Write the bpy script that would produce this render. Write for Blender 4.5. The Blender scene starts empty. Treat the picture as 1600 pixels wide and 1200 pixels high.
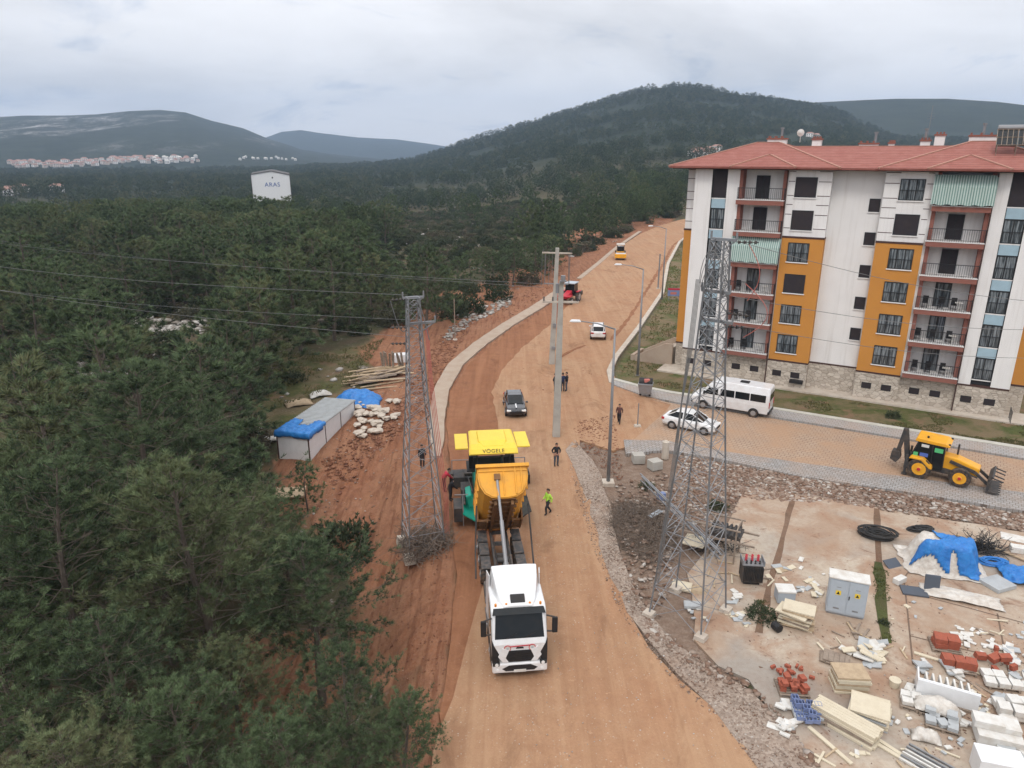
import bpy, bmesh, math, random
import numpy as np
from mathutils import Vector, Matrix
R = math.radians
random.seed(7)
# ---------------- camera, world, sun, exposure ----------------
SC = bpy.context.scene
COL = SC.collection
F = 1125.0; PITCH = R(18); SP, CP = math.sin(PITCH), math.cos(PITCH); HC = 21.5
cam = bpy.data.cameras.new("camera"); camo = bpy.data.objects.new("camera", cam); COL.objects.link(camo)
cam.sensor_width = 36; cam.lens = F / 1600 * 36; cam.clip_end = 30000; cam.clip_start = 0.1
camo.location = (0, 0, HC); camo.rotation_euler = (R(90) - PITCH, 0, 0)
SC.camera = camo
SC.view_settings.view_transform = 'Standard'; SC.view_settings.look = 'None'
SC.view_settings.exposure = 0.38; SC.view_settings.gamma = 1
SC.cycles.max_bounces = 4; SC.cycles.diffuse_bounces = 2; SC.cycles.glossy_bounces = 2
SC.cycles.transmission_bounces = 3; SC.cycles.transparent_max_bounces = 6; SC.cycles.volume_bounces = 0
SC.cycles.use_adaptive_sampling = True; SC.cycles.adaptive_threshold = 0.02
SC.cycles.caustics_reflective = False; SC.cycles.caustics_refractive = False
SUN_EL, SUN_AZ = R(52), R(200)      # overcast: the sun only gives a soft bias from behind the camera
world = bpy.data.worlds.new("World"); SC.world = world; world.use_nodes = True
def build_world():
    nt = world.node_tree; N = nt.nodes; L = nt.links; N.clear()
    out = N.new('ShaderNodeOutputWorld'); bg = N.new('ShaderNodeBackground'); bg.inputs[1].default_value = 0.1
    sky = N.new('ShaderNodeTexSky'); sky.sky_type = 'NISHITA'; sky.sun_disc = False
    sky.sun_elevation = SUN_EL; sky.sun_rotation = SUN_AZ; sky.air_density = 1.0; sky.dust_density = 2.0
    tc = N.new('ShaderNodeTexCoord'); sx = N.new('ShaderNodeSeparateXYZ'); L.new(tc.outputs['Generated'], sx.inputs[0])
    def M(op, a, b=None, c=None, clamp=False):
        m = N.new('ShaderNodeMath'); m.operation = op; m.use_clamp = clamp
        for i, v in enumerate((a, b, c)):
            if v is None: continue
            if isinstance(v, (int, float)): m.inputs[i].default_value = v
            else: L.new(v, m.inputs[i])
        return m.outputs[0]
    z = M('MAXIMUM', sx.outputs[2], 0.0)
    den = M('ADD', z, 0.22)
    cx = M('DIVIDE', sx.outputs[0], den); cy = M('DIVIDE', sx.outputs[1], den)
    cb = N.new('ShaderNodeCombineXYZ'); L.new(cx, cb.inputs[0]); L.new(cy, cb.inputs[1])
    def noise(scale, det, rough, dist=0.0, off=(0, 0, 0)):
        mp = N.new('ShaderNodeMapping'); mp.inputs['Location'].default_value = off; L.new(cb.outputs[0], mp.inputs[0])
        n = N.new('ShaderNodeTexNoise'); n.inputs['Scale'].default_value = scale; n.inputs['Detail'].default_value = det
        n.inputs['Roughness'].default_value = rough; n.inputs['Distortion'].default_value = dist
        L.new(mp.outputs[0], n.inputs['Vector']); return n.outputs[0]
    def ramp(v, a, b):
        m = N.new('ShaderNodeMapRange'); m.interpolation_type = 'SMOOTHSTEP'; L.new(v, m.inputs[0])
        m.inputs[1].default_value = a; m.inputs[2].default_value = b; return m.outputs[0]
    big = ramp(noise(0.6, 5, 0.55, 0.4, (3.1, 1.2, 0)), 0.36, 0.62)
    wisp = ramp(noise(1.7, 6, 0.6, 0.6, (7.7, 4.4, 0)), 0.54, 0.72)
    fine = noise(4.5, 5, 0.6, 0.3)
    # overcast luminance: brighter towards the zenith
    lum = M('MULTIPLY_ADD', z, 8.0, 7.7)
    lum = M('MULTIPLY', lum, M('MULTIPLY_ADD', big, 0.26, 0.78))
    lum = M('MULTIPLY', lum, M('MULTIPLY_ADD', wisp, -0.26, 1.0))
    lum = M('MULTIPLY', lum, M('MULTIPLY_ADD', fine, 0.12, 0.94))
    tint = N.new('ShaderNodeMix'); tint.data_type = 'RGBA'; L.new(wisp, tint.inputs[0])
    tint.inputs[6].default_value = (1.01, 0.995, 1.0, 1); tint.inputs[7].default_value = (0.90, 0.96, 1.08, 1)
    sc = N.new('ShaderNodeVectorMath'); sc.operation = 'SCALE'; L.new(tint.outputs[2], sc.inputs[0]); L.new(lum, sc.inputs[3])
    mx = N.new('ShaderNodeMix'); mx.data_type = 'RGBA'; mx.inputs[0].default_value = 0.93
    L.new(sky.outputs[0], mx.inputs[6]); L.new(sc.outputs[0], mx.inputs[7])
    L.new(mx.outputs[2], bg.inputs[0]); L.new(bg.outputs[0], out.inputs[0])
build_world()
sl = bpy.data.lights.new("sun", 'SUN'); sl.energy = 0.9; sl.angle = R(14); sl.color = (1, 0.96, 0.9)
so = bpy.data.objects.new("sun", sl); COL.objects.link(so)
so.rotation_euler = (R(90) - SUN_EL, 0, R(180) - SUN_AZ)

# ---------------- pixel <-> ground survey of the photograph (flat datum) ----------------
def ray(px, py):
    u = (px - 800) / F; v = (py - 600) / F
    return (u, CP - v * SP, -SP - v * CP)
def G(px, py, z=0.0):
    d = ray(px, py); t = (z - HC) / d[2]; return (d[0] * t, d[1] * t)
def AT(px, py, y):
    d = ray(px, py); t = y / d[1]; return Vector((d[0] * t, y, HC + d[2] * t))
def proj(x, y, z):
    h = z - HC; dep = y * CP - h * SP
    return (800 + F * x / dep, 600 - F * (y * SP + h * CP) / dep) if dep > 0.1 else (-9999, -9999)
def GP(pts, z=0.0): return [G(a, b, z) for a, b in pts]

# ---------------- numpy noise and terrain height ----------------
def _h(ix, iy, s):
    n = (ix.astype(np.int64) * 374761393 + iy.astype(np.int64) * 668265263 + s * 974634777) & 0x7fffffff
    n = ((n ^ (n >> 13)) * 1274126177) & 0x7fffffff
    return ((n ^ (n >> 16)) & 0xffff) / 65535.0
def vn(x, y, s=0):
    ix = np.floor(x); iy = np.floor(y); fx = x - ix; fy = y - iy
    fx = fx * fx * (3 - 2 * fx); fy = fy * fy * (3 - 2 * fy)
    a = _h(ix, iy, s); b = _h(ix + 1, iy, s); c = _h(ix, iy + 1, s); d = _h(ix + 1, iy + 1, s)
    return (a * (1 - fx) + b * fx) * (1 - fy) + (c * (1 - fx) + d * fx) * fy
def fbm(x, y, o=4, s=0):
    t = 0; a = 0.5; f = 1.0
    for k in range(o): t = t + a * vn(x * f + 13.7 * k, y * f - 7.1 * k, s + k); a *= 0.5; f *= 2.03
    return t / (1 - 0.5 ** o)
def ss(t): t = np.clip(t, 0, 1); return t * t * (3 - 2 * t)
def in_poly(x, y, poly):
    x = np.asarray(x, float); y = np.asarray(y, float); ins = np.zeros(x.shape, bool); n = len(poly)
    for i in range(n):
        x1, y1 = poly[i]; x2, y2 = poly[(i + 1) % n]
        if y1 == y2: continue
        c = ((y1 > y) != (y2 > y)) & (x < (x2 - x1) * (y - y1) / (y2 - y1) + x1); ins ^= c
    return ins
LEDGE = GP([(640, 1400), (668, 1200), (690, 1050), (700, 900), (690, 800), (680, 700), (676, 640), (690, 580), (730, 535), (790, 495), (840, 468), (900, 425), (960, 388), (1010, 358), (1060, 342), (1100, 336)])
LY = np.array([p[1] for p in LEDGE]); LX = np.array([p[0] for p in LEDGE]); _o = np.argsort(LY); LY = LY[_o]; LX = LX[_o]
def xe(y): return np.interp(y, LY, LX)
def ridge(pts, Rr, Ft, power, back=0.7):
    az = []; te = []
    for a, b in pts:
        d = ray(a, b); hz = math.hypot(d[0], d[1]); az.append(math.atan2(d[0], d[1])); te.append(HC + Rr * d[2] / hz)
    return (np.array(az), np.array(te), Rr, Ft, power, back)
RIDGES = [
 ridge([(-3500, 250), (380, 262), (480, 252), (560, 250), (640, 245), (700, 231), (760, 212), (830, 192), (900, 172), (960, 153), (1010, 139), (1060, 133), (1100, 137), (1150, 147), (1200, 156), (1300, 172), (1400, 215), (1600, 226), (2600, 240)], 1350, 260, 1.5),
 ridge([(-3500, 250), (1000, 250), (1080, 175), (1110, 158), (1150, 148), (1180, 148), (1230, 153), (1270, 159), (1350, 155), (1400, 153), (1480, 153), (1560, 158), (1600, 163), (1800, 180), (2600, 200)], 1950, 1250, 1.0),
 ridge([(-2500, 215), (-300, 190), (0, 182), (40, 180), (100, 180), (150, 178), (200, 173), (250, 171), (290, 175), (330, 188), (380, 200), (420, 217), (470, 232), (540, 239), (600, 244), (700, 250), (1600, 250), (4000, 250)], 2700, 1500, 0.9),
 ridge([(-3000, 236), (380, 225), (415, 214), (440, 205), (470, 202), (500, 207), (560, 214), (620, 217), (670, 224), (720, 232), (900, 238), (4000, 238)], 4400, 3300, 1.0, 0.22)]
def hgt(x, y):
    x = np.asarray(x, float); y = np.asarray(y, float)
    r = np.hypot(x, y); az = np.arctan2(x, y); d = xe(y) - x
    dep = 2.7 * (1 - ss((y - 38) / 26)) + 0.35
    z = -dep * ss(d / 5.5)
    z = z + (fbm(x / 9, y / 9, 4, 3) - 0.5) * 1.3 * ss((d - 3) / 8) * ss((r - 8) / 20)
    z = z + (fbm(x / 1.1, y / 1.1, 3, 9) - 0.5) * 0.30 * ss((d - 0.1) / 2.0) * ss((70 - r) / 20)
    sl = ss(d / 1.5) * ss((9 - d) / 3) * ss((60 - y) / 10); z = z + (fbm((x * .64 - y * .77) / .55, (x * .77 + y * .64) / 4.5, 3, 71) - .5) * .75 * sl
    z = z + (fbm(x / 60, y / 60, 4, 5) - 0.5) * 9 * ss((r - 260) / 300)
    z = z - 7.5 * ss((r - 150) / 210) * ss((50 - x) / 90)
    z = z - 4 * ss((r - 500) / 900) * ss((-x + 100) / 400)
    best = np.zeros_like(z)
    for (A, T, Rr, Ft, pw, back) in RIDGES:
        top = np.interp(az, A, T) - 0.0
        wob = 1 + 0.10 * (fbm(az * 14 + Rr, r / 300, 4, 11) - 0.5) * ss((r - Ft) / 400) * ss((Rr - r) / 250 + 0.15)
        t = np.clip((r - Ft) / (Rr - Ft), 0, 1)
        fall = np.clip(1 - (r - Rr) / (back * Rr), 0, 1)
        hh = np.where(r <= Rr, np.maximum(top, 0) * t ** pw, np.maximum(top, 0) * fall) * wob
        best = np.maximum(best, hh)
    return z * (1 - ss(best / 40)) + best
def hz(x, y): return float(hgt(np.array([x]), np.array([y]))[0])
def GT(px, py):
    """ground point on the terrain seen at a pixel"""
    d = ray(px, py); T = 10.0 * 1.004 ** np.arange(1500)
    k = np.nonzero(HC + d[2] * T <= hgt(d[0] * T, d[1] * T))[0]; t = float(T[k[0]]) if len(k) else 2000.0
    return (d[0] * t, d[1] * t, hz(d[0] * t, d[1] * t))
def GPT(pts): return [GT(*p)[:2] for p in pts]

# ---------------- object helpers ----------------
def tag(o, label=None, cat=None, group=None, kind=None):
    if label: o['label'] = label
    if cat: o['category'] = cat
    if group: o['group'] = group
    if kind or cat: o['kind'] = kind or 'thing'
    return o
def thing(name, label, cat, loc=(0, 0, 0), rot=0.0, group=None, tilt=None):
    o = bpy.data.objects.new(name, None); COL.objects.link(o); o.empty_display_size = 0.3
    o.location = loc; o.rotation_euler = (tilt[0], tilt[1], rot) if tilt else (0, 0, rot)
    return tag(o, label, cat, group, 'thing')
def copy_tree(o, parent=None):
    c = o.copy(); COL.objects.link(c); c.parent = parent
    for ch in o.children: copy_tree(ch, c)
    return c
class MB:
    """collects shapes into one mesh; M is the current transform, m the current material index"""
    def __init__(s, M=None): s.v = []; s.f = []; s.mi = []; s.m = 0; s.M = M or Matrix.Identity(4)
    def add(s, vs, fs):
        b = len(s.v); s.v += [tuple(s.M @ Vector(p)) for p in vs]
        s.f += [tuple(b + i for i in f) for f in fs]; s.mi += [s.m] * len(fs); return s
    def hexa(s, p): return s.add(p, [(3, 2, 1, 0), (4, 5, 6, 7), (0, 1, 5, 4), (1, 2, 6, 5), (2, 3, 7, 6), (3, 0, 4, 7)])
    def box(s, c, d, rz=0.0, taper=1.0, rx=0.0, ry=0.0):
        x, y, z = d[0] / 2, d[1] / 2, d[2] / 2; t = taper
        P = [(-x, -y, -z), (x, -y, -z), (x, y, -z), (-x, y, -z), (-x * t, -y * t, z), (x * t, -y * t, z), (x * t, y * t, z), (-x * t, y * t, z)]
        if rz or rx or ry:
            Mr = Matrix.Rotation(rz, 3, 'Z') @ Matrix.Rotation(ry, 3, 'Y') @ Matrix.Rotation(rx, 3, 'X')
            P = [tuple(Mr @ Vector(p)) for p in P]
        return s.hexa([(p[0] + c[0], p[1] + c[1], p[2] + c[2]) for p in P])
    def bx(s, x0, x1, y0, y1, z0, z1): return s.box(((x0 + x1) / 2, (y0 + y1) / 2, (z0 + z1) / 2), (x1 - x0, y1 - y0, z1 - z0))
    def bar(s, a, b, w, h=None, up=(0, 0, 1)):
        a = Vector(a); b = Vector(b); h = h or w; d = b - a; L = d.length
        if L < 1e-6: return s
        d.normalize(); u = Vector(up)
        if abs(d.dot(u)) > 0.98: u = Vector((1, 0, 0))
        sx = d.cross(u).normalized() * w / 2; sz = sx.cross(d).normalized() * h / 2
        return s.hexa([tuple(q) for q in (a - sx - sz, a + sx - sz, a + sx + sz, a - sx + sz, b - sx - sz, b + sx - sz, b + sx + sz, b - sx + sz)])
    def tube(s, pts, r, n=8, caps=True):
        pts = [Vector(p) for p in pts]; rs = r if isinstance(r, (list, tuple)) else [r] * len(pts); vs = []; fs = []
        for i, p in enumerate(pts):
            d = (pts[min(i + 1, len(pts) - 1)] - pts[max(i - 1, 0)]).normalized()
            u = Vector((0, 0, 1)) if abs(d.z) < 0.95 else Vector((1, 0, 0))
            a = d.cross(u).normalized(); b = a.cross(d).normalized()
            for k in range(n):
                t = 2 * math.pi * k / n; vs.append(tuple(p + a * math.cos(t) * rs[i] + b * math.sin(t) * rs[i]))
        for i in range(len(pts) - 1):
            for k in range(n): fs.append((i * n + k, i * n + (k + 1) % n, (i + 1) * n + (k + 1) % n, (i + 1) * n + k))
        if caps: fs.append(tuple(range(n - 1, -1, -1))); fs.append(tuple(range((len(pts) - 1) * n, len(pts) * n)))
        return s.add(vs, fs)
    def prism(s, poly, axis, a, b):
        """poly in the two other axes, extruded along axis from a to b"""
        n = len(poly)
        def P(q, t): return {'x': (t, q[0], q[1]), 'y': (q[0], t, q[1]), 'z': (q[0], q[1], t)}[axis]
        vs = [P(q, a) for q in poly] + [P(q, b) for q in poly]
        return s.add(vs, [tuple(range(n - 1, -1, -1)), tuple(range(n, 2 * n))] + [(i, (i + 1) % n, n + (i + 1) % n, n + i) for i in range(n)])
    def loft(s, rings, caps=True):
        n = len(rings[0]); vs = [p for r_ in rings for p in r_]; fs = []
        for i in range(len(rings) - 1):
            for k in range(n): fs.append((i * n + k, i * n + (k + 1) % n, (i + 1) * n + (k + 1) % n, (i + 1) * n + k))
        if caps: fs.append(tuple(range(n - 1, -1, -1))); fs.append(tuple(range((len(rings) - 1) * n, len(rings) * n)))
        return s.add(vs, fs)
    def mesh(s, name, mats):
        me = bpy.data.meshes.new(name); me.from_pydata(s.v, [], s.f)
        for m in (mats if isinstance(mats, (list, tuple)) else [mats]): me.materials.append(m)
        me.polygons.foreach_set('material_index', s.mi)
        bm = bmesh.new(); bm.from_mesh(me); bmesh.ops.recalc_face_normals(bm, faces=bm.faces); bm.to_mesh(me); bm.free()
        return me
    def build(s, name, mats, parent=None, bevel=0.0, smooth=False, loc=None, rot=None, seg=2):
        me = s.mesh(name, mats); o = bpy.data.objects.new(name, me); COL.objects.link(o); o.parent = parent
        if loc is not None: o.location = loc
        if rot is not None: o.rotation_euler = rot if isinstance(rot, (tuple, list)) else (0, 0, rot)
        if bevel:
            md = o.modifiers.new('bevel', 'BEVEL'); md.width = bevel; md.segments = seg; md.limit_method = 'ANGLE'; md.angle_limit = R(35)
        if smooth:
            me.polygons.foreach_set('use_smooth', [True] * len(me.polygons))
        return o
def npmesh(name, V, Fc, mats, parent=None, tri=True, smooth=False, attrs=None):
    me = bpy.data.meshes.new(name); V = np.asarray(V, np.float32); Fc = np.asarray(Fc, np.int32); k = Fc.shape[1]
    me.vertices.add(len(V)); me.vertices.foreach_set('co', V.ravel())
    me.loops.add(Fc.size); me.loops.foreach_set('vertex_index', Fc.ravel())
    me.polygons.add(len(Fc)); me.polygons.foreach_set('loop_start', np.arange(0, Fc.size, k, dtype=np.int32))
    if smooth: me.polygons.foreach_set('use_smooth', np.ones(len(Fc), bool))
    for m in (mats if isinstance(mats, (list, tuple)) else [mats]): me.materials.append(m)
    for an, av in (attrs or {}).items():
        a = me.attributes.new(an, 'FLOAT', 'POINT'); a.data.foreach_set('value', np.asarray(av, np.float32))
    me.update(calc_edges=True); me.validate()
    if name is None: return me
    o = bpy.data.objects.new(name, me); COL.objects.link(o); o.parent = parent
    return o

_TS = bpy.data.scenes.new('modelling')
def baked(o, mods=True):
    """the finished mesh of a skeleton or lettering, worked out away from the main scene"""
    _TS.collection.objects.link(o); vl = _TS.view_layers[0]; vl.update(); me = bpy.data.meshes.new_from_object(o.evaluated_get(vl.depsgraph)); bpy.data.objects.remove(o); return me
# ---------------- materials ----------------
def lin(r, g, b, k=1.0):
    f = lambda c: ((c / 255 + 0.055) / 1.055) ** 2.4 if c > 10 else c / 255 / 12.92
    return (min(f(r) * k, .95), min(f(g) * k, .95), min(f(b) * k, .95))
class NT:
    def __init__(s, name):
        s.mat = bpy.data.materials.new(name); s.mat.use_nodes = True; s.N = s.mat.node_tree.nodes; s.L = s.mat.node_tree.links
        s.b = s.N['Principled BSDF']; s.b.inputs['Specular IOR Level'].default_value = 0.3
        s._c = {}
    def coord(s, kind='world', scale=(1, 1, 1), rot=0.0):
        if kind == 'world': n = s.N.new('ShaderNodeNewGeometry'); o = n.outputs['Position']
        else: n = s.N.new('ShaderNodeTexCoord'); o = n.outputs['Object']
        mp = s.N.new('ShaderNodeMapping'); mp.inputs['Scale'].default_value = scale; mp.inputs['Rotation'].default_value = (0, 0, rot)
        s.L.new(o, mp.inputs[0]); return mp.outputs[0]
    def noise(s, co, scale, det=4, rough=0.55, dist=0.0):
        n = s.N.new('ShaderNodeTexNoise'); n.inputs['Scale'].default_value = scale; n.inputs['Detail'].default_value = det
        n.inputs['Roughness'].default_value = rough; n.inputs['Distortion'].default_value = dist; s.L.new(co, n.inputs['Vector']); return n.outputs[0]
    def vor(s, co, scale, feat='F1', out='Distance'):
        n = s.N.new('ShaderNodeTexVoronoi'); n.feature = feat; n.inputs['Scale'].default_value = scale; s.L.new(co, n.inputs['Vector']); return n.outputs[out]
    def rng(s, v, a, b, c=0.0, d=1.0):
        m = s.N.new('ShaderNodeMapRange'); s.L.new(v, m.inputs[0])
        for i, k in enumerate((a, b, c, d)): m.inputs[i + 1].default_value = k
        return m.outputs[0]
    def math(s, op, a, b=0.0):
        m = s.N.new('ShaderNodeMath'); m.operation = op
        for i, v in enumerate((a, b)):
            if isinstance(v, (int, float)): m.inputs[i].default_value = v
            else: s.L.new(v, m.inputs[i])
        return m.outputs[0]
    def mix(s, f, a, b, mode='MIX'):
        m = s.N.new('ShaderNodeMix'); m.data_type = 'RGBA'; m.blend_type = mode
        for i, v in ((0, f), (6, a), (7, b)):
            if isinstance(v, (int, float)): m.inputs[i].default_value = v
            elif isinstance(v, tuple): m.inputs[i].default_value = (*v[:3], 1)
            else: s.L.new(v, m.inputs[i])
        return m.outputs[2]
    def attr(s, name):
        a = s.N.new('ShaderNodeAttribute'); a.attribute_name = name; return a.outputs['Fac']
    def rand(s):
        return s.N.new('ShaderNodeObjectInfo').outputs['Random']
    def bump(s, h, strength=0.3, dist=0.05):
        b = s.N.new('ShaderNodeBump'); b.inputs['Strength'].default_value = strength; b.inputs['Distance'].default_value = dist
        s.L.new(h, b.inputs['Height']); s.L.new(b.outputs[0], s.b.inputs['Normal'])
    def col(s, v):
        if isinstance(v, tuple): s.b.inputs['Base Color'].default_value = (*v, 1)
        else: s.L.new(v, s.b.inputs['Base Color'])
        return s
    def set(s, **k):
        for a, v in k.items(): s.b.inputs[{'rough': 'Roughness', 'metal': 'Metallic', 'spec': 'Specular IOR Level', 'coat': 'Coat Weight'}[a]].default_value = v
        return s
def paint(name, c, rough=0.6, metal=0.0, dirt=0.35, dirtc=None, scale=2.0, spec=0.3, bump=0.0, coat=0.0):
    """a surface colour with weathering mottled through it"""
    t = NT(name); co = t.coord('obj'); dc = dirtc or tuple(x * 0.55 + y for x, y in zip(c, (0.05, 0.035, 0.022)))
    n = t.noise(co, scale, 6, 0.62); f = t.rng(n, 0.42, 0.75, 0, dirt)
    t.col(t.mix(f, c, dc)).set(rough=rough, metal=metal, spec=spec, coat=coat)
    if bump: t.bump(t.noise(co, scale * 8, 4, 0.6), bump, 0.02)
    return t.mat
M = {}
M['white'] = paint('white_paint', (.74, .75, .76), .35, dirt=.25, spec=.5, coat=.3)
M['carwhite'] = paint('white_car_paint', (.76, .77, .78), .3, dirt=.34, dirtc=(.50, .42, .36), spec=.5, coat=.6)
M['carblack'] = paint('black_car_paint', (.018, .02, .026), .2, dirt=.25, dirtc=(.06, .05, .045), spec=.5, coat=.8)
M['tyre'] = paint('tyre_rubber', (.03, .03, .03), .85, dirt=.8, dirtc=(.22, .14, .09), scale=5)
M['rim'] = paint('wheel_rim', (.4, .4, .41), .4, .6, dirt=.5)
M['glass'] = paint('dark_glass', (.010, .013, .015), .10, dirt=.15, spec=.35)
M['black'] = paint('black_plastic', (.02, .02, .022), .55, dirt=.4)
M['darksteel'] = paint('dark_steel', (.06, .06, .062), .6, .3, dirt=.7, dirtc=(.16, .12, .09), scale=3)
M['chassis'] = paint('dusty_chassis', (.09, .09, .092), .7, .2, dirt=.8, dirtc=(.26, .2, .16), scale=4)
M['steel'] = paint('bright_steel', (.55, .55, .55), .3, .8, dirt=.2)
M['galv'] = paint('galvanised_steel', (.27, .28, .295), .55, .4, dirt=.5, dirtc=(.25, .2, .17), scale=3)
M['yellow'] = paint('machine_yellow', lin(238, 170, 40, .95), .4, dirt=.35, dirtc=(.3, .18, .08), scale=1.5, spec=.4)
M['tipper'] = paint('tipper_yellow', lin(232, 165, 55, .95), .5, dirt=.5, dirtc=(.35, .19, .07), scale=1.2)
M['tipper_under'] = paint('tipper_underside', (.22, .11, .045), .7, dirt=.7, dirtc=(.1, .06, .035), scale=2)
M['canopy'] = paint('canopy_yellow', lin(240, 208, 74, .92), .45, dirt=.2)
M['green'] = paint('machine_green', (.01, .28, .2), .45, dirt=.3)
M['red'] = paint('machine_red', (.5, .03, .05), .45, dirt=.35)
M['concrete'] = paint('cast_concrete', (.42, .40, .36), .85, dirt=.6, dirtc=(.25, .22, .19), scale=1.3, bump=.3)
M['palecon'] = paint('pale_concrete', (.52, .46, .39), .9, dirt=.7, dirtc=(.33, .25, .19), scale=1.1, bump=.3)
M['wood'] = paint('sawn_timber', (.47, .36, .24), .8, dirt=.6, dirtc=(.25, .17, .11), scale=3)
M['woodgrey'] = paint('weathered_timber', (.30, .24, .19), .85, dirt=.7, dirtc=(.14, .1, .075), scale=3)
M['cream'] = paint('cream_stone', (.62, .55, .42), .7, dirt=.4, dirtc=(.42, .33, .22), scale=2)
M['marble'] = paint('white_marble', (.66, .65, .62), .6, dirt=.75, dirtc=(.45, .38, .3), scale=2)
M['greystone'] = paint('grey_stone_slab', (.42, .44, .45), .6, dirt=.5, dirtc=(.26, .25, .24), scale=2)
M['brick'] = paint('red_brick', (.36, .10, .06), .85, dirt=.6, dirtc=(.18, .07, .05), scale=6, bump=.4)
M['blueblock'] = paint('blue_plastic', (.16, .21, .38), .6, dirt=.5, dirtc=(.3, .3, .36), scale=4)
M['cabgrey'] = paint('cabinet_grey', (.42, .47, .52), .45, dirt=.25)
M['olive'] = paint('dark_sheet_grey', (.085, .10, .125), .7, dirt=.4)
M['lamp'] = paint('lamp_lens', (.8, .8, .78), .3, dirt=.1)
M['redlens'] = paint('red_lens', (.4, .02, .02), .3, dirt=.1)
M['orange'] = paint('orange_lens', (.7, .25, .03), .3, dirt=.1)
def tarp(name, c, c2):
    t = NT(name); co = t.coord('obj'); n = t.noise(co, 2.2, 6, .6, 1.2)
    t.col(t.mix(t.rng(n, .35, .7), c, c2)).set(rough=.42, spec=.5)
    t.bump(t.math('ADD', t.noise(co, 4, 5, .6, 2.0), t.vor(co, 3.0)), .55, .08); return t.mat
M['tarp'] = tarp('blue_tarpaulin', (.018, .15, .47), (.03, .23, .60))
M['whitesheet'] = tarp('white_plastic_sheet', (.66, .63, .58), (.48, .42, .36))
def stripes(name, a, b, sc):
    t = NT(name); co = t.coord('obj'); sx = t.N.new('ShaderNodeSeparateXYZ'); t.L.new(co, sx.inputs[0])
    w = t.math('FRACT', t.math('MULTIPLY', sx.outputs[0], sc)); t.col(t.mix(t.rng(w, .45, .55), a, b)).set(rough=.8)
    t.bump(t.noise(co, 6, 4), .4, .05); return t.mat
M['awning'] = stripes('striped_awning', (.17, .27, .24), (.46, .55, .51), 5.5)
# ground family
def soil(name, c1, c2, c3, pebble=.25, bump=.5, ruts=0.0, pc=(.5, .42, .34)):
    t = NT(name); co = t.coord('world')
    big = t.noise(co, .16, 5, .6, .4); mid = t.noise(co, 1.1, 6, .65); fin = t.noise(co, 9, 5, .7)
    a = t.mix(t.rng(big, .35, .66), c1, c2); a = t.mix(t.rng(mid, .45, .75, 0, .7), a, c3)
    a = t.mix(t.rng(fin, .35, .7, 0, .35), a, tuple(x * .6 for x in c1))
    v = t.vor(co, 7.0); sel = t.noise(co, 3.1, 2); p = t.math('MULTIPLY', t.rng(v, .26, .16), t.rng(sel, .5, .62, 0, pebble))
    a = t.mix(p, a, pc)
    if ruts:
        st = t.noise(t.coord('world', (2.2, .10, 1), ruts), 1.0, 6, .6, .5); a = t.mix(t.rng(st, .46, .64, 0, .5), a, tuple(x * .76 for x in c1))
        st2 = t.noise(t.coord('world', (1.3, .05, 1), ruts), 1.0, 4, .6, .3); a = t.mix(t.rng(st2, .5, .66, 0, .5), a, tuple(x * 1.08 for x in c2))
    dmp = t.noise(t.coord('world', (1, .45, 1), .2), .42, 6, .68, .8); a = t.mix(t.rng(dmp, .56, .66, 0, .45), a, tuple(x * .62 for x in c3)); sp = t.noise(co, 2.6, 6, .75, .6); a = t.mix(t.rng(sp, .60, .70, 0, .55), a, tuple(min(1, x * 1.25) for x in c2))
    t.col(a).set(rough=.95, spec=.15)
    h = t.math('ADD', t.math('MULTIPLY', mid, 1.0), t.math('MULTIPLY', fin, .45)); t.bump(h, bump, .12); return t.mat
M['road'] = soil('packed_tan_road', (.40, .222, .128), (.42, .265, .16), (.31, .16, .092), .75, .4, .06)
M['redlane'] = soil('damp_red_base', (.27, .120, .062), (.32, .155, .085), (.20, .085, .045), .15, .5, .05)
M['farroad'] = M['road']
M['kerbpale'] = paint('pale_kerb', (.40, .32, .25), .9, dirt=.6, dirtc=(.3, .2, .14), scale=.8, bump=.3)
def gravel():
    t = NT('loose_gravel'); co = t.coord('world'); v = t.N.new('ShaderNodeTexVoronoi'); v.inputs['Scale'].default_value = 9; t.L.new(co, v.inputs['Vector'])
    bw = t.N.new('ShaderNodeRGBToBW'); t.L.new(v.outputs['Color'], bw.inputs[0])
    a = t.mix(bw.outputs[0], (.21, .155, .12), (.42, .345, .285)); b = t.noise(co, .5, 5, .6)
    a = t.mix(t.rng(b, .5, .72, 0, .6), a, (.30, .20, .14)); t.col(a).set(rough=.95)
    t.bump(t.math('SUBTRACT', 1.0, v.outputs['Distance']), .8, .06); return t.mat
M['gravel'] = gravel()
def yard():
    t = NT('stained_concrete_yard'); co = t.coord('world'); a = t.noise(co, .22, 6, .6, .8); b = t.noise(co, .5, 6, .7, .4); c = t.noise(co, 5, 5, .6)
    q = t.mix(t.rng(a, .40, .60), (.37, .265, .19), (.47, .40, .32)); q = t.mix(t.rng(b, .48, .64, 0, .85), q, (.33, .20, .13))
    g = t.noise(co, .13, 4, .5, .5); q = t.mix(t.rng(g, .55, .66, 0, .8), q, (.30, .275, .245))
    q = t.mix(t.rng(c, .4, .75, 0, .3), q, (.22, .14, .10)); w = t.noise(t.coord('world', (1, 1, 1), .4), .33, 5, .7, 1.2); q = t.mix(t.rng(w, .60, .68, 0, .75), q, (.20, .115, .075)); v2 = t.vor(co, 3.4); q = t.mix(t.math('MULTIPLY', t.rng(v2, .2, .1), t.rng(b, .5, .6, 0, .7)), q, (.15, .09, .06)); t.col(q).set(rough=.85)
    t.bump(c, .25, .03); return t.mat
M['yard'] = yard()
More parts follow.
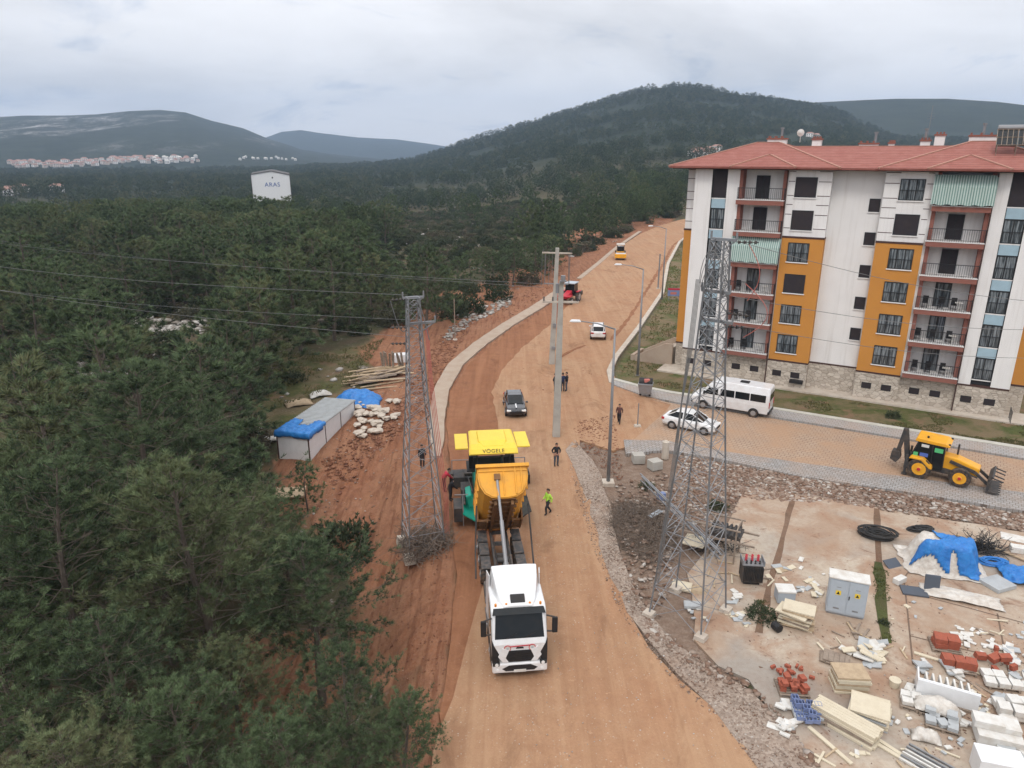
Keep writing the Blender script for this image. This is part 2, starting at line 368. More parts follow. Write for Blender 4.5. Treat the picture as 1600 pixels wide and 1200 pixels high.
def pavers(name, c1, c2, mort, sc, rot, dust=.5):
    t = NT(name); co = t.coord('world', (1, 1, 1), rot); b = t.N.new('ShaderNodeTexBrick'); t.L.new(co, b.inputs['Vector'])
    b.inputs['Color1'].default_value = (*c1, 1); b.inputs['Color2'].default_value = (*c2, 1); b.inputs['Mortar'].default_value = (*mort, 1)
    b.inputs['Scale'].default_value = sc; b.inputs['Mortar Size'].default_value = .03; b.inputs['Brick Width'].default_value = .5; b.inputs['Row Height'].default_value = .5
    n = t.noise(co, .35, 6, .65, .4); q = t.mix(t.rng(n, .4, .68, 0, dust), b.outputs[0], (.40, .25, .155))
    t.col(q).set(rough=.85); t.bump(b.outputs['Fac'], -.5, .02); return t.mat
M['street'] = pavers('interlocking_pavers', (.36, .26, .19), (.40, .30, .22), (.22, .13, .085), 1.3, R(32), .95)
M['streetgrey'] = pavers('grey_pavers', (.27, .26, .25), (.34, .33, .32), (.15, .12, .1), 1.6, R(32), .35)
M['sidewalk'] = pavers('sidewalk_slabs', (.33, .32, .31), (.38, .36, .35), (.22, .2, .18), 1.5, R(32), .35)
M['kerb'] = paint('kerb_stone', (.52, .50, .44), .85, dirt=.5, scale=1.0)
M['redearth'] = soil('loose_red_earth', (.22, .095, .055), (.29, .14, .09), (.15, .065, .04), .6, .9)
def ground():
    t = NT('terrain'); co = t.coord('world'); n1 = t.noise(co, .25, 6, .65, .5); n2 = t.noise(co, 1.6, 6, .65); n3 = t.noise(co, 8, 4, .7)
    fl = t.mix(t.rng(n1, .35, .65), (.10, .075, .05), (.065, .072, .035)); fl = t.mix(t.rng(n2, .5, .7, 0, .6), fl, (.14, .10, .07))
    rk = t.math('MULTIPLY', t.rng(n2, .60, .68), t.rng(n1, .50, .58)); fl = t.mix(rk, fl, (.42, .40, .37))
    rd = t.mix(t.rng(n1, .4, .65), (.27, .118, .064), (.33, .17, .10)); rd = t.mix(t.rng(n2, .42, .7, 0, .7), rd, (.165, .066, .037)); rd = t.mix(t.rng(n3, .45, .75, 0, .5), rd, (.32, .2, .14))
    track = t.noise(t.coord('world', (1.9, .16, 1), R(-50)), 1.0, 6, .6, .3); rd = t.mix(t.rng(track, .48, .64, 0, .7), rd, (.30, .155, .09)); rd = t.mix(t.rng(t.noise(t.coord('world', (2.6, .2, 1), R(-50)), 1.0, 5, .6, .2), .5, .62, 0, .55), rd, (.13, .05, .028))
    gr = t.mix(t.rng(n2, .35, .7), (.06, .085, .025), (.12, .125, .045)); gr = t.mix(t.rng(n1, .40, .56, 0, .95), gr, (.21, .155, .095)); gr = t.mix(t.rng(t.noise(co, .6, 5, .6), .54, .64, 0, .8), gr, (.25, .15, .10)); gr = t.mix(t.rng(n3, .4, .8, 0, .5), gr, (.05, .06, .025))
    rb = t.mix(t.rng(n2, .38, .68), (.22, .15, .11), (.30, .23, .18)); rb = t.mix(t.rng(n3, .4, .7, 0, .6), rb, (.13, .09, .07))
    fr = t.mix(t.rng(t.noise(co, .02, 8, .7), .35, .65), (.018, .027, .018), (.034, .044, .028))
    sc_ = t.coord('world', (1, .3, 3)); r2 = t.math('MULTIPLY', t.rng(t.noise(sc_, .013, 9, .9, .6), .50, .60), t.rng(t.noise(sc_, .0026, 3, .6), .50, .58)); r3 = t.math('MULTIPLY', r2, t.attr('scree')); fr = t.mix(r3, fr, (.34, .33, .33))
    q = t.mix(t.attr('far'), fl, fr); q = t.mix(t.attr('rubble'), q, rb); q = t.mix(t.attr('grass'), q, gr); q = t.mix(t.attr('red'), q, rd)
    t.col(q).set(rough=.95, spec=.1); t.bump(t.math('ADD', n2, t.math('MULTIPLY', n3, .4)), .7, .2); return t.mat
M['ground'] = ground()
def stonewall():
    t = NT('stone_cladding'); co = t.coord('obj', (1, 1, 1.8)); v = t.N.new('ShaderNodeTexVoronoi'); v.inputs['Scale'].default_value = 2.2; t.L.new(co, v.inputs['Vector'])
    bw = t.N.new('ShaderNodeRGBToBW'); t.L.new(v.outputs['Color'], bw.inputs[0]); e = t.vor(co, 2.2, 'DISTANCE_TO_EDGE')
    a = t.mix(bw.outputs[0], (.40, .34, .28), (.64, .57, .49)); a = t.mix(t.rng(e, .05, .02), a, (.32, .27, .22)); t.col(a).set(rough=.9); t.bump(t.rng(e, 0, .1), .6, .04); return t.mat
M['stone'] = stonewall()
def tiles():
    t = NT('clay_roof_tiles'); co = t.coord('obj'); sx = t.N.new('ShaderNodeSeparateXYZ'); t.L.new(co, sx.inputs[0])
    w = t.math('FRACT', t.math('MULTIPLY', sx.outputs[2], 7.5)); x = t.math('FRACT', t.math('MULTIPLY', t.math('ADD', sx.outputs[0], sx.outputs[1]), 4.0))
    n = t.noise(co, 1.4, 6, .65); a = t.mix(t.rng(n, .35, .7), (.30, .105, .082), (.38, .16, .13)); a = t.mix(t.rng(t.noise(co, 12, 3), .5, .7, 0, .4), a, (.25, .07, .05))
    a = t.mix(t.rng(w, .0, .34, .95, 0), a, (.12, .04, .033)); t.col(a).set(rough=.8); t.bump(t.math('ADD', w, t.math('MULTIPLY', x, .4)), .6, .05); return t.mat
M['tiles'] = tiles()
def render_wall():
    t = NT('white_render'); co = t.coord('obj'); n = t.noise(co, .4, 5, .6); s_ = t.noise(t.coord('obj', (2.6, 2.6, .12)), 1.0, 5, .65)
    a = t.mix(t.rng(n, .4, .7, 0, .5), (.80, .785, .77), (.70, .68, .66)); a = t.mix(t.rng(s_, .5, .72, 0, .55), a, (.60, .57, .54)); t.col(a).set(rough=.85); return t.mat
M['wallwhite'] = render_wall()
M['wallorange'] = paint('ochre_render', (.56, .25, .055), .85, dirt=.4, dirtc=(.47, .20, .045), scale=.5)
M['brownband'] = paint('brown_fascia', (.27, .11, .085), .8, dirt=.4)
M['darkbrown'] = paint('dark_brown_trim', (.07, .035, .03), .7, dirt=.3)
M['bluepanel'] = paint('pale_blue_panel', (.36, .50, .58), .5, dirt=.3)
M['frame'] = paint('anthracite_frame', (.025, .027, .03), .5, dirt=.2)
M['shutter'] = paint('dark_shutter', (.03, .024, .028), .6, dirt=.3)
def curtains():
    t = NT('curtained_glass'); co = t.coord('obj'); sx = t.N.new('ShaderNodeSeparateXYZ'); t.L.new(co, sx.inputs[0])
    n = t.noise(t.coord('obj', (9, 1, .6)), 1.0, 3); a = t.mix(t.rng(n, .4, .62), (.045, .055, .062), (.24, .27, .29)); t.col(a).set(rough=.12, spec=.7); return t.mat
M['pane'] = curtains()
def foliage(name, c1, c2, c3):
    t = NT(name); r = t.rand(); n = t.noise(t.coord('world'), .9, 3, .6)
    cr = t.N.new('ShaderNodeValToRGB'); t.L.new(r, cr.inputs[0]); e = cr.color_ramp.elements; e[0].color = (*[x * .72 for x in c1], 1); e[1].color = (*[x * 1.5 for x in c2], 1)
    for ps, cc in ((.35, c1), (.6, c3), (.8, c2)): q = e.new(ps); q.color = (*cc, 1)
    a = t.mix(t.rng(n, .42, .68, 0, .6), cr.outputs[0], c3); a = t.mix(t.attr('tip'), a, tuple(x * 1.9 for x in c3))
    t.col(a).set(rough=.85, spec=.06); return t.mat
M['pine'] = foliage('pine_needles', (.064, .088, .052), (.122, .124, .066), (.098, .134, .066))
M['pinefar'] = foliage('distant_pine', (.052, .075, .050), (.104, .108, .066), (.077, .10, .061))
M['shrub'] = foliage('scrub_leaves', (.064, .080, .046), (.13, .11, .08), (.09, .105, .062))
M['bark'] = paint('pine_bark', (.13, .105, .085), .95, dirt=.6, dirtc=(.06, .045, .035), scale=4, bump=.6)
M['twig'] = paint('dry_brush', (.17, .135, .11), .95, dirt=.5, scale=4)
def tinted(name, c1, c2, c3):
    t = NT(name); co = t.coord('obj'); f = t.attr('tip'); q = t.mix(t.rng(f, .2, .8), c1, c2); q = t.mix(t.rng(f, .8, 1.0), q, c3); q = t.mix(t.rng(t.noise(co, .6, 4), .45, .7, 0, .6), q, c1); t.col(q).set(rough=.95, spec=.1); return t.mat
M['limestone'] = tinted('limestone_rock', (.26, .23, .20), (.42, .40, .37), (.56, .54, .51))
M['rubble'] = tinted('broken_rubble', (.20, .125, .09), (.34, .27, .22), (.52, .49, .45))
M['cable'] = paint('black_cable', (.03, .03, .03), .6, dirt=.3)
M['wire'] = paint('aluminium_wire', (.20, .20, .20), .5, .3, dirt=.2)
M['redcable'] = paint('red_cable', (.52, .17, .14), .6, dirt=.3)
M['skin'] = paint('skin', (.42, .24, .17), .6, dirt=.2)
# ================= ground, roads, yard =================
def jitter(poly, amp, step=1.2, seed=1):
    out = []; n = len(poly); rr = random.Random(seed)
    for i in range(n):
        a = Vector(poly[i]); b = Vector(poly[(i + 1) % n]); k = max(1, int((b - a).length / step))
        for j in range(k):
            p = a.lerp(b, j / k); s_ = amp * min(1.0, (b - a).length / 2)
            out.append((p.x + rr.uniform(-s_, s_), p.y + rr.uniform(-s_, s_)))
    return out
SHEETS = []
def sheet(name, poly, m, off, cell=1.0, amp=0.0, skirt=0.25, follow=True, rough=0.0, label=None, kind='structure', seed=1):
    if amp: poly = jitter(poly, amp, seed=seed)
    bm = bmesh.new(); vs = [bm.verts.new((x, y, 0)) for x, y in poly]; bm.faces.new(vs)
    xs = [p[0] for p in poly]; ys = [p[1] for p in poly]
    x = math.floor(min(xs)); 
    while x < max(xs): bmesh.ops.bisect_plane(bm, geom=bm.verts[:] + bm.edges[:] + bm.faces[:], plane_co=(x, 0, 0), plane_no=(1, 0, 0)); x += cell * (1 if x < 60 else 4)
    y = math.floor(min(ys)); 
    while y < max(ys): bmesh.ops.bisect_plane(bm, geom=bm.verts[:] + bm.edges[:] + bm.faces[:], plane_co=(0, y, 0), plane_no=(0, 1, 0)); y += cell * (1 if y < 110 else 4)
    bmesh.ops.triangulate(bm, faces=[f for f in bm.faces if len(f.verts) > 4])
    X = np.array([v.co.x for v in bm.verts]); Y = np.array([v.co.y for v in bm.verts])
    Z = hgt(X, Y) * (1 - ss((2.5 - (xe(Y) - X)) / 2)) if not follow else np.maximum(hgt(X, Y), -.02)
    if follow == 'raw': Z = hgt(X, Y)
    if rough: Z = Z + (fbm(X / 1.3, Y / 1.3, 3, 21) - .5) * rough
    for v, z in zip(bm.verts, Z): v.co.z = float(z) + off
    if skirt:
        be = [e for e in bm.edges if e.is_boundary]; r_ = bmesh.ops.extrude_edge_only(bm, edges=be)
        for v in [g for g in r_['geom'] if isinstance(g, bmesh.types.BMVert)]: v.co.z -= skirt
    bmesh.ops.recalc_face_normals(bm, faces=bm.faces)
    me = bpy.data.meshes.new(name); bm.to_mesh(me); bm.free(); me.materials.append(m)
    for p in me.polygons: p.use_smooth = False
    o = bpy.data.objects.new(name, me); COL.objects.link(o); tag(o, label, None, None, kind); SHEETS.append(poly); return o
RED_R = [(985, 432), (930, 470), (870, 507), (822, 545), (790, 578), (776, 615), (782, 655), (792, 720), (790, 800), (768, 880), (750, 960), (722, 1060), (700, 1160)]
RED_L = [(688, 1150), (692, 1080), (704, 1000), (712, 900), (708, 800), (702, 720), (697, 660), (704, 612), (735, 567), (790, 524), (845, 490), (875, 466), (905, 448)]
red_poly = GP(RED_L + [(945, 440)] + RED_R)
tan_left = [(650, 1320), (690, 1140), (716, 1050), (742, 960), (762, 880), (784, 800), (786, 720), (775, 655), (769, 615), (783, 580), (815, 546), (862, 506), (895, 470), (900, 445), (925, 420), (960, 392), (1000, 366), (1030, 353), (1062, 344), (1100, 338)]
tan_right = [(1200, 336), (1120, 350), (1082, 362), (1062, 376), (1042, 410), (1036, 455), (1000, 512), (964, 560), (956, 582), (962, 598), (1000, 618), (1050, 633), (1040, 700), (978, 700), (958, 705), (905, 690), (900, 720), (925, 790), (942, 860), (960, 910), (988, 965), (1015, 1015), (1062, 1062), (1122, 1112), (1172, 1160), (1205, 1200), (1280, 1320)]
tan_poly = GP(tan_left + tan_right)
gr_poly = GP([(898, 688), (918, 712), (940, 745), (952, 790), (965, 860), (988, 915), (1020, 972), (1060, 1012), (1110, 1046), (1170, 1082), (1215, 1126), (1262, 1180), (1350, 1320), (1230, 1320), (1190, 1210), (1150, 1160), (1112, 1108), (1060, 1056), (1014, 1006), (982, 958), (955, 905), (938, 855), (920, 792), (900, 740), (885, 705)])
street_poly = GP([(978, 700), (1040, 645), (1048, 634), (1010, 624), (1060, 634), (1120, 642), (1200, 655), (1400, 688), (1600, 722), (1900, 775), (1900, 850), (1600, 775), (1430, 752), (1250, 728), (1120, 708), (1040, 693)])
edge_poly = GP([(975, 690), (1040, 691), (1120, 706), (1250, 726), (1430, 750), (1600, 773), (1900, 826), (1900, 872), (1600, 802), (1430, 774), (1250, 747), (1120, 719), (1040, 706), (978, 712)])
walk_poly = GP([(962, 596), (1000, 607), (1050, 617), (1120, 627), (1200, 641), (1400, 673), (1600, 705), (1900, 755), (1900, 772), (1600, 720), (1400, 686), (1200, 653), (1120, 640), (1058, 632), (1000, 619), (957, 603)])
kerb_top = GP([(960, 594), (1000, 605), (1050, 615), (1120, 625), (1200, 638.5), (1400, 670.5), (1600, 702), (1900, 751), (1900, 756), (1600, 706), (1400, 674), (1200, 641.6), (1120, 628), (1050, 618), (1000, 608), (959, 597)])
yard_poly = GP([(1172, 762), (1300, 782), (1450, 808), (1700, 850), (2300, 1000), (2300, 1320), (1330, 1320), (1262, 1190), (1205, 1120), (1165, 1062), (1120, 1040), (1085, 1000), (1080, 900), (1130, 830), (1150, 790)])
sheet('red_base_lane', red_poly, M['redlane'], .05, 1.0, .10, seed=2, rough=.10)
sheet('dirt_road', tan_poly, M['road'], .10, 1.0, .12, seed=3, rough=.09)
sheet('gravel_shoulder', gr_poly, M['gravel'], .11, .6, .10, rough=.12, seed=4)
sheet('paved_street', street_poly, M['street'], .13, 2.0)
sheet('street_edge', edge_poly, M['streetgrey'], .16, 2.0, .03)
sheet('sidewalk', walk_poly, M['sidewalk'], .20, 2.0)
sheet('kerb', kerb_top, M['kerb'], .25, 3.0)
sheet('concrete_yard', yard_poly, M['yard'], .05, 1.0, .2, seed=6)
def ribbon(pts, w, zoff=0.0):
    P = [Vector(G(*p)) for p in pts]; L_ = []; R_ = []
    for i, p in enumerate(P):
        d = (P[min(i + 1, len(P) - 1)] - P[max(i - 1, 0)]).normalized(); n = Vector((-d.y, d.x)); ww = w[i] if isinstance(w, list) else w
        L_.append(tuple(p + n * ww / 2)); R_.append(tuple(p - n * ww / 2))
    return L_ + R_[::-1]
sheet('kerb', ribbon([(683, 715), (683, 690), (683, 650), (690, 610), (712, 570), (750, 538), (795, 507), (840, 480), (866, 462), (882, 450)], [.5, 1.0, 1.3, 1.5, 1.6, 1.7, 1.7, 1.8, 1.8, 1.5]), M['kerbpale'], .14, 1.0, .05)
sheet('kerb', ribbon([(905, 436), (935, 412), (965, 386), (1000, 362)], .9), M['kerbpale'], .16, 2.0)
sheet('kerb', ribbon([(956, 600), (952, 582), (962, 560), (998, 513), (1035, 458), (1044, 412), (1062, 378), (1085, 362)], .55), M['palecon'], .22, 2.0)
sheet('trench', ribbon([(1078, 366), (1052, 383), (1037, 412), (1012, 452), (987, 492), (966, 519), (955, 533)], [.4, .5, .55, .5, .5, .45, .3]), M['redlane'], .125, 1.0, .15, skirt=.02)
sheet('trench', ribbon([(915, 541), (895, 548), (872, 562)], [.3, .4, .25]), M['redlane'], .125, 1.0, .1, skirt=.02)
M['drain'] = soil('silted_drain', (.17, .10, .065), (.24, .155, .11), (.12, .085, .055), .3)
sheet('drain_strip', ribbon([(1240, 772), (1228, 820), (1212, 880), (1196, 945), (1186, 990)], .30), M['drain'], .062, 1.0, .08, skirt=0)
sheet('drain_strip', ribbon([(1370, 796), (1371, 850), (1373, 880)], .34), M['drain'], .062, 1.0, .04, skirt=0)
M['moss'] = soil('weedy_strip', (.06, .07, .025), (.09, .10, .035), (.10, .075, .045), .1)
sheet('drain_strip', ribbon([(1373, 880), (1377, 940), (1384, 1005)], .46), M['moss'], .064, .6, .1, skirt=0, rough=.05)
M['joint'] = paint('slab_joint', (.16, .11, .08), .9)
for pts in ([(1412, 925), (1500, 948), (1600, 975), (1760, 1020)], [(1412, 905), (1418, 960), (1426, 1040)], [(1422, 995), (1500, 1015), (1700, 1062)], [(1558, 960), (1575, 1050)], [(1430, 880), (1412, 905)]):
    sheet('slab_joint', ribbon(pts, .07), M['joint'], .060, 2.0, 0, skirt=0)
M['path'] = soil('worn_verge_path', (.36, .26, .19), (.40, .32, .26), (.28, .2, .15), .3)
sheet('building_apron', [tuple(Vector((17.2, 70.2)) + Vector((.869, -.494)) * s + Vector((.494, .869)) * n) for s, n in ((-2.2, -1.0), (12.4, -1.0), (12.4, -.9), (30, -1.0), (30, 2), (-2.2, 2))], M['palecon'], .14, 2.0)

# terrain mesh: polar, dense where the camera looks
az = np.concatenate([np.arange(-180, -58, 6.0), np.arange(-58, -46, .8), np.arange(-46, 46, .2), np.arange(46, 58, .8), np.arange(58, 180, 6.0)])
az = np.radians(az); rr = [2.0]
while rr[-1] < 5500: rr.append(rr[-1] * (1.0125 if 18 < rr[-1] < 1400 else 1.02))
rr = np.array(rr); AZ, RR = np.meshgrid(az, rr, indexing='ij'); X = RR * np.sin(AZ); Y = RR * np.cos(AZ)
Z = hgt(X, Y); d_edge = xe(Y) - X
for pl in SHEETS:
    if len(pl) < 24: continue
    cx = [p[0] for p in pl]; cy = [p[1] for p in pl]; m = (X > min(cx)) & (X < max(cx)) & (Y > min(cy)) & (Y < max(cy))
    if m.any():
        ins = np.zeros(X.shape, bool); ins[m] = in_poly(X[m], Y[m], pl); Z = np.where(ins & (Z > -.3), Z - .12, Z)
def soft(poly, w=1.2):
    a = in_poly(X, Y, poly).astype(float)
    j = (fbm(X / 2.2, Y / 2.2, 3, 31) - .5) * 2 * w; b = in_poly(X + j, Y + j, poly).astype(float); c = in_poly(X - j * .5, Y + j, poly).astype(float)
    return (a + b + c) / 3
red_zone = GP([(715, 1400), (560, 1400), (640, 1150), (590, 1060), (545, 960), (545, 860), (510, 800), (430, 760), (425, 700), (470, 660), (560, 640), (600, 590), (560, 560), (600, 520), (650, 470), (760, 440), (860, 400), (900, 340), (1060, 330), (1040, 370), (700, 640), (720, 900)], -.6)
cut_zone = GP([(845, 430), (870, 390), (930, 372), (960, 385), (900, 440), (860, 470), (820, 470)])
grass_zone = GP([(962, 575), (1033, 472), (1045, 410), (1062, 385), (1200, 370), (1220, 500), (2000, 600), (2000, 800), (1600, 712), (1200, 650), (1000, 615), (960, 602)])
rub_zone = GP([(895, 680), (1000, 700), (1060, 700), (1250, 735), (1430, 760), (1700, 815), (1700, 880), (1450, 830), (1300, 800), (1180, 790), (1160, 1080), (1300, 1250), (1220, 1250), (1000, 1000), (940, 800)])
ra = np.maximum(soft(red_zone, 2.0), soft(cut_zone, 2.0)) * (RR < 300)
ra = np.maximum(ra, (np.exp(-((X + 12) ** 2 + (Y - 29) ** 2) / 14) > .35) * .8 * (Y < 40))
far_red = ss((3.5 - np.abs(d_edge - 3)) / 3) * (Y > 120) * (Y < 240) * .8; ra = np.maximum(ra, far_red)
gr_ = soft(grass_zone, .8) * (RR < 200); rb_ = soft(rub_zone, .5) * (RR < 90)
open_left = GP([(420, 560), (560, 540), (600, 520), (560, 620), (430, 660), (380, 620)]); gr_ = np.maximum(gr_, soft(open_left, 2.0) * .7)
far_ = ss((RR - 320) / 380); scree = (AZ < R(3)) * ss((RR - 1500) / 300) * (RR < 3200) * ss((Z + 0) / 60)
nA, nR = X.shape; idx = np.arange(nA * nR).reshape(nA, nR)
wrap = np.vstack([idx, idx[:1]]); q = np.stack([wrap[:-1, :-1], wrap[1:, :-1], wrap[1:, 1:], wrap[:-1, 1:]], -1).reshape(-1, 4)[:, ::-1]
g = npmesh('ground', np.stack([X, Y, Z], -1).reshape(-1, 3), q, M['ground'], smooth=True, attrs={'red': ra.ravel(), 'grass': gr_.ravel(), 'rubble': rb_.ravel(), 'far': far_.ravel(), 'scree': scree.ravel()})
tag(g, kind='structure')

# ================= vegetation =================
rng = np.random.default_rng(5)
def leaves(cent, dirs, ln, wd, k, spread, seed):
    """k thin needle triangles bursting from each centre; returns verts, tris, centre index"""
    rg = np.random.default_rng(seed); n = len(cent); c = np.repeat(cent, k, 0); d = np.repeat(dirs, k, 0)
    v = rg.normal(size=(n * k, 3)); v /= np.linalg.norm(v, axis=1, keepdims=True); d = d + v * spread; d /= np.linalg.norm(d, axis=1, keepdims=True)
    w = np.cross(d, rg.normal(size=(n * k, 3))); w /= np.linalg.norm(w, axis=1, keepdims=True) + 1e-9
    L_ = ln * rg.uniform(.7, 1.25, (n * k, 1)); W_ = wd * rg.uniform(.7, 1.2, (n * k, 1))
    a = c + w * W_; b = c - w * W_; e = c + d * L_
    V = np.stack([a, b, e], 1).reshape(-1, 3); T = np.arange(len(V)).reshape(-1, 3); return V, T, np.repeat(np.arange(n), k)
def pine_mesh(seed, h, nb, tuft, k, ln, wd, crown0=.22, spread=.75, wide=.27):
    """returns (wood mesh, crown mesh): whorled limbs with needle tufts gathered at the twig ends"""
    rg = np.random.default_rng(seed); mb = MB(); lean = rg.uniform(-.05, .05, 2)
    def tp(t): return np.array([lean[0] * h * t * t + .12 * math.sin(t * 5 + seed), lean[1] * h * t * t + .1 * math.sin(t * 6 + 1), h * t])
    mb.tube([tuple(tp(t)) for t in np.linspace(-.04, 1, 9)], [h * .019 * (1 - t) + .015 for t in np.linspace(0, 1, 9)], 6)
    C_ = []; D_ = []; tip = []
    for i in range(nb):
        t = crown0 + (1 - crown0) * ((i + rg.uniform(0, 1)) / nb) ** .85; t = min(t, .99); a = i * 2.4 + rg.uniform(-.5, .5)
        prof = (math.sin(min(1, (1 - t) / (1 - crown0) * 1.25) * math.pi / 2)) ** .8 * (.55 + .45 * min(1, (t - crown0) / .18))
        Lb = h * wide * prof * rg.uniform(.6, 1.25) + .25; up = .10 + .65 * t + rg.uniform(-.1, .15)
        p0 = tp(t); dr = np.array([math.cos(a), math.sin(a), up]); dr /= np.linalg.norm(dr); pts = [p0]
        for j in range(1, 4): pts.append(p0 + dr * Lb * j / 3 + np.array([0, 0, -.04 * Lb * math.sin(j)]) + rg.normal(size=3) * .05 * Lb)
        mb.tube([tuple(p) for p in pts], [.028 * (1.3 - t), .02 * (1.2 - t), .013, .006], 4, False)
        nt_ = max(3, int(tuft * (Lb / (h * wide)) ** 1.1))
        nsub = max(2, int(nt_ / 9))
        subs = []
        for j in range(nsub):
            s0 = rg.uniform(.3, 1); pb = pts[0] + (pts[3] - pts[0]) * s0; sd = dr + rg.normal(size=3) * .55 + np.array([0, 0, .25]); sd /= np.linalg.norm(sd); sl_ = Lb * .34 * rg.uniform(.5, 1.2)
            subs.append((pb, sd, sl_))
            if k > 5: mb.tube([tuple(pb), tuple(pb + sd * sl_)], [.009, .004], 3, False)
        for j in range(nt_):
            pb, sd, sl_ = subs[rg.integers(nsub)]; f = rg.uniform(.1, 1.05) ** .6
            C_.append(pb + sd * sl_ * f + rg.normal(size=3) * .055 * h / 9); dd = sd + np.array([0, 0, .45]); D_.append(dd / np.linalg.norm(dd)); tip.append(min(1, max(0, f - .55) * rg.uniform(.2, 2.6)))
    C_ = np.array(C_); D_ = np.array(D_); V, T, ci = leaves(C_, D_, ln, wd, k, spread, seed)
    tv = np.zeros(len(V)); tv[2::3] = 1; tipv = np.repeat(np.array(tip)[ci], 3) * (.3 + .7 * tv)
    return mb, V, T, tipv
KINDS = {}
def reg(kind, seed, h, **k):
    mb, V, T, tipv = pine_mesh(seed, h, **k)
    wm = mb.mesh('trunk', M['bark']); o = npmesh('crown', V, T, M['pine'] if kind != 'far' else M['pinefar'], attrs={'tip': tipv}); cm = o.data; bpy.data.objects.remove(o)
    KINDS.setdefault(kind, []).append((wm, cm, h))
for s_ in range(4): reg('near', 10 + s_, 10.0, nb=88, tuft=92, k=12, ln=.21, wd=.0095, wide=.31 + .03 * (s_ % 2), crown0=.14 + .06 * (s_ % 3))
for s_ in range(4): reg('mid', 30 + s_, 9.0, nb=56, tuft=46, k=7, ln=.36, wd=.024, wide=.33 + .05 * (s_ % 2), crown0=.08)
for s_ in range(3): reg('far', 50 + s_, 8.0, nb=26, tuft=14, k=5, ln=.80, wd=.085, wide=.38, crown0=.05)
def bush_mesh(seed, n, r, h, ln, wd, k=3):
    rg = np.random.default_rng(seed); v = rg.normal(size=(n, 3)); v /= np.linalg.norm(v, axis=1, keepdims=True); v[:, 2] = np.abs(v[:, 2])
    lob = 1 + .35 * np.sin(v[:, 0] * 5 + seed) * np.cos(v[:, 1] * 4 + seed * 2) + .15 * rg.normal(size=n); c = v * lob[:, None] * np.array([r, r, h]) * rg.uniform(.55, 1, (n, 1)) ** .4
    V, T, ci = leaves(c, v, ln, wd, k, .9, seed); return V, T
def bush_obj(seed, name='leaves', **k):
    V, T = bush_mesh(seed, **k); o = npmesh(name, V, T, M['shrub'], attrs={'tip': np.zeros(len(V))}); return o
BUSH = []
for s_ in range(3):
    o = bush_obj(70 + s_, n=620, r=1.0, h=.85, ln=.17, wd=.045); BUSH.append(o.data); bpy.data.objects.remove(o)

PROT = [(405, 640), (412, 700), (432, 770), (480, 775), (520, 850), (560, 900), (585, 1000), (640, 1100), (655, 1200), (1400, 1300), (1400, 300), (1085, 322), (1040, 345), (980, 362), (930, 374), (880, 400), (850, 440), (800, 470), (730, 500), (600, 540), (540, 570), (470, 600)]
ROCKY = GPT([(440, 452), (700, 425), (840, 375), (1000, 330), (980, 312), (800, 318), (560, 335), (430, 370)])
BARE = GP([(395, 690), (420, 760), (470, 800), (560, 780), (640, 560), (640, 520), (560, 540), (440, 580)], -1.5)
GLADES = [[(10, 545), (30, 600), (250, 606), (260, 575), (150, 545)], [(200, 470), (215, 520), (330, 530), (330, 480)], [(600, 395), (640, 412), (760, 385), (900, 350), (990, 326), (860, 316), (640, 330)]]
houses_keep = [(-129.7, 401.1, 26)]
rnd2 = random.Random(4)
def tree_ok(x, y, h):
    if in_poly([x], [y], BARE)[0]: return False
    if xe(y) - x < (3.2 if y < 70 else 5.0) and y < 260 and x < 80: return False
    z = hz(x, y); r = math.hypot(x, y)
    if r < 260:
        for f, rad in ((.98, .03), (.75, .12), (.45, .22), (.05, 0)):
            for sgn in (-1, 0, 1):
                p = proj(x + sgn * rad * h, y, z + h * f)
                if in_poly([p[0]], [p[1]], PROT)[0]: return False
                if any(in_poly([p[0]], [p[1]], g_)[0] for g_ in GLADES) and rnd2.random() < .8: return False
    if y < 230 and x > xe(y) - 4: return False
    return True
spots = []; cellmap = {}
def put(x, y, h, sep):
    key = (int(x // 6), int(y // 6))
    for i in (-1, 0, 1):
        for j in (-1, 0, 1):
            for (a, b) in cellmap.get((key[0] + i, key[1] + j), ()):
                if (a - x) ** 2 + (b - y) ** 2 < sep * sep: return False
    if not tree_ok(x, y, h): return False
    cellmap.setdefault(key, []).append((x, y)); spots.append((x, y, h)); return True
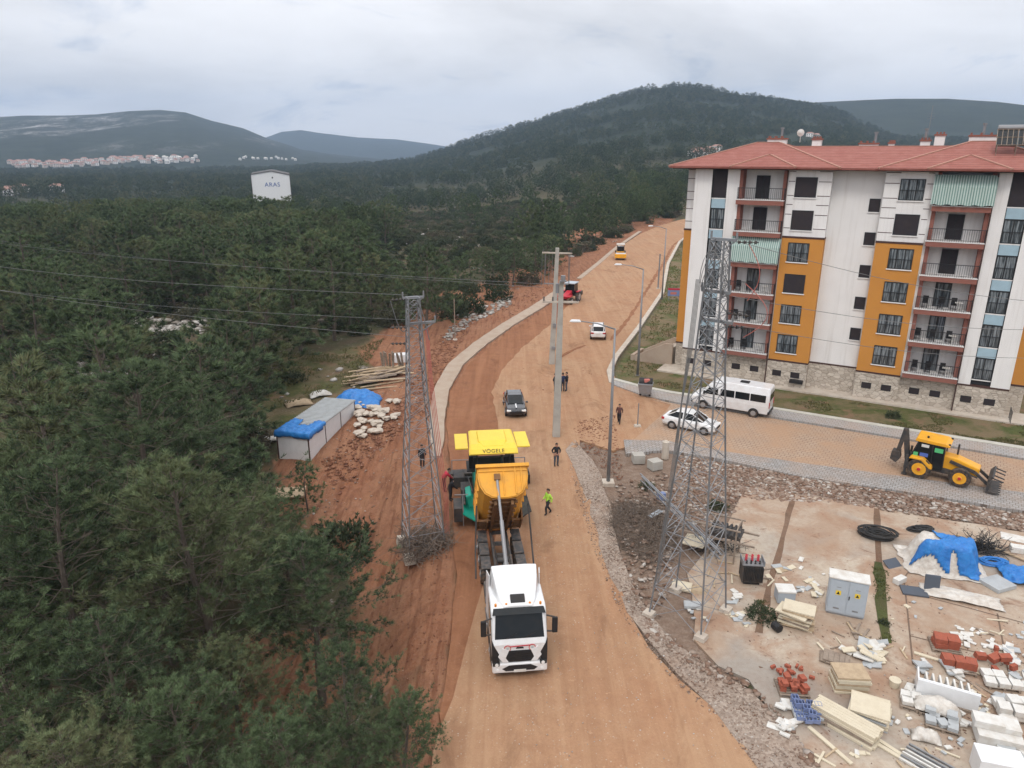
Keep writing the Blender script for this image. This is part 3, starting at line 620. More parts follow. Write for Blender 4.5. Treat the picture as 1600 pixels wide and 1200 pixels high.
# trees one can point out in the foreground (base pixel, height)
HERO = [((345, 1085), 12.5), ((150, 1120), 12.5), ((505, 1075), 8.6), ((40, 1000), 11), ((262, 930), 14), ((110, 860), 13), ((420, 930), 7.2), ((330, 1330), 7.5), ((560, 1290), 6.4), ((480, 1370), 7), ((150, 1400), 7.5), ((60, 1250), 9), ((640, 1330), 4.4), ((480, 800), 3.4), ((220, 1250), 8.6), ((330, 800), 12), ((200, 760), 11.5), ((365, 740), 9), ((60, 740), 9.4), ((380, 1180), 6.0), ((455, 950), 5.2), ((20, 1120), 10.5)]
for (p, h) in HERO:
    x, y = G(p[0], p[1], -2.6); spots.append((x, y, h)); cellmap.setdefault((int(x // 6), int(y // 6)), []).append((x, y))
tries = 0
rnd = random.Random(11)
while len(spots) < 700 and tries < 90000:
    tries += 1; r = math.sqrt(rnd.uniform(20 ** 2, 190 ** 2)); a = R(rnd.uniform(-44, 12)); x, y = r * math.sin(a), r * math.cos(a)
    h = rnd.choice((rnd.uniform(4.5, 7), rnd.uniform(7.5, 10.8), rnd.uniform(8.5, 11.5)))
    if math.sqrt((x + 12) ** 2 + (y - 29) ** 2) < 3.6: continue
    if in_poly([x], [y], ROCKY)[0] and rnd.random() < .75: continue
    dens = fbm(np.array([x / 22]), np.array([y / 22]), 3, 77)[0]
    if dens < .43: continue
    put(x, y, h, 3.6 + 2.6 * rnd.random())
print('TREES', len(spots))
spots.sort(key=lambda s: math.hypot(s[0], s[1]) / s[2])
indiv, rest = spots[:300], spots[300:]
tree_objs = {}
LBL = {'near': 'tall airy pine in the foreground wood below the red slope', 'mid': 'mid-distance pine standing in the wood left of the road', 'far': 'small distant pine at the back of the wood'}
def light(px, py): return None
first = {}
farsrc = []
for i, (x, y, h) in enumerate(indiv):
    r = math.hypot(x, y); kind = 'near' if r < 44 else ('mid' if r < 400 else 'far')
    if i >= len(indiv) - 6: kind = 'far'
    wm, cm, h0 = KINDS[kind][i % len(KINDS[kind])]; s_ = h / h0
    px, py = proj(x, y, hz(x, y) + h * .6)
    if r < 44: where = 'foreground'; gr = 'pines in the foreground wood'
    elif r < 75: where = 'middle'; gr = 'pines in the middle of the wood'
    else: where = 'back'; gr = 'pines further back in the wood'
    side = 'far left' if px < 200 else ('left' if px < 400 else ('between the left edge and the cabin' if px < 560 else 'beside the road'))
    lab = {'foreground': 'tall airy pine in the foreground wood, ', 'middle': 'bushy pine in the middle of the wood, ', 'back': 'small dense pine at the back of the wood, '}[where] + {'far left': 'near the left edge of the photo', 'left': 'left of the portable cabin', 'between the left edge and the cabin': 'near the portable cabin', 'beside the road': 'close to the dirt road'}[side]
    t = thing('pine_tree', lab, 'tree', (x, y, hz(x, y) - .1), rnd.uniform(0, 6.28), gr + ' ' + side)
    t.scale = (s_ * rnd.uniform(1.0, 1.35),) * 2 + (s_,)
    for nm, me in (('trunk', wm), ('crown', cm)):
        c = bpy.data.objects.new(nm, me); COL.objects.link(c); c.parent = t
        if nm == 'crown' and kind == 'far': farsrc.append(c)
        if nm == 'crown' and kind == 'mid' and len(tree_objs.setdefault('mid', [])) < 4 and me.name not in [q.data.name for q in tree_objs['mid']]: tree_objs['mid'].append(c)
# everything beyond the individually built trees: scattered masses
def scatter_mass(name, pts, sources, m_unused, label, cat, smin, smax, seed):
    """one object whose points carry copies of the source crowns"""
    P = np.array(pts, np.float32); me = bpy.data.meshes.new(name); me.vertices.add(len(P)); me.vertices.foreach_set('co', P.ravel())
    rg = np.random.default_rng(seed)
    o = bpy.data.objects.new(name, me); COL.objects.link(o); tag(o, label, cat, None, 'stuff')
    ng = bpy.data.node_groups.new(name, 'GeometryNodeTree'); ng.interface.new_socket('Geometry', in_out='INPUT', socket_type='NodeSocketGeometry'); ng.interface.new_socket('Geometry', in_out='OUTPUT', socket_type='NodeSocketGeometry')
    N = ng.nodes; L = ng.links; gi = N.new('NodeGroupInput'); go = N.new('NodeGroupOutput'); ip = N.new('GeometryNodeInstanceOnPoints'); g2 = N.new('GeometryNodeGeometryToInstance')
    for s_ in sources:
        oi = N.new('GeometryNodeObjectInfo'); oi.transform_space = 'ORIGINAL'; oi.inputs['Object'].default_value = s_; oi.inputs['As Instance'].default_value = True
        L.new(oi.outputs['Geometry'], g2.inputs[0])
    L.new(gi.outputs[0], ip.inputs['Points']); L.new(g2.outputs[0], ip.inputs['Instance']); ip.inputs['Pick Instance'].default_value = True
    r1 = N.new('FunctionNodeRandomValue'); r1.data_type = 'FLOAT_VECTOR'; r1.inputs[0].default_value = (0, 0, 0); r1.inputs[1].default_value = (.12, .12, 6.28); L.new(r1.outputs[0], ip.inputs['Rotation'])
    r2 = N.new('FunctionNodeRandomValue'); r2.data_type = 'FLOAT'; r2.inputs[2].default_value = smin; r2.inputs[3].default_value = smax; r2.inputs['Seed'].default_value = 3; L.new(r2.outputs[1], ip.inputs['Scale'])
    L.new(ip.outputs[0], go.inputs[0]); md = o.modifiers.new('scatter', 'NODES'); md.node_group = ng; return o
def field(n, r0, r1, a0, a1, test, seed, mind=None):
    rg = np.random.default_rng(seed); r = np.sqrt(rg.uniform(r0 ** 2, r1 ** 2, n)); a = np.radians(rg.uniform(a0, a1, n)); x = r * np.sin(a); y = r * np.cos(a)
    k = test(x, y, r, rg); x, y = x[k], y[k]; return np.stack([x, y, hgt(x, y) - .25], -1)
def t_far(x, y, r, rg):
    k = ((xe(y) - x) > 7) | (y > 300) | (x > 110); k &= ~((x > 10) & (y < 130)); k &= ~(in_poly(x, y, ROCKY) & (rg.random(len(x)) < .9))
    dens = fbm(x / 40, y / 40, 3, 55); k &= dens > .46
    k &= ~((np.abs(x + 129.7) < 13) & (np.abs(y - 405) < 16)); k &= ~((np.abs(x + 122) < 14) & (y > 335) & (y < 392))
    road = (np.abs(y - (230 + (x - 55) * .5)) < 9) & (x > 45) & (x < 220); return k & ~road
midsrc = tree_objs.get('mid', []); 
f1 = field(3400, 120, 330, -46, 44, lambda x, y, r, g_: t_far(x, y, r, g_) & ~((r < 185)), 91)
def clear_glades(P, hh, seed):
    rg = np.random.default_rng(seed); h_ = P[:, 2] + hh - HC; dep = P[:, 1] * CP - h_ * SP; px = 800 + F * P[:, 0] / dep; py = 600 - F * (P[:, 1] * SP + h_ * CP) / dep
    bad = np.zeros(len(P), bool)
    for g_ in GLADES: bad |= in_poly(px, py, g_)
    return P[~(bad & (rg.random(len(P)) < .85))]
f1 = clear_glades(f1, 4.5, 1)
restp = np.array([(x, y, hz(x, y)) for x, y, h in rest]).reshape(-1, 3)
f1 = np.vstack([f1, restp])
scatter_mass('pine_wood', f1, midsrc, None, 'continuous green pine wood stretching away behind the nearer trees', 'wood', .7, 1.3, 1)
f2 = field(44000, 320, 1500, -47, 47, lambda x, y, r, g_: t_far(x, y, r, g_), 92)
f2[:, 2] -= .6
f2 = f2[(np.hypot(f2[:, 0], f2[:, 1]) < 1360)]
scatter_mass('hillside_forest', f2, farsrc, None, 'dark pine forest covering the hillside up to the skyline', 'forest', .55, 1.15, 2)
# scrub and rocks in the clearings
bo = bpy.data.objects.new('leaves', BUSH[0]); 
def shrub(x, y, s_, label, group=None, me=None):
    o = bpy.data.objects.new('shrub', me or BUSH[rnd.randrange(3)]); COL.objects.link(o); o.location = (x, y, hz(x, y) - .05); o.scale = (s_, s_, s_ * rnd.uniform(.7, 1)); o.rotation_euler = (0, 0, rnd.uniform(0, 6)); tag(o, label, 'shrub', group); return o
sh = []
for (px, py, s_, lb) in [(1348, 0, 0, ''), (1010, 762, .55, 'small green bush beside the tall street lamp base'), (1120, 795, .6, 'green bush growing among the rubble behind the lattice tower'), (1190, 965, .7, 'dark green bush beside the leaning stack of boards'), (1396, 652, .6, 'low green bush on the verge by the stone plinth'), (400, 575, 1.6, 'large grey green bush at the clearing behind the portable cabin'), (450, 590, 1.4, 'rounded bush beside the clearing left of the blue heap'), (1380, 975, .3, 'weed tuft sprouting from the mossy drain strip')]:
    if not s_: continue
    x, y = G(px, py); sh.append(shrub(x, y, s_, lb))
ns = field(9500, 40, 480, -45, 20, lambda x, y, r, g_: (in_poly(x, y, ROCKY) | (g_.random(len(x)) < .4) & (r < 330)) & ((xe(y) - x) > 5) & ~in_poly(x, y, BARE), 93)
ns[:, 2] += .2
scatter_mass('scrub', ns, sh[:3], None, 'low grey green scrub filling the clearings in the wood', 'scrub', .8, 2.3, 5)
def in_px(poly, n, seed, z=.1):
    P = GPT(poly) if poly[0][1] < 600 and poly[0][0] < 1000 else GP(poly); rg = np.random.default_rng(seed); xs = [p[0] for p in P]; ys = [p[1] for p in P]; x = rg.uniform(min(xs), max(xs), n * 4); y = rg.uniform(min(ys), max(ys), n * 4)
    k = in_poly(x, y, P); x, y = x[k][:n], y[k][:n]; return np.stack([x, y, hgt(x, y) + z], -1)
def rock_mesh(seed, r=1.0, flat=.6):
    bm = bmesh.new(); bmesh.ops.create_icosphere(bm, subdivisions=1, radius=r); rg = random.Random(seed)
    for v in bm.verts: v.co *= rg.uniform(.65, 1.2); v.co.z *= flat
    me = bpy.data.meshes.new('rock'); bm.to_mesh(me); bm.free(); return me
ROCK = [rock_mesh(i) for i in range(5)]
def rockset(name, pts, s0, s1, m, label, cat, seed, flat=1.0):
    """loose stones too many to count, as one mesh"""
    rg = np.random.default_rng(seed); VV = []; TT = []; KK = []; b = 0
    base = [(np.array([v.co[:] for v in me.vertices]), np.array([p.vertices[:] for p in me.polygons])) for me in ROCK]
    for i, p in enumerate(pts):
        v, f = base[i % 5]; s_ = s0 + (s1 - s0) * rg.random() ** 2.5; a = rg.uniform(0, 6.28); c, s = math.cos(a), math.sin(a)
        q = v * np.array([rg.uniform(.7, 1.5), rg.uniform(.6, 1.1), rg.uniform(.5, 1.0) * flat]) * s_; q = np.stack([q[:, 0] * c - q[:, 1] * s, q[:, 0] * s + q[:, 1] * c, q[:, 2]], -1) + np.array(p)
        VV.append(q); TT.append(f + b); b += len(v); KK.append(np.full(len(v), rg.random()))
    o = npmesh(name, np.vstack(VV), np.vstack(TT), m, attrs={'tip': np.concatenate(KK)}); return tag(o, label, cat, None, 'stuff')
rp = field(14000, 45, 470, -44, 16, lambda x, y, r, g_: (in_poly(x, y, ROCKY) | ((fbm(x / 9, y / 9, 3, 66) > .54) & (r < 300))) & ((xe(y) - x) > 5) & (fbm(x / 6, y / 6, 3, 67) > .5), 94)
rp = np.vstack([rp, in_px([(620, 385), (700, 400), (840, 360), (960, 330), (860, 322), (660, 345)], 420, 52, .3), in_px([(20, 575), (40, 592), (240, 598), (250, 582), (120, 572)], 420, 50, .1), in_px([(205, 500), (215, 522), (325, 528), (325, 505)], 200, 51, .1)])
rp[:, 2] += .3
rockset('limestone_rocks', rp, .16, .75, M['limestone'], 'pale limestone rocks scattered among the scrub', 'rocks', 8)
# pale stones along the road cut and the rubble bank
rockset('roadside_stones', np.vstack([in_px([(690, 540), (740, 505), (800, 478), (800, 462), (750, 480), (700, 515)], 420, 1, .1), in_px([(880, 395), (930, 365), (1000, 345), (960, 380)], 60, 2, .1)]), .08, .42, M['limestone'], 'pale limestone stones heaped along the road bank', 'stones', 9)
rockset('rubble_bank', np.vstack([in_px([(1060, 712), (1250, 745), (1430, 775), (1600, 805), (1700, 830), (1700, 850), (1500, 812), (1300, 786), (1180, 782), (1130, 770), (1060, 750)], 9500, 3, .03), in_px([(1040, 760), (1160, 765), (1150, 800), (1090, 830), (1040, 820)], 1200, 33, .04), in_px([(1340, 768), (1460, 782), (1500, 815), (1380, 800)], 900, 34, .1)]), .02, .19, M['rubble'], 'broken concrete rubble heaped along the street edge', 'rubble', 10)
rockset('rubble_bank', np.vstack([in_px([(960, 760), (1040, 740), (1060, 830), (1030, 980), (1010, 1000), (975, 880)], 1000, 4), in_px([(1000, 950), (1060, 1010), (1160, 1060), (1230, 1130), (1300, 1230), (1260, 1200), (1180, 1090), (1090, 1050), (1020, 1000)], 500, 5)]), .03, .2, M['rubble'], 'loose stones and dirt banked beside the gravel shoulder', 'rubble', 11)
rockset('gravel_stones', in_px([(900, 690), (940, 745), (965, 860), (1020, 972), (1110, 1046), (1215, 1126), (1340, 1300), (1230, 1300), (1150, 1160), (1045, 1060), (968, 960), (925, 855), (890, 735)], 5200, 6, .12), .015, .06, M['rubble'], 'loose grey gravel on the road shoulder', 'gravel', 12)
rockset('slope_stones', in_px([(560, 870), (700, 760), (700, 1100), (640, 1120), (600, 1000)], 900, 7, .02), .012, .07, M['redearth'], 'small stones scattered on the red slope', 'stones', 13)
rockset('slope_stones', in_px([(430, 740), (640, 560), (700, 640), (560, 800), (480, 800)], 700, 17, .03), .02, .12, M['rubble'], 'pale stones scattered on the red earth below the cabin', 'stones', 14)
mth = M['redearth']
rockset('earth_clods', np.vstack([in_px([(790, 500), (860, 455), (900, 400), (930, 375), (900, 372), (860, 400), (840, 440), (780, 485)], 1500, 8, .08), in_px([(560, 700), (620, 640), (660, 560), (690, 520), (740, 500), (690, 590), (680, 640)], 1600, 9, .04), in_px([(500, 690), (640, 620), (620, 660), (520, 730)], 900, 19, .04)]), .02, .21, mth, 'loose red earth clods along the road cut', 'earth', 15, .6)
rockset('earth_clods', np.vstack([in_px([(890, 660), (960, 650), (975, 760), (950, 740), (915, 710)], 900, 10, .1), in_px([(820, 560), (900, 560), (960, 600), (900, 640), (850, 620), (800, 570)], 260, 11, .08)]), .02, .12, mth, 'red earth clods around the utility pole foot', 'earth', 16, .6)
# ================= apartment building =================
BROT = math.atan2(-.494, .869)
bld = thing('apartment_building', 'six storey white and ochre apartment block with red tiled roof and stone base', 'building', (17.2, 70.2, 0), BROT)
FL = [3.05 + 2.83 * k for k in range(6)]; TOP = 19.9
def bpart(name, mats, fn, parent=bld, **k):
    mb = MB(); fn(mb); return mb.build(name, mats, parent, **k)
def walls(mb):
    mb.m = 0
    for s0, s1, y0, y1, z0, z1 in ((0, 27.6, 1.3, 14, 2.5, TOP), (0, 1.6, 0, 1.3, 2.6, TOP), (3.0, 4.1, 0, 1.3, 2.6, TOP), (11.9, 16.0, .9, 1.3, 2.5, TOP), (23.8, 24.8, 0, 1.3, 2.6, TOP), (26.25, 27.6, 0, 1.3, 2.6, TOP),
                                   (8.35, 11.9, 0, 1.3, 14.1, TOP), (16.0, 19.55, 0, 1.3, 14.1, TOP), (-1.25, 0, 2.0, 7.5, 14.1, TOP), (27.6, 28.85, 2.0, 7.5, 14.1, TOP), (8.2, 8.35, .1, 1.3, 2.5, TOP), (19.55, 19.75, .1, 1.3, 2.5, TOP)):
        mb.bx(s0, s1, y0, y1, z0, z1)
    mb.m = 1
    for s0, s1, y0, y1, z0, z1 in ((8.35, 11.9, -.05, 1.3, 2.6, 14.0), (16.0, 19.55, -.05, 1.3, 2.6, 14.0), (-1.28, 0, 1.95, 7.5, 2.6, 14.0), (27.6, 28.88, 1.95, 7.5, 2.6, 14.0)):
        mb.bx(s0, s1, y0, y1, z0, z1)
    mb.m = 2
    for s0, s1, y0 in ((8.33, 11.92, -.09), (15.98, 19.57, -.09), (-1.32, 0, 1.91), (27.6, 28.92, 1.91)): mb.bx(s0, s1, y0, y0 + 1.2, 13.98, 14.14)
    for s0, s1, y0 in ((8.33, 11.92, -.09), (15.98, 19.57, -.09), (0, 4.1, -.04), (23.8, 27.6, -.04), (11.92, 15.98, .86), (-1.32, 0, 1.91), (27.6, 28.9, 1.91)): mb.bx(s0, s1, y0, y0 + 1.2, 2.48, 2.62)
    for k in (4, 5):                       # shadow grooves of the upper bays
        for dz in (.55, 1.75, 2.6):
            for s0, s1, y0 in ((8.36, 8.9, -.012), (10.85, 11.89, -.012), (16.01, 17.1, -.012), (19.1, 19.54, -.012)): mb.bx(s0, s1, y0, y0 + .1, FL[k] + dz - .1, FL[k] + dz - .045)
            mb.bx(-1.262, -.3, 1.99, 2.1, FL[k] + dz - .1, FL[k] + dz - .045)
bpart('wall', [M['wallwhite'], M['wallorange'], M['darkbrown']], walls)
def plinth(mb):
    for s0, s1, y0 in ((0, 4.1, -.02), (4.1, 8.3, .25), (8.33, 11.9, -.06), (11.9, 16, .88), (16, 19.56, -.06), (19.56, 23.8, .25), (23.8, 27.6, -.02)): mb.bx(s0, s1, y0, 13.9, -.3, 2.5)
    mb.bx(-1.27, 0, 1.96, 7.4, -.3, 2.5); mb.bx(27.6, 28.87, 1.96, 7.4, -.3, 2.5)
bpart('stone_plinth', M['stone'], plinth)
for s_, y0 in ((.6, -.02), (2.2, -.02), (4.95, .25), (6.7, .25), (8.85, -.06), (10.5, -.06), (16.6, -.06), (18.2, -.06), (20.4, .25), (22.0, .25), (24.3, -.02), (26.0, -.02)):
    bpart('basement_window', [M['frame'], M['shutter']], lambda mb: (mb.bx(s_, s_ + .8, y0 - .03, y0 + .05, 1.05, 1.6), setattr(mb, 'm', 1), mb.bx(s_ + .06, s_ + .74, y0 - .045, y0, 1.11, 1.54)))
bpart('air_conditioner', [M['black']], lambda mb: mb.bx(10.5, 11.7, -.45, -.07, .62, .95), bevel=.03)
def window(s0, s1, y0, z0, z1, kind, mull=2, bars=True):
    def fr(mb):
        mb.m = 0; t = .07
        mb.bx(s0, s1, y0 - .06, y0 + .04, z0, z0 + t); mb.bx(s0, s1, y0 - .06, y0 + .04, z1 - t, z1); mb.bx(s0, s0 + t, y0 - .06, y0 + .04, z0 + t, z1 - t); mb.bx(s1 - t, s1, y0 - .06, y0 + .04, z0 + t, z1 - t)
        if kind == 'pane':
            for j in range(1, mull + 1): x = s0 + (s1 - s0) * j / (mull + 1); mb.bx(x - .05, x + .05, y0 - .05, y0 + .04, z0 + t, z1 - t)
            if bars:
                zb = z0 + (z1 - z0) * .47; mb.bx(s0 + t, s1 - t, y0 - .085, y0 - .062, zb, zb + .04); n = int((s1 - s0) / .13)
                for j in range(1, n): x = s0 + (s1 - s0) * j / n; mb.bx(x - .009, x + .009, y0 - .08, y0 - .065, z0 + .03, zb)
        mb.m = 1; mb.bx(s0 - .06, s1 + .06, y0 - .1, y0 + .02, z0 - .09, z0 - .003)
    w = bpart('window', [M['frame'], M['wallwhite']], fr)
    bpart('pane' if kind == 'pane' else 'shutter', M['pane'] if kind == 'pane' else M['shutter'], lambda mb: mb.bx(s0 + .06, s1 - .06, y0 - (.02 if kind == 'pane' else .035), y0 + .03, z0 + .06, z1 - .06), parent=w)
b1 = ['pane', 'pane', 'shut', 'pane', 'shut', 'shut']; b2 = ['pane', 'pane', 'pane', 'pane', 'shut', 'pane']
for k in range(6):
    yb = -.05 if k < 4 else 0
    window(8.95, 10.75, yb, FL[k] + .33, FL[k] + 2.05, b1[k]); window(17.15, 18.98, yb, FL[k] + .33, FL[k] + 2.05, b2[k])
    if k: window(14.98, 15.85, .9, FL[k] - .75, FL[k] + .35, 'shut')
def strip(s0, s1):
    for k in range(6):
        z1 = FL[k] + (1.93 if k < 5 else 2.6); window(s0 + .04, s1 - .04, .22, FL[k] + .06, z1, 'pane' if k < 5 else 'shut', 1)
        if k < 5: bpart('blue_panel', [M['bluepanel'], M['frame']], lambda mb: (mb.bx(s0 + .06, s1 - .06, .12, .24, z1 + .04, FL[k + 1] - .04), setattr(mb, 'm', 1), mb.bx(s0 + .02, s1 - .02, .15, .26, z1 + .005, z1 + .038), mb.bx(s0 + .02, s1 - .02, .15, .26, FL[k + 1] - .038, FL[k + 1] + .055)))
    bpart('window_recess', M['frame'], lambda mb: (mb.bx(s0, s1, .27, 1.3, 2.62, TOP - .1), mb.bx(s0 - .0, s0 + .018, .02, .27, 2.7, TOP - .1), mb.bx(s1 - .018, s1, .02, .27, 2.7, TOP - .1)))
strip(1.6, 3.0); strip(24.8, 26.25)
def balconies(s0, s1, awn, stuff):
    bpart('balcony_frame', [M['brownband'], M['darkbrown']], lambda mb: (mb.bx(s0 + .003, s0 + .30, .02, 1.28, 2.6, TOP - .12), mb.bx(s1 - .30, s1 - .003, .02, 1.28, 2.6, TOP - .12), setattr(mb, 'm', 1), mb.tube([(s1 + .05, -.08, 0), (s1 + .05, -.08, TOP - .1)], .055, 6)))
    for k in range(6):
        b = bpart('balcony', [M['brownband'], M['wallwhite']], lambda mb: (mb.bx(s0 - .06, s1 + .0, -.55, 1.29, FL[k] - .42, FL[k] - .02), setattr(mb, 'm', 1), mb.bx(s0 - .09, s1 + .02, -.58, 1.28, FL[k] - .017, FL[k] + .04)))
        def rail(mb):
            y0 = -.5; z0 = FL[k] + .04; mb.bx(s0, s1, y0 - .025, y0 + .025, z0 + .98, z0 + 1.03); mb.bx(s0, s1, y0 - .015, y0 + .015, z0 + .1, z0 + .13)
            n = int((s1 - s0) / .16)
            for j in range(n + 1): x = s0 + .01 + (s1 - s0 - .02) * j / n; mb.bx(x - .012, x + .012, y0 - .01, y0 + .01, z0, z0 + .98)
            for x in (s0 + .02, s1 - .02):
                mb.bx(x - .02, x + .02, y0 + .025, 0, z0 + .98, z0 + 1.03)
                for yy in (-.35, -.2, -.05): mb.bx(x - .01, x + .01, yy, yy + .02, z0, z0 + .98)
        bpart('railing', M['frame'], rail, parent=b)
        d0 = s0 + 1.25; d1 = d0 + 1.2; opn = k in stuff
        dr = bpart('balcony_door', [M['frame']], lambda mb: (mb.bx(d0, d0 + .08, 1.2, 1.33, FL[k] + .05, FL[k] + 2.1), mb.bx(d1 - .08, d1, 1.2, 1.33, FL[k] + .05, FL[k] + 2.1), mb.bx(d0 + .08, d1 - .08, 1.2, 1.33, FL[k] + 2.02, FL[k] + 2.1), mb.bx((d0 + d1) / 2 - .04, (d0 + d1) / 2 + .04, 1.21, 1.32, FL[k] + .05, FL[k] + 2.02)))
        bpart('pane', M['pane'] if opn else M['shutter'], lambda mb: mb.bx(d0 + .08, d1 - .08, 1.25, 1.31, FL[k] + .05, FL[k] + 2.02), parent=dr)
        if k == awn:
            def aw(mb):
                n = 18; fr = []; z1 = FL[k] + 2.42; z0 = FL[k] + .12
                for i in range(n):
                    a = s0 - .2 + (s1 - s0 + .3) * i / (n - 1); dz = .05 * math.sin(i * 1.7)
                    fr.append([(a, -.05, z1), (a, -.55 + .03 * math.sin(i * 2.3), z1 - .9), (a, -.78 + .05 * math.sin(i * 1.9), z0 + dz), (a, -.73, z0 + dz), (a, -.5, z1 - .9), (a, -.02, z1 - .03)])
                mb.loft(fr)
            bpart('awning', M['awning'], aw, parent=b)
        if opn:
            rr_ = random.Random(k * 7 + int(s0))
            for j in range(2 if rr_.random() < .5 else 3):
                x = s0 + .5 + j * 1.1 + rr_.uniform(0, .3)
                bpart('balcony_chair', M['black'], lambda mb: (mb.box((x, .3, FL[k] + .48), (.45, .45, .06)), mb.box((x, .52, FL[k] + .76), (.42, .05, .56), rx=.15), [mb.bx(x + dx - .02, x + dx + .02, dy - .02, dy + .02, FL[k] + .042, FL[k] + .47) for dx in (-.18, .18) for dy in (.12, .5)]), parent=b)
            bpart('balcony_table', M['marble'], lambda mb: (mb.box((s1 - .9, .2, FL[k] + .7), (.6, .5, .04)), mb.bx(s1 - .93, s1 - .87, .17, .23, FL[k] + .042, FL[k] + .69)), parent=b)
balconies(4.1, 8.2, 3, (0, 1, 2)); balconies(19.75, 23.8, 5, (0, 1, 2))
def hip(mb, s0, s1, y0, y1, ze, rise, inset):
    my = (y0 + y1) / 2
    V = [(s0, y0, ze), (s1, y0, ze), (s1, y1, ze), (s0, y1, ze), (s0 + inset, my, ze + rise), (s1 - inset, my, ze + rise), (s0, y0, ze - .16), (s1, y0, ze - .16), (s1, y1, ze - .16), (s0, y1, ze - .16)]
    mb.add(V, [(0, 1, 5, 4), (1, 2, 5), (2, 3, 4, 5), (3, 0, 4), (0, 6, 7, 1), (1, 7, 8, 2), (2, 8, 9, 3), (3, 9, 6, 0), (9, 8, 7, 6)])
    for a, b in ((0, 4), (1, 5), (2, 5), (3, 4), (4, 5)):
        if (Vector(V[a]) - Vector(V[b])).length > .01: mb.m = 1; mb.bar(V[a], V[b], .22, .14); mb.m = 0
M['ridge'] = paint('ridge_tile', (.42, .22, .17), .85)
rf = bpart('roof', [M['tiles'], M['ridge']], lambda mb: (hip(mb, -2.1, 29.7, -.75, 14.6, TOP + .16, 1.75, 6), hip(mb, -2.3, 12.5, -1.0, 13.2, TOP + .19, 2.1, 6.4), hip(mb, 15.4, 29.9, -1.0, 13.2, TOP + .19, 2.1, 6.4), hip(mb, 3.4, 9.0, -1.25, 4.5, TOP + .21, .98, 2.7), hip(mb, 19.0, 24.6, -1.25, 4.5, TOP + .21, .98, 2.7)))
bpart('eave', M['darkbrown'], lambda mb: (mb.bx(-2.0, 29.6, -.68, 14.5, TOP - .06, TOP - .003),), parent=rf)
def chim(s, y, w, d, z1, flue=0):
    z1 -= .6
    c = bpart('chimney', [M['wallwhite'], M['brownband']], lambda mb: (mb.bx(s, s + w, y, y + d, TOP + .3, z1), setattr(mb, 'm', 1), mb.bx(s - .08, s + w + .08, y - .08, y + d + .08, z1 + .003, z1 + .14), [mb.bx(s + w * j / 3 + .05, s + w * j / 3 + .2, y + .1, y + d - .1, z1 + .143, z1 + .32) for j in range(3)]), parent=rf)
    if flue: bpart('flue_pipe', M['galv'], lambda mb: (mb.tube([(s + flue, y + d / 2, z1 + .1), (s + flue, y + d / 2, z1 + .95)], .11, 10), mb.tube([(s + flue, y + d / 2, z1 + .955), (s + flue, y + d / 2, z1 + 1.1)], .17, 10)), parent=c)
chim(5.0, 6.0, 1.7, .9, TOP + 3.15, 1.2); chim(8.9, 7.0, .8, .8, TOP + 3.1); chim(12.9, 8.0, 1.6, .9, TOP + 2.7, 1.3); chim(15.3, 9.0, .5, .6, TOP + 2.75); chim(17.9, 8.2, .8, .8, TOP + 2.95, .35); chim(19.0, 7.4, .8, .8, TOP + 3.4); chim(21.6, 7.0, 2.2, .9, TOP + 3.3, 1.0)
bpart('tv_antenna', M['galv'], lambda mb: (mb.tube([(18.4, 9.2, TOP + 2), (18.4, 9.2, TOP + 5.4)], .02, 5), [mb.bar((18.1, 9.2, TOP + 4.3 + .2 * j), (18.7, 9.2, TOP + 4.3 + .2 * j), .015) for j in range(3)]), parent=rf)
bpart('satellite_dish', M['marble'], lambda mb: (mb.tube([(7.9, 6.4, TOP + 2.3), (7.9, 6.4, TOP + 3.1)], .03, 5), mb.loft([[(7.9 + r_ * math.cos(a), 6.3 - (.14 - r_ * .3), TOP + 3.15 + r_ * math.sin(a)) for a in [j * .628 for j in range(10)]] for r_ in (.04, .2, .34)])), parent=rf)
wl = Matrix.Translation((17.2, 70.2, 0)) @ Matrix.Rotation(BROT, 4, 'Z')
sw = wl @ Vector((23.6, 2.2, TOP + 1.45))
solar = thing('solar_water_heater', 'dark solar water heater frame standing on the red roof by the right edge', 'solar panel', sw, BROT)
def solf(mb):
    for j in range(2):
        x0 = j * 1.5 - .2
        mb.add([(x0, 0, .5), (x0 + 1.35, 0, .5), (x0 + 1.35, 1.3, 1.7), (x0, 1.3, 1.7), (x0, .04, .43), (x0 + 1.35, .04, .43), (x0 + 1.35, 1.34, 1.63), (x0, 1.34, 1.63)], [(0, 1, 2, 3), (7, 6, 5, 4), (0, 4, 5, 1), (1, 5, 6, 2), (2, 6, 7, 3), (3, 7, 4, 0)])
mb = MB(); solf(mb); mb.build('collector_panel', M['glass'], solar)
mb = MB()
for j in range(9): x = -.2 + j * .355; mb.bar((x, -.02, .53), (x, 1.28, 1.73), .04)
for (y, z) in ((0, .5), (.65, 1.1), (1.3, 1.72)): mb.bar((-.25, y, z + .03), (2.7, y, z + .03), .05)
for x in (-.1, 1.2, 2.5):
    mb.bar((x, 0, .5), (x, .2, -.6), .05); mb.bar((x, 1.3, 1.7), (x, 1.2, -.1), .05); mb.bar((x, 0, .4), (x, 1.25, .0), .04)
mb.build('stand', M['woodgrey'], solar)
mb = MB(); mb.tube([(-.2, 1.5, 1.85), (2.6, 1.5, 1.85)], .24, 12); mb.build('tank', M['galv'], solar)
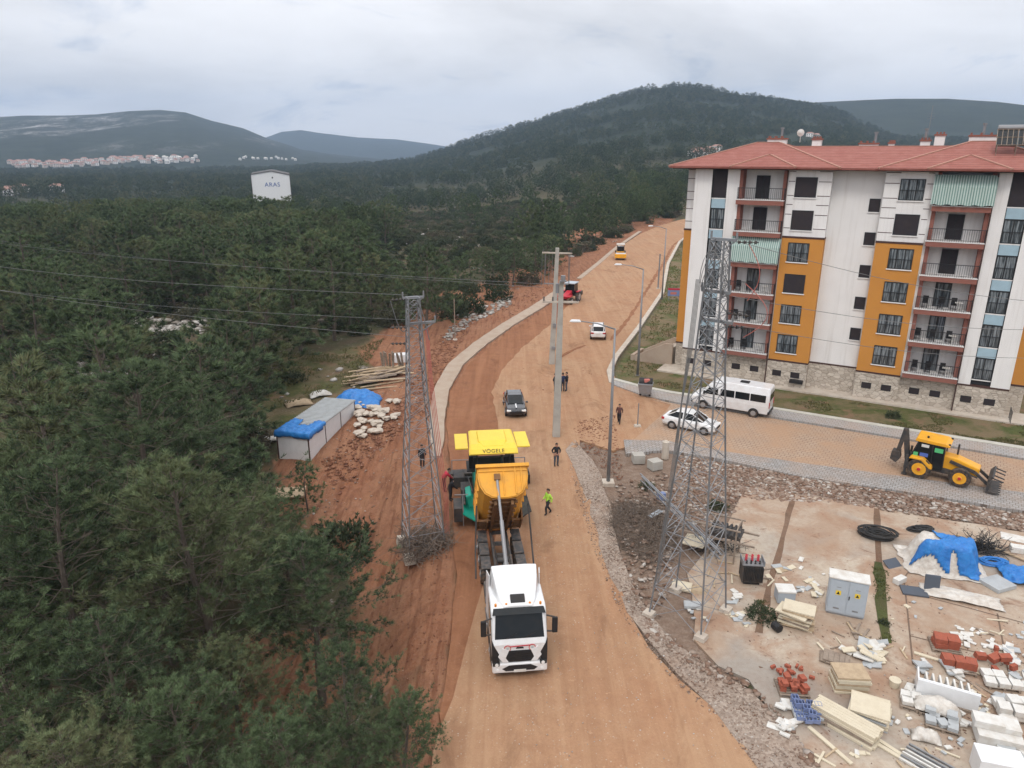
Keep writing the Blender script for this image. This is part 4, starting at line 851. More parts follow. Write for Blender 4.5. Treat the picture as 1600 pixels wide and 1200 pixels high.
# entrance ramp at the left corner
rp_ = wl @ Vector((-1.3, 1.0, 0)); ramp_ = thing('entrance_steps', 'beige walled steps descending beside the left corner of the apartment block', 'steps', (rp_.x, rp_.y, 0), BROT)
mb = MB()
for sgn, y0 in ((0, .6), (1, 3.4)): mb.prism([(-4.4, 0), (-.2, 0), (-.2, 2.3), (-1.0, 2.3), (-4.4, .5)], 'y', y0, y0 + .28)
mb.bx(-4.7, -4.35, .55, 3.75, 0, .62); mb.build('side_wall', M['kerbpale'], ramp_)
mb = MB()
for j in range(10): mb.bx(-.6 - j * .38, -.2 - j * .38 - .01, .88, 3.4, 0, 1.9 - j * .18)
mb.build('step', M['palecon'], ramp_)
# second entrance at the far right end of the block
rp_ = wl @ Vector((27.9, .2, 0)); t = thing('entrance_railing', 'dark handrail at the ground entrance by the right end of the apartment block', 'railing', (rp_.x, rp_.y, .14), BROT)
mb = MB()
for j in range(4): mb.tube([(.1, -j * .5, 0), (.1, -j * .5, .95)], .025, 6)
mb.tube([(.1, .1, .95), (.1, -1.6, .95)], .03, 6); mb.build('handrail', M['frame'], t)

# ================= poles, towers, wires =================
def lattice(name, label, cx, cy, rot, H_, prof, leg, brace, group=None, z0=0):
    t = thing(name, label, 'pylon', (cx, cy, z0), rot, group)
    def hw(z): return float(np.interp(z, [p[0] for p in prof], [p[1] for p in prof]))
    zs = [0]
    while zs[-1] < H_ - .5: zs.append(min(H_, zs[-1] + max(.62, hw(zs[-1]) * 1.25)))
    C4 = ((-1, -1), (1, -1), (1, 1), (-1, 1))
    for c in C4:
        mb = MB()
        for a, b in zip(zs[:-1], zs[1:]):
            p = (c[0] * hw(a), c[1] * hw(a), a); q = (c[0] * hw(b), c[1] * hw(b), b)
            mb.bar(p, q, leg, leg * .22); mb.bar(p, q, leg * .22, leg)
        mb.build('leg', M['galv'], t)
    mb = MB()
    for i, (a, b) in enumerate(zip(zs[:-1], zs[1:])):
        for j in range(4):
            c, d = C4[j], C4[(j + 1) % 4]; ha, hb = hw(a), hw(b)
            mb.bar((c[0] * ha, c[1] * ha, a), (d[0] * hb, d[1] * hb, b), brace, brace * .4); mb.bar((d[0] * ha, d[1] * ha, a), (c[0] * hb, c[1] * hb, b), brace, brace * .4)
            if i % 2 == 0 or a > H_ * .6: mb.bar((c[0] * hb, c[1] * hb, b), (d[0] * hb, d[1] * hb, b), brace, brace * .4)
            if hb > .8:
                m_ = Vector(((c[0] + d[0]) / 2 * (ha + hb) / 2, (c[1] + d[1]) / 2 * (ha + hb) / 2, (a + b) / 2))
                mb.bar((c[0] * (ha + hb) / 2, c[1] * (ha + hb) / 2, (a + b) / 2), tuple(m_), brace * .7, brace * .3)
    mb.build('bracing', M['galv'], t)
    for c in C4: mb = MB(); mb.box((c[0] * hw(0), c[1] * hw(0), .0), (.6, .6, .5), taper=.8); mb.build('footing', M['palecon'], t)
    return t, hw
def ins(mb, a, b, n=4, r=.085):
    a = Vector(a); b = Vector(b)
    for i in range(n):
        p = a.lerp(b, (i + .2) / n); q = a.lerp(b, (i + .7) / n); mb.tube([tuple(p), tuple(q)], [r, r * .5], 8)
    mb.tube([tuple(a), tuple(b)], .02, 5)
T1 = (-5.15, 36.9); z1_ = hz(T1[0], T1[1])
tw1, hw1 = lattice('lattice_tower', 'narrow grey lattice power tower on the red slope left of the tipper truck', T1[0], T1[1], R(20), 14.3 - z1_, [(0, 1.05), (5, .80), (9.5, .48), (14.3, .30)], .072, .036, z0=z1_)
T2 = (8.55, 29.9)
tw2, hw2 = lattice('lattice_tower', 'taller grey lattice power tower standing in the yard in front of the parked minibus', T2[0], T2[1], R(-40), 18.0, [(0, 1.36), (6, .95), (12.5, .50), (18, .30)], .082, .038)
def arms(t, tz, specs, jump):
    """top crossarms with their pin insulators and strain strings"""
    mb = MB(); mi = MB()
    for z, x0, x1, y in specs:
        mb.bar((x0, y, z), (x1, y, z), .12, .12); mb.bar((x0, y, z), ((x0 + x1) / 2, y, z - .45), .05); mb.bar((x1, y, z), ((x0 + x1) / 2, y, z - .45), .05)
        for x in (x0, x1): mb.tube([(x, y, z), (x, y, z + .32)], .045, 6)
    mb.build('crossarm', M['galv'], t)
    for a, b in jump: mi = MB(); ins(mi, a, b); mi.build('insulator', M['darksteel'], t)
arms(tw1, 0, [(14.2 - z1_, -.5, .6, .1), (12.9 - z1_, -.4, 1.1, -.2)], [((-.35, .1, 14.15 - z1_), (-1.15, .1, 14.15 - z1_)), ((-.45, -.3, 12.75 - z1_), (-1.3, -.3, 12.8 - z1_)), ((-.4, .4, 11.7 - z1_), (-1.2, .45, 11.75 - z1_))])
arms(tw2, 0, [(18.0, -.5, .6, .2), (15.9, -.55, .7, -.2), (14.6, -.6, .8, .1)], [((.5, .5, 17.9), (1.25, .95, 17.9)), ((.5, .1, 15.0), (1.3, .6, 14.9)), ((.3, .6, 14.3), (.9, 1.3, 14.2))])
def arc(mb, a, b, sag, r, n=14, mats=0):
    a = Vector(a); b = Vector(b); mb.tube([tuple(a.lerp(b, i / n) + Vector((0, 0, -sag * math.sin(math.pi * i / n)))) for i in range(n + 1)], r, 5)
mb = MB()
for a, b, s_ in (((-1.15, .1, 14.1 - z1_), (.1, .4, 13.9 - z1_), 1.6), ((-.2, -.3, 14 - z1_), (.7, -.4, 12 - z1_), -.9)): arc(mb, a, b, s_, .025)
mb.build('jumper_cable', M['wire'], tw1)
mb = MB()
for j in range(4): mb.tube([(.55 + .05 * j, -.2, 12.6 - z1_), (.62 + .06 * j, -.3, 10 - z1_), (.85 + .09 * j, -.45 - .05 * j, 6), (1.15 + .08 * j, -.6, 3.0), (1.2 + .08 * j, -.5, .8)], .02, 5)
mb.build('cable_bundle', M['redcable'], tw1)
mb = MB()
for j in range(6):
    pts = [(-.45 * math.cos(a + j * .2) * (1 + .06 * j), -.7 + .1 * j, 16.4 - .16 * j + 1.25 * math.sin(a)) for a in [i * math.pi / 9 for i in range(10)]]; mb.tube(pts, .016, 5)
for j in range(5):
    x = -.62 + .05 * j; mb.tube([(x, -.65, 16.4), (x - .1, -.7, 13.5), (x - .15 - .04 * j, -.85, 11), (x - .3, -1.0, 8), (x - .55, -1.35, 2)], .015, 5)
mb.build('jumper_cable', M['wire'], tw2)
mb = MB()
for j in range(2): mb.tube([(.9 + (.5 + .5 * j) * math.sin(math.pi * i / 10), .8 + .04 * i, 17.8 - 1.6 * j - .24 * i) for i in range(11)], .018, 5)
mb.build('red_jumper', M['redcable'], tw2)
mb = MB()
for i in range(3): mb.box((0, 0, 13.6 - .9 * i), (1.3 - .1 * i, 1.3, .06))
# tangled brush caught in the foot of the left tower
def tangle(name, label, cx, cy, rx, ry, h, n, m, seed, r=.018):
    rg = random.Random(seed); mb = MB()
    for i in range(n):
        a = rg.uniform(0, 6.28); q = rg.random() ** .5; p = Vector((cx + rx * q * math.cos(a), cy + ry * q * math.sin(a), rg.uniform(-.05, h * (1 - q * .6)))); pts = [p]
        d = Vector((rg.gauss(0, 1), rg.gauss(0, 1), rg.gauss(0, .5))).normalized()
        for j in range(4): d = (d + Vector((rg.gauss(0, .5), rg.gauss(0, .5), rg.gauss(0, .4)))).normalized(); p = p + d * .32; p.z = max(p.z, 0); pts.append(p)
        z0 = hz(cx, cy); mb.tube([(q_.x, q_.y, q_.z + z0) for q_ in pts], [r, r * .9, r * .7, r * .5, r * .3], 3, False)
    return tag(mb.build(name, m), label, 'brush')
tangle('brush_pile', 'tangled grey brown branches heaped inside the foot of the left lattice tower', T1[0] + .2, T1[1] - .6, 1.5, 1.3, 1.5, 520, M['twig'], 3, .022)
tangle('brush_pile', 'dry brown branches spread over the bank between gravel and rubble', *G(1005, 830), 2.0, 3.6, .55, 1300, M['twig'], 4, .015)
def cpole(name, label, px, py, h, r0, r1, arm_z, arm, lean=(0, 0), dbl=False):
    x, y = G(px, py); t = thing(name, label, 'utility pole', (x, y, .0), 0, tilt=(lean[1], lean[0]))
    mb = MB(); mb.prism([(-r0, -r0 * .8), (r0, -r0 * .8), (r0, r0 * .8), (-r0, r0 * .8)], 'z', 0, .01); mb.v = []; mb.f = []; mb.mi = []
    mb.loft([[(r_ * c[0], r_ * .85 * c[1], z) for c in ((-1, -1), (1, -1), (1, 1), (-1, 1))] for r_, z in ((r0, -.4), (r1, h))])
    mb.build('shaft', M['concrete'], t, bevel=.03)
    mb = MB(); mb.box((0, -.05, arm_z), (arm, .16, .14)); mb.build('crossarm', M['palecon'], t)
    for x_ in (-arm / 2 + .1, -arm * .22, arm / 2 - .1): mb = MB(); mb.tube([(x_, -.05, arm_z + .07), (x_, -.05, arm_z + .4)], .04, 6); ins(mb, (x_, -.05, arm_z + .1), (x_, -.05, arm_z + .38), 3, .09); mb.build('insulator', M['darksteel'], t)
    return t, Vector((x, y, 0))
p1, P1 = cpole('utility_pole', 'nearer thick concrete utility pole with crossarm beside the standing group', 869, 683, 12.3, .30, .17, 10.8, 2.7, (.012, 0))
p2, P2 = cpole('utility_pole', 'further concrete utility pole with high crossarm and hanging wires', 862, 570, 12.2, .30, .18, 11.7, 3.0, (.03, 0))
mb = MB(); mb.tube([(-.3, -.2, 12.2), (-.3, -.2, 11.5)], .12, 8); mb.box((.1, -.3, 12.4), (.5, .3, .12)); mb.tube([(.1, -.3, 12.45), (.1, -.3, 12.8)], .17, 8); mb.build('surge_arrester', M['galv'], p1)
mb = MB()
for j in range(5): mb.tube([(-1.5 + .35 * j, -.1, 11.6), (-1.45 + .35 * j, -.12, 8.4 + (j % 2))], .02, 4)
for x_ in (1.2, 1.3, -1.2): mb.tube([(x_, -.1, 11.6), (x_ + .05, -.1, 8.6)], .03, 4)
mb.build('hanging_wire', M['wire'], p2)
mb = MB(); mb.bar((-1.2, -.1, 8.6), (1.3, -.1, 8.6), .1); mb.box((.1, -.25, 4.3), (.35, .2, .4)); mb.box((.1, -.25, 1.9), (.4, .25, .3)); mb.build('bracket', M['galv'], p2)
mb = MB(); mb.tube([(.22, -.1, 8.8), (.25, -.12, 3.6)], .05, 6); mb.build('red_conduit', M['redcable'], p2)
def lamp(label, px, py, h, arm, adir, base=True, hd=1.0):
    x, y = G(px, py); t = thing('street_lamp', label, 'street lamp', (x, y, .12), 0, 'curved arm street lamps')
    mb = MB(); mb.tube([(0, 0, 0), (0, 0, h * .5), (0, 0, h)], [.13, .10, .06], 10); mb.tube([(0, 0, 0), (0, 0, .02)], [.2, .2], 8); mb.build('pole', M['galv'], t, smooth=True)
    c, s = math.cos(adir), math.sin(adir); mb = MB(); mb.tube([(0, 0, h - .05), (c * arm * .5, s * arm * .5, h + .28), (c * arm, s * arm, h + .40)], [.05, .04, .035], 8); mb.build('arm', M['galv'], t, smooth=True)
    mb = MB(); mb.box((c * (arm + .3), s * (arm + .3), h + .42), (.75, .3, .12), rz=adir, taper=.7); hdo = mb.build('lamp_head', M['white'], t, bevel=.03)
    mb = MB(); mb.box((c * (arm + .3), s * (arm + .3), h + .345), (.5, .2, .03), rz=adir); mb.build('lens', M['lamp'], hdo)
    if base: mb = MB(); mb.box((0, 0, -.0), (.8, .8, .3)); mb.build('base_block', M['palecon'], t, bevel=.03)
lamp('nearest tall street lamp between the walking woman and the gravel shoulder', 950, 757, 10.7, 2.2, R(172))
lamp('street lamp on the green verge beside the white car driving up the road', 996, 588, 10.6, 2.1, R(175), False)
lamp('furthest street lamp beside the road kerb past the apartment block', 1034, 468, 10.4, 2.0, R(178), False)
# small bare poles
for (px, py, h, r_, lb, m_) in [(711, 530, 5.0, .07, 'thin weathered wooden pole standing at the edge of the wood by the road', 'woodgrey'), (996, 668, 2.0, .05, 'short steel post on a small concrete foot near the walking woman', 'galv'), (1028, 452, 5.6, .13, 'bluish steel mast on the verge beside the far kerb', 'galv')]:
    x, y = G(px, py); t = thing('post', lb, 'post', (x, y, hz(x, y) + (.1 if px > 720 else 0))); mb = MB(); mb.tube([(0, 0, 0), (0, 0, h)], [r_, r_ * .8], 8); mb.build('shaft', M[m_], t)
    mb = MB(); mb.box((0, 0, .06), (.6, .5, .18), taper=.8); mb.build('foot', M['palecon'], t, bevel=.03)
def wire(label, a, b, sag, r=.011, m='wire', n=24):
    mb = MB(); arc(mb, a, b, sag, r, n); return tag(mb.build('power_line', M[m]), label, 'cable', 'overhead power lines')
TA = AT(637, 461, 36.9); TB = AT(640, 500, 36.6); TC = AT(640, 527, 37.2)
wire('uppermost overhead wire running left from the top of the left lattice tower', TA, AT(-260, 376, 62), .8)
wire('middle overhead wire running left from the left lattice tower', TB, AT(-260, 412, 62), .8, .009)
wire('lowest overhead wire running left from the left lattice tower', TC, AT(-260, 402, 62), .8)
wire('upper thin wire running from the concrete poles into the wood', AT(852, 444, 52.5), AT(-200, 350, 120), 1.2, .014)
wire('lower thin wire running from the concrete poles into the wood', AT(850, 449, 72), AT(-200, 345, 150), 1.5, .016)
for i, (pb, zz) in enumerate((((1700, 478), 17.9), ((1700, 515), 15.6), ((1700, 560), 14.4))):
    wire(('upper', 'middle', 'lower')[i] + ' overhead wire running right from the yard lattice tower past the flats', Vector((T2[0] + .8, T2[1] + .3, zz)), AT(*pb, 36), .5, .012)
# ================= vehicles =================
def wheel(par, x, y, r, w, side, rimc='rim', hub=None, z=None, name='wheel'):
    z = r if z is None else z; mb = MB(); n = 22; rings = []
    for yy, rr_ in ((-w / 2, r * .80), (-w / 2, r * .95), (-w * .32, r), (w * .32, r), (w / 2, r * .95), (w / 2, r * .80)): rings.append([(rr_ * math.cos(2 * math.pi * k / n), yy, rr_ * math.sin(2 * math.pi * k / n)) for k in range(n)])
    mb.loft(rings); o = mb.build(name, M['tyre'], par, loc=(x, y, z))
    mb = MB(); s = side; mb.tube([(0, s * (w / 2 - .05), 0), (0, s * (w / 2 + .012), 0)], [r * .62, r * .60], 18); mb.tube([(0, s * (w / 2 + .013), 0), (0, s * (w / 2 + .05), 0)], [r * .26, r * .2], 10)
    mb.build('rim', M[rimc], o)
    if hub: mb = MB(); mb.tube([(0, s * (w / 2 + .05), 0), (0, s * (w / 2 + .1), 0)], [r * .16, r * .14], 8); mb.build('hub', M[hub], o)
    return o
def section(x, w, z0, z1, wt=.9, low=.9): return [(x, -w * low, z0), (x, -w, z0 + (z1 - z0) * .3), (x, -w, z0 + (z1 - z0) * .72), (x, -w * wt, z1), (x, w * wt, z1), (x, w, z0 + (z1 - z0) * .72), (x, w, z0 + (z1 - z0) * .3), (x, w * low, z0)]
def car(name, label, cat, loc, rot, body, L, W, st, gh, wr, wx, front=True, extra=None, roofc=None):
    """st: lower body stations (x, half width, z0, z1); gh: glass stations (x, w bottom, w top, z bottom, z top)"""
    t = thing(name, label, cat, loc, rot); mb = MB(); mb.loft([section(*s) for s in st]); bo_ = mb.build('body', M[body], t, bevel=.07, smooth=False, seg=3)
    mb = MB(); mb.loft([[(x, -wb, z0), (x, -wt, z1), (x, wt, z1), (x, wb, z0)] for x, wb, wt, z0, z1 in gh]); mb.build('glasshouse', M['glass'], t, bevel=.05, seg=3)
    top = [g for g in gh if g[4] > max(q[4] for q in gh) - .14]; mb = MB(); mb.loft([[(x, -wt * .98, z1 - .03), (x, -wt * .90, z1 + .035), (x, wt * .90, z1 + .035), (x, wt * .98, z1 - .03)] for x, wb, wt, z0, z1 in top]); mb.build('roof', M[roofc or body], t, bevel=.03)
    mb = MB()
    for sg in (-1, 1):
        for i in range(len(gh) - 1):
            a, b = gh[i], gh[i + 1]
            if abs(a[4] - b[4]) > .15: mb.bar((a[0], sg * (a[2] + .005), a[4]), (b[0], sg * (b[2] + .005), b[4]), .07, .06)
        mid = top[len(top) // 2] if len(top) > 2 else top[0]
        xm = sum(q[0] for q in top) / len(top)
        g0 = min(gh, key=lambda q: abs(q[0] - xm)); mb.bar((xm, sg * (g0[1] + .01), g0[3]), (xm, sg * (g0[2] + .01), g0[4]), .08, .05)
    mb.build('pillar', M[body], t)
    for x in wx:
        for sg in (-1, 1):
            mb = MB(); mb.tube([(x, sg * (W / 2 - .10), wr), (x, sg * (W / 2 + .004), wr)], wr * 1.17, 20); mb.build('wheel_arch', M['black'], t)
            wheel(t, x, sg * (W / 2 - .09), wr, .2, sg)
    xf = st[-1][0]; xr = st[0][0]
    for sg in (-1, 1):
        mb = MB(); mb.box((xf - .10, sg * (W / 2 - .28), st[-2][3] - .17), (.24, .36, .14)); mb.build('headlight', M['lamp'], t, bevel=.03)
        mb = MB(); mb.box((xr + .10, sg * (W / 2 - .22), st[1][3] - .22), (.24, .34, .18)); mb.build('tail_light', M['redlens'], t, bevel=.03)
        mb = MB(); g = max(gh, key=lambda q: q[0]); mb.box((g[0] - .35, sg * (W / 2 + .08), g[3] + .06), (.12, .2, .14)); mb.build('wing_mirror', M[body], t, bevel=.03)
    mb = MB(); mb.box((xf - .02, 0, st[-1][2] + .22), (.1, W * .62, .2)); mb.build('grille', M['black'], t, bevel=.02)
    mb = MB(); mb.box((xr - .0, 0, st[0][3] - .22), (.06, .5, .12)); mb.build('number_plate', M['marble'], t)
    return t
def head(pa, pb):
    a = G(*pa); b = G(*pb); return math.atan2(b[1] - a[1], b[0] - a[0])
SED = [(-2.2, .72, .34, .85), (-2.08, .80, .26, .98), (-1.3, .86, .22, 1.0), (0, .88, .22, .98), (1.1, .86, .22, .94), (1.85, .80, .24, .84), (2.15, .70, .32, .70)]
SEDG = [(-1.85, .66, .6, .94, 1.0), (-1.15, .76, .60, .94, 1.40), (-.5, .78, .62, .94, 1.45), (.3, .78, .62, .94, 1.43), (1.15, .72, .62, .92, .98)]
x, y = G(1079, 672); car('parked_car', 'white sedan parked on the street in front of the minibus', 'car', (x, y, .14), head((1045, 668), (1113, 682)), 'carwhite', 4.35, 1.76, SED, SEDG, .31, (-1.3, 1.32))
x, y = G(804, 642); bc = car('parked_car', 'black sedan with white bonnet stripe facing the camera above the truck', 'car', (x, y, .12), R(-86), 'carblack', 4.5, 1.80, [(a * 1.03, b * 1.02, c, d) for a, b, c, d in SED], [(a * 1.03, b, c, d, e) for a, b, c, d, e in SEDG], .33, (-1.35, 1.38))
mb = MB(); mb.add([(1.25, -.05, 1.0), (2.0, -.05, .90), (2.0, .05, .90), (1.25, .05, 1.0)], [(0, 1, 2, 3)]); mb.build('bonnet_stripe', M['white'], bc)
SUVB = [(-2.05, .78, .42, .98), (-1.95, .86, .34, 1.08), (-1.1, .89, .30, 1.10), (.3, .89, .30, 1.08), (1.2, .88, .30, 1.04), (1.85, .83, .34, .98), (2.08, .74, .40, .80)]
SUVG = [(-1.92, .76, .62, 1.05, 1.1), (-1.72, .78, .64, 1.05, 1.58), (-.8, .79, .66, 1.05, 1.64), (.3, .79, .66, 1.05, 1.62), (1.1, .74, .64, 1.02, 1.08)]
x, y = G(934, 527); suv = car('suv', 'white suv driving away up the dirt road past the junction', 'car', (x, y, .13), R(84), 'carwhite', 4.2, 1.82, SUVB, SUVG, .35, (-1.32, 1.34))
mb = MB()
for sg in (-1, 1): mb.bar((-1.5, sg * .6, 1.70), (.4, sg * .6, 1.70), .05)
mb.build('roof_rail', M['black'], suv)
# minibus
x, y = G(1141, 642); t = thing('minibus', 'long white minibus parked along the sidewalk in front of the flats', 'minibus', (x, y, .14), head((1198, 652), (1088, 633)))
mb = MB(); VS = [(-3.3, .90, .45, 2.5), (-3.2, .98, .35, 2.62), (0, 1.0, .35, 2.66), (1.2, 1.0, .35, 2.60), (1.75, .99, .35, 2.28), (2.45, .98, .35, 1.42), (3.0, .93, .35, 1.22), (3.25, .82, .42, 1.0)]
mb.loft([section(a, b, c, d, .84) for a, b, c, d in VS]); mb.build('body', M['carwhite'], t, bevel=.08, seg=3)
mb = MB()
for sg in (-1, 1):
    for a, b in ((-3.0, -1.75), (-1.68, -.5), (-.43, .75)): mb.box(((a + b) / 2, sg * .985, 1.72), (b - a, .05, .62))
    mb.prism([(.95, 1.42), (2.2, 1.42), (1.72, 2.02), (.95, 2.02)], 'y', sg * .985 - .03, sg * .985 + .03)
mb.box((-3.29, 0, 1.8), (.05, 1.5, .6)); mb.build('side_window', M['glass'], t, bevel=.02)
mb = MB(); mb.add([(1.82, -.78, 2.22), (1.82, .78, 2.22), (2.5, .86, 1.46), (2.5, -.86, 1.46)], [(0, 1, 2, 3)]); mb.build('windscreen', M['glass'], t)
mb = MB(); mb.box((-1.0, 0, 2.68), (.75, .6, .05)); mb.build('roof_hatch', M['black'], t, bevel=.02)
mb = MB(); mb.box((3.2, 0, .55), (.15, 1.7, .3)); mb.box((-3.28, 0, .5), (.15, 1.8, .25)); mb.build('bumper', M['black'], t, bevel=.04)
for x_ in (-2.1, 2.15):
    for sg in (-1, 1):
        mb = MB(); mb.tube([(x_, sg * .88, .36), (x_, sg * 1.005, .36)], .43, 20); mb.build('wheel_arch', M['black'], t); wheel(t, x_, sg * .91, .36, .22, sg)
for sg in (-1, 1):
    mb = MB(); mb.box((2.98, sg * .74, .95), (.3, .3, .25)); mb.build('headlight', M['lamp'], t, bevel=.03)
    mb = MB(); mb.box((-3.31, sg * .86, 1.2), (.05, .14, .5)); mb.build('tail_light', M['redlens'], t)
    mb = MB(); mb.box((2.1, sg * 1.13, 1.55), (.14, .2, .3)); mb.build('wing_mirror', M['black'], t, bevel=.03)
M['ram'] = paint('ram_steel', (.30, .30, .31), .5, .3, dirt=.4)
# ---- tipper truck ----
th = math.atan2(-10.9, 1.15); tr = thing('tipper_truck', 'white cab tipper truck with raised yellow body emptying into the paver', 'truck', (.33, 25.25, .115), th)
mb = MB(); cabp = [(-2.25, .95), (-.12, .95), (0, 1.15), (.0, 1.75), (-.10, 2.0), (-.50, 3.05), (-.75, 3.18), (-2.25, 3.18)]
mb.prism(cabp, 'y', -1.17, 1.17); cab = mb.build('cab', M['carwhite'], tr, bevel=.09, seg=3)
mb = MB(); mb.add([(-.085, -1.04, 1.98), (-.085, 1.04, 1.98), (-.47, .98, 2.98), (-.47, -.98, 2.98), (-.12, -1.04, 1.96), (-.12, 1.04, 1.96), (-.52, .98, 3.0), (-.52, -.98, 3.0)], [(0, 1, 2, 3), (0, 4, 5, 1), (1, 5, 6, 2), (2, 6, 7, 3), (3, 7, 4, 0)]); mb.build('windscreen', M['glass'], cab)
mb = MB(); mb.add([(-.43, -1.1, 2.99), (-.43, 1.1, 2.99), (-.56, 1.06, 3.16), (-.56, -1.06, 3.16), (-.30, -1.12, 3.0), (-.30, 1.12, 3.0)], [(0, 1, 2, 3), (0, 4, 5, 1), (4, 3, 2, 5)]); mb.build('sun_visor', M['glass'], cab)
mb = MB()
for sg in (-1, 1): mb.prism([(-1.5, 1.9), (-.25, 1.9), (-.55, 2.85), (-1.5, 2.85)], 'y', sg * 1.165, sg * 1.185)
mb.build('side_window', M['glass'], cab)
mb = MB()   # roof deflector with raised rear edge
rings = []
for x_, w_, z_ in ((-.6, .55, 3.2), (-.9, .72, 3.28), (-1.4, .86, 3.55), (-1.95, .95, 3.85), (-2.5, 1.0, 4.0)): rings.append([(x_, -w_ - .10, 3.1), (x_, -w_, z_), (x_, -w_ * .5, z_ + .03), (x_, w_ * .5, z_ + .03), (x_, w_, z_), (x_, w_ + .10, 3.1)])
mb.loft(rings); mb.build('roof_deflector', M['carwhite'], cab, bevel=.04)
mb = MB()
for sg in (-1, 1): mb.add([(-2.2, sg * 1.16, 1.2), (-2.95, sg * 1.22, 1.2), (-2.8, sg * 1.2, 3.6), (-2.2, sg * 1.12, 3.7), (-2.2, sg * 1.12, 1.2), (-2.95, sg * 1.18, 1.2), (-2.8, sg * 1.16, 3.6), (-2.2, sg * 1.08, 3.7)], [(0, 1, 2, 3), (7, 6, 5, 4), (0, 4, 5, 1), (1, 5, 6, 2), (2, 6, 7, 3), (3, 7, 4, 0)])
mb.build('side_fairing', M['white'], cab)
mb = MB(); mb.box((-.93, 0, 3.33), (.42, .62, .10), ry=.45); mb.build('roof_vent', M['black'], cab, bevel=.03)
mb = MB()
for y_ in (-.95, -.5, .5, .95): mb.tube([(-.72, y_, 3.16), (-.72, y_, 3.27)], .05, 8)
mb.build('marker_lamp', M['orange'], cab)
mb = MB(); mb.prism([(-.50, 1.46), (.50, 1.46), (.66, 1.12), (.52, .92), (-.52, .92), (-.66, 1.12)][::-1], 'x', -.02, .03)
for z_ in (1.02, 1.12, 1.22, 1.32, 1.40): mb.box((.036, 0, z_), (.02, .96, .035))
mb.build('grille', M['black'], cab)
mb = MB(); mb.prism([(-.72, .90), (-.46, .90), (-.60, 1.12), (-.45, 1.50), (-.75, 1.62), (-.92, 1.2)][::-1], 'x', -.01, .04); mb.prism([(.72, .90), (.46, .90), (.60, 1.12), (.45, 1.50), (.75, 1.62), (.92, 1.2)], 'x', -.01, .04); mb.build('front_panel', M['carwhite'], cab, bevel=.01)
mb = MB()
for y_ in (-.55, .25): mb.bar((-.07, y_, 2.02), (-.20, y_ + .55, 2.22), .025); mb.bar((-.20, y_ + .2, 2.16), (-.16, y_ + .75, 2.12), .02)
mb.build('wiper', M['black'], cab)
mb = MB()
for sg in (-1, 1): mb.bx(-1.62, -1.60, sg * 1.172 - .004, sg * 1.172 + .004, 1.1, 3.0); mb.bx(-.3, -.28, sg * 1.172 - .004, sg * 1.172 + .004, 1.1, 1.95); mb.box((-1.45, sg * 1.18, 1.75), (.2, .03, .05))
mb.build('door_seam', M['black'], cab)
mb = MB(); mb.box((-.14, 0, .62), (.42, 2.34, .48)); bump_ = mb.build('bumper', M['carwhite'], cab, bevel=.08, seg=3)
mb = MB(); mb.prism([(-.75, .62), (-.45, .78), (.45, .78), (.75, .62), (.6, .5), (-.6, .5)][::-1], 'x', .07, .085)
mb.build('air_intake', M['black'], bump_)
mb = MB(); mb.box((.09, 0, .50), (.02, .52, .13)); mb.build('number_plate', M['marble'], bump_)
mb = MB(); mb.box((-.3, 0, .36), (.4, 2.1, .2)); mb.build('skid_plate', M['black'], bump_)
for sg in (-1, 1):
    mb = MB(); mb.prism([(sg * 1.17, 1.95), (sg * .86, 1.3), (sg * .90, .95), (sg * 1.17, .85)], 'x', -.4, .01); mb.build('corner_panel', M['black'], cab, bevel=.03)
    mb = MB(); mb.box((.01, sg * 1.0, .84), (.14, .3, .18)); mb.build('headlight_housing', M['black'], cab, bevel=.03)
    mb = MB(); mb.tube([(.05, sg * .98, .84), (.095, sg * .98, .84)], .075, 12); mb.build('headlight', M['lamp'], cab)
    mb = MB(); mb.tube([(.06, sg * .95, .55), (.10, sg * .95, .55)], .06, 10); mb.build('fog_light', M['lamp'], bump_)
    mb = MB(); mb.box((-.22, sg * 1.50, 2.45), (.12, .24, .75)); mi_ = mb.build('wing_mirror', M['black'], cab, bevel=.04)
    mb = MB(); mb.bar((-.35, sg * 1.15, 2.85), (-.22, sg * 1.5, 2.82), .05); mb.bar((-.3, sg * 1.17, 2.1), (-.22, sg * 1.5, 2.12), .05); mb.build('mirror_arm', M['darksteel'], mi_)
    mb = MB(); mb.box((-1.4, sg * 1.1, .75), (1.9, .16, .85)); mb.build('side_step', M['black'], tr, bevel=.04)
    mb = MB(); mb.box((-2.7, sg * 1.0, 1.35), (1.1, .5, .1)); mb.build('mudguard', M['chassis'], tr, bevel=.03)
mb = MB()   # crew sign on the bonnet: lettering row, crest and stripe
mb.m = 0; mb.bar((.012, -.42, 1.66), (.012, .52, 1.69), .03, .035); mb.m = 1; mb.prism([(-.17, 1.55), (.17, 1.55), (.13, 1.62), (-.13, 1.62)][::-1], 'x', .0, .02)
mb.build('bonnet_badge', [M['red'], M['black']], cab)
for sg in (-1, 1):
    mb = MB(); mb.m = 0; mb.tube([(.0, sg * .52, 1.58), (.022, sg * .52, 1.58)], .15, 18); mb.m = 1; mb.tube([(.022, sg * .52, 1.58), (.03, sg * .52, 1.58)], .12, 18); mb.m = 2; mb.tube([(.03, sg * .52, 1.58), (.036, sg * .52, 1.58)], .05, 12); mb.build('round_decal', [M['red'], M['marble'], M['cabgrey']], cab)
mb = MB()
for sg in (-1, 1): mb.bx(-10.9, -1.0, sg * .43 - .05, sg * .43 + .05, .82, 1.12)
for x_ in (-2.6, -3.8, -4.9, -6.0, -7.1, -8.3, -9.5, -10.7): mb.bx(x_ - .06, x_ + .06, -.38, .38, .86, 1.06)
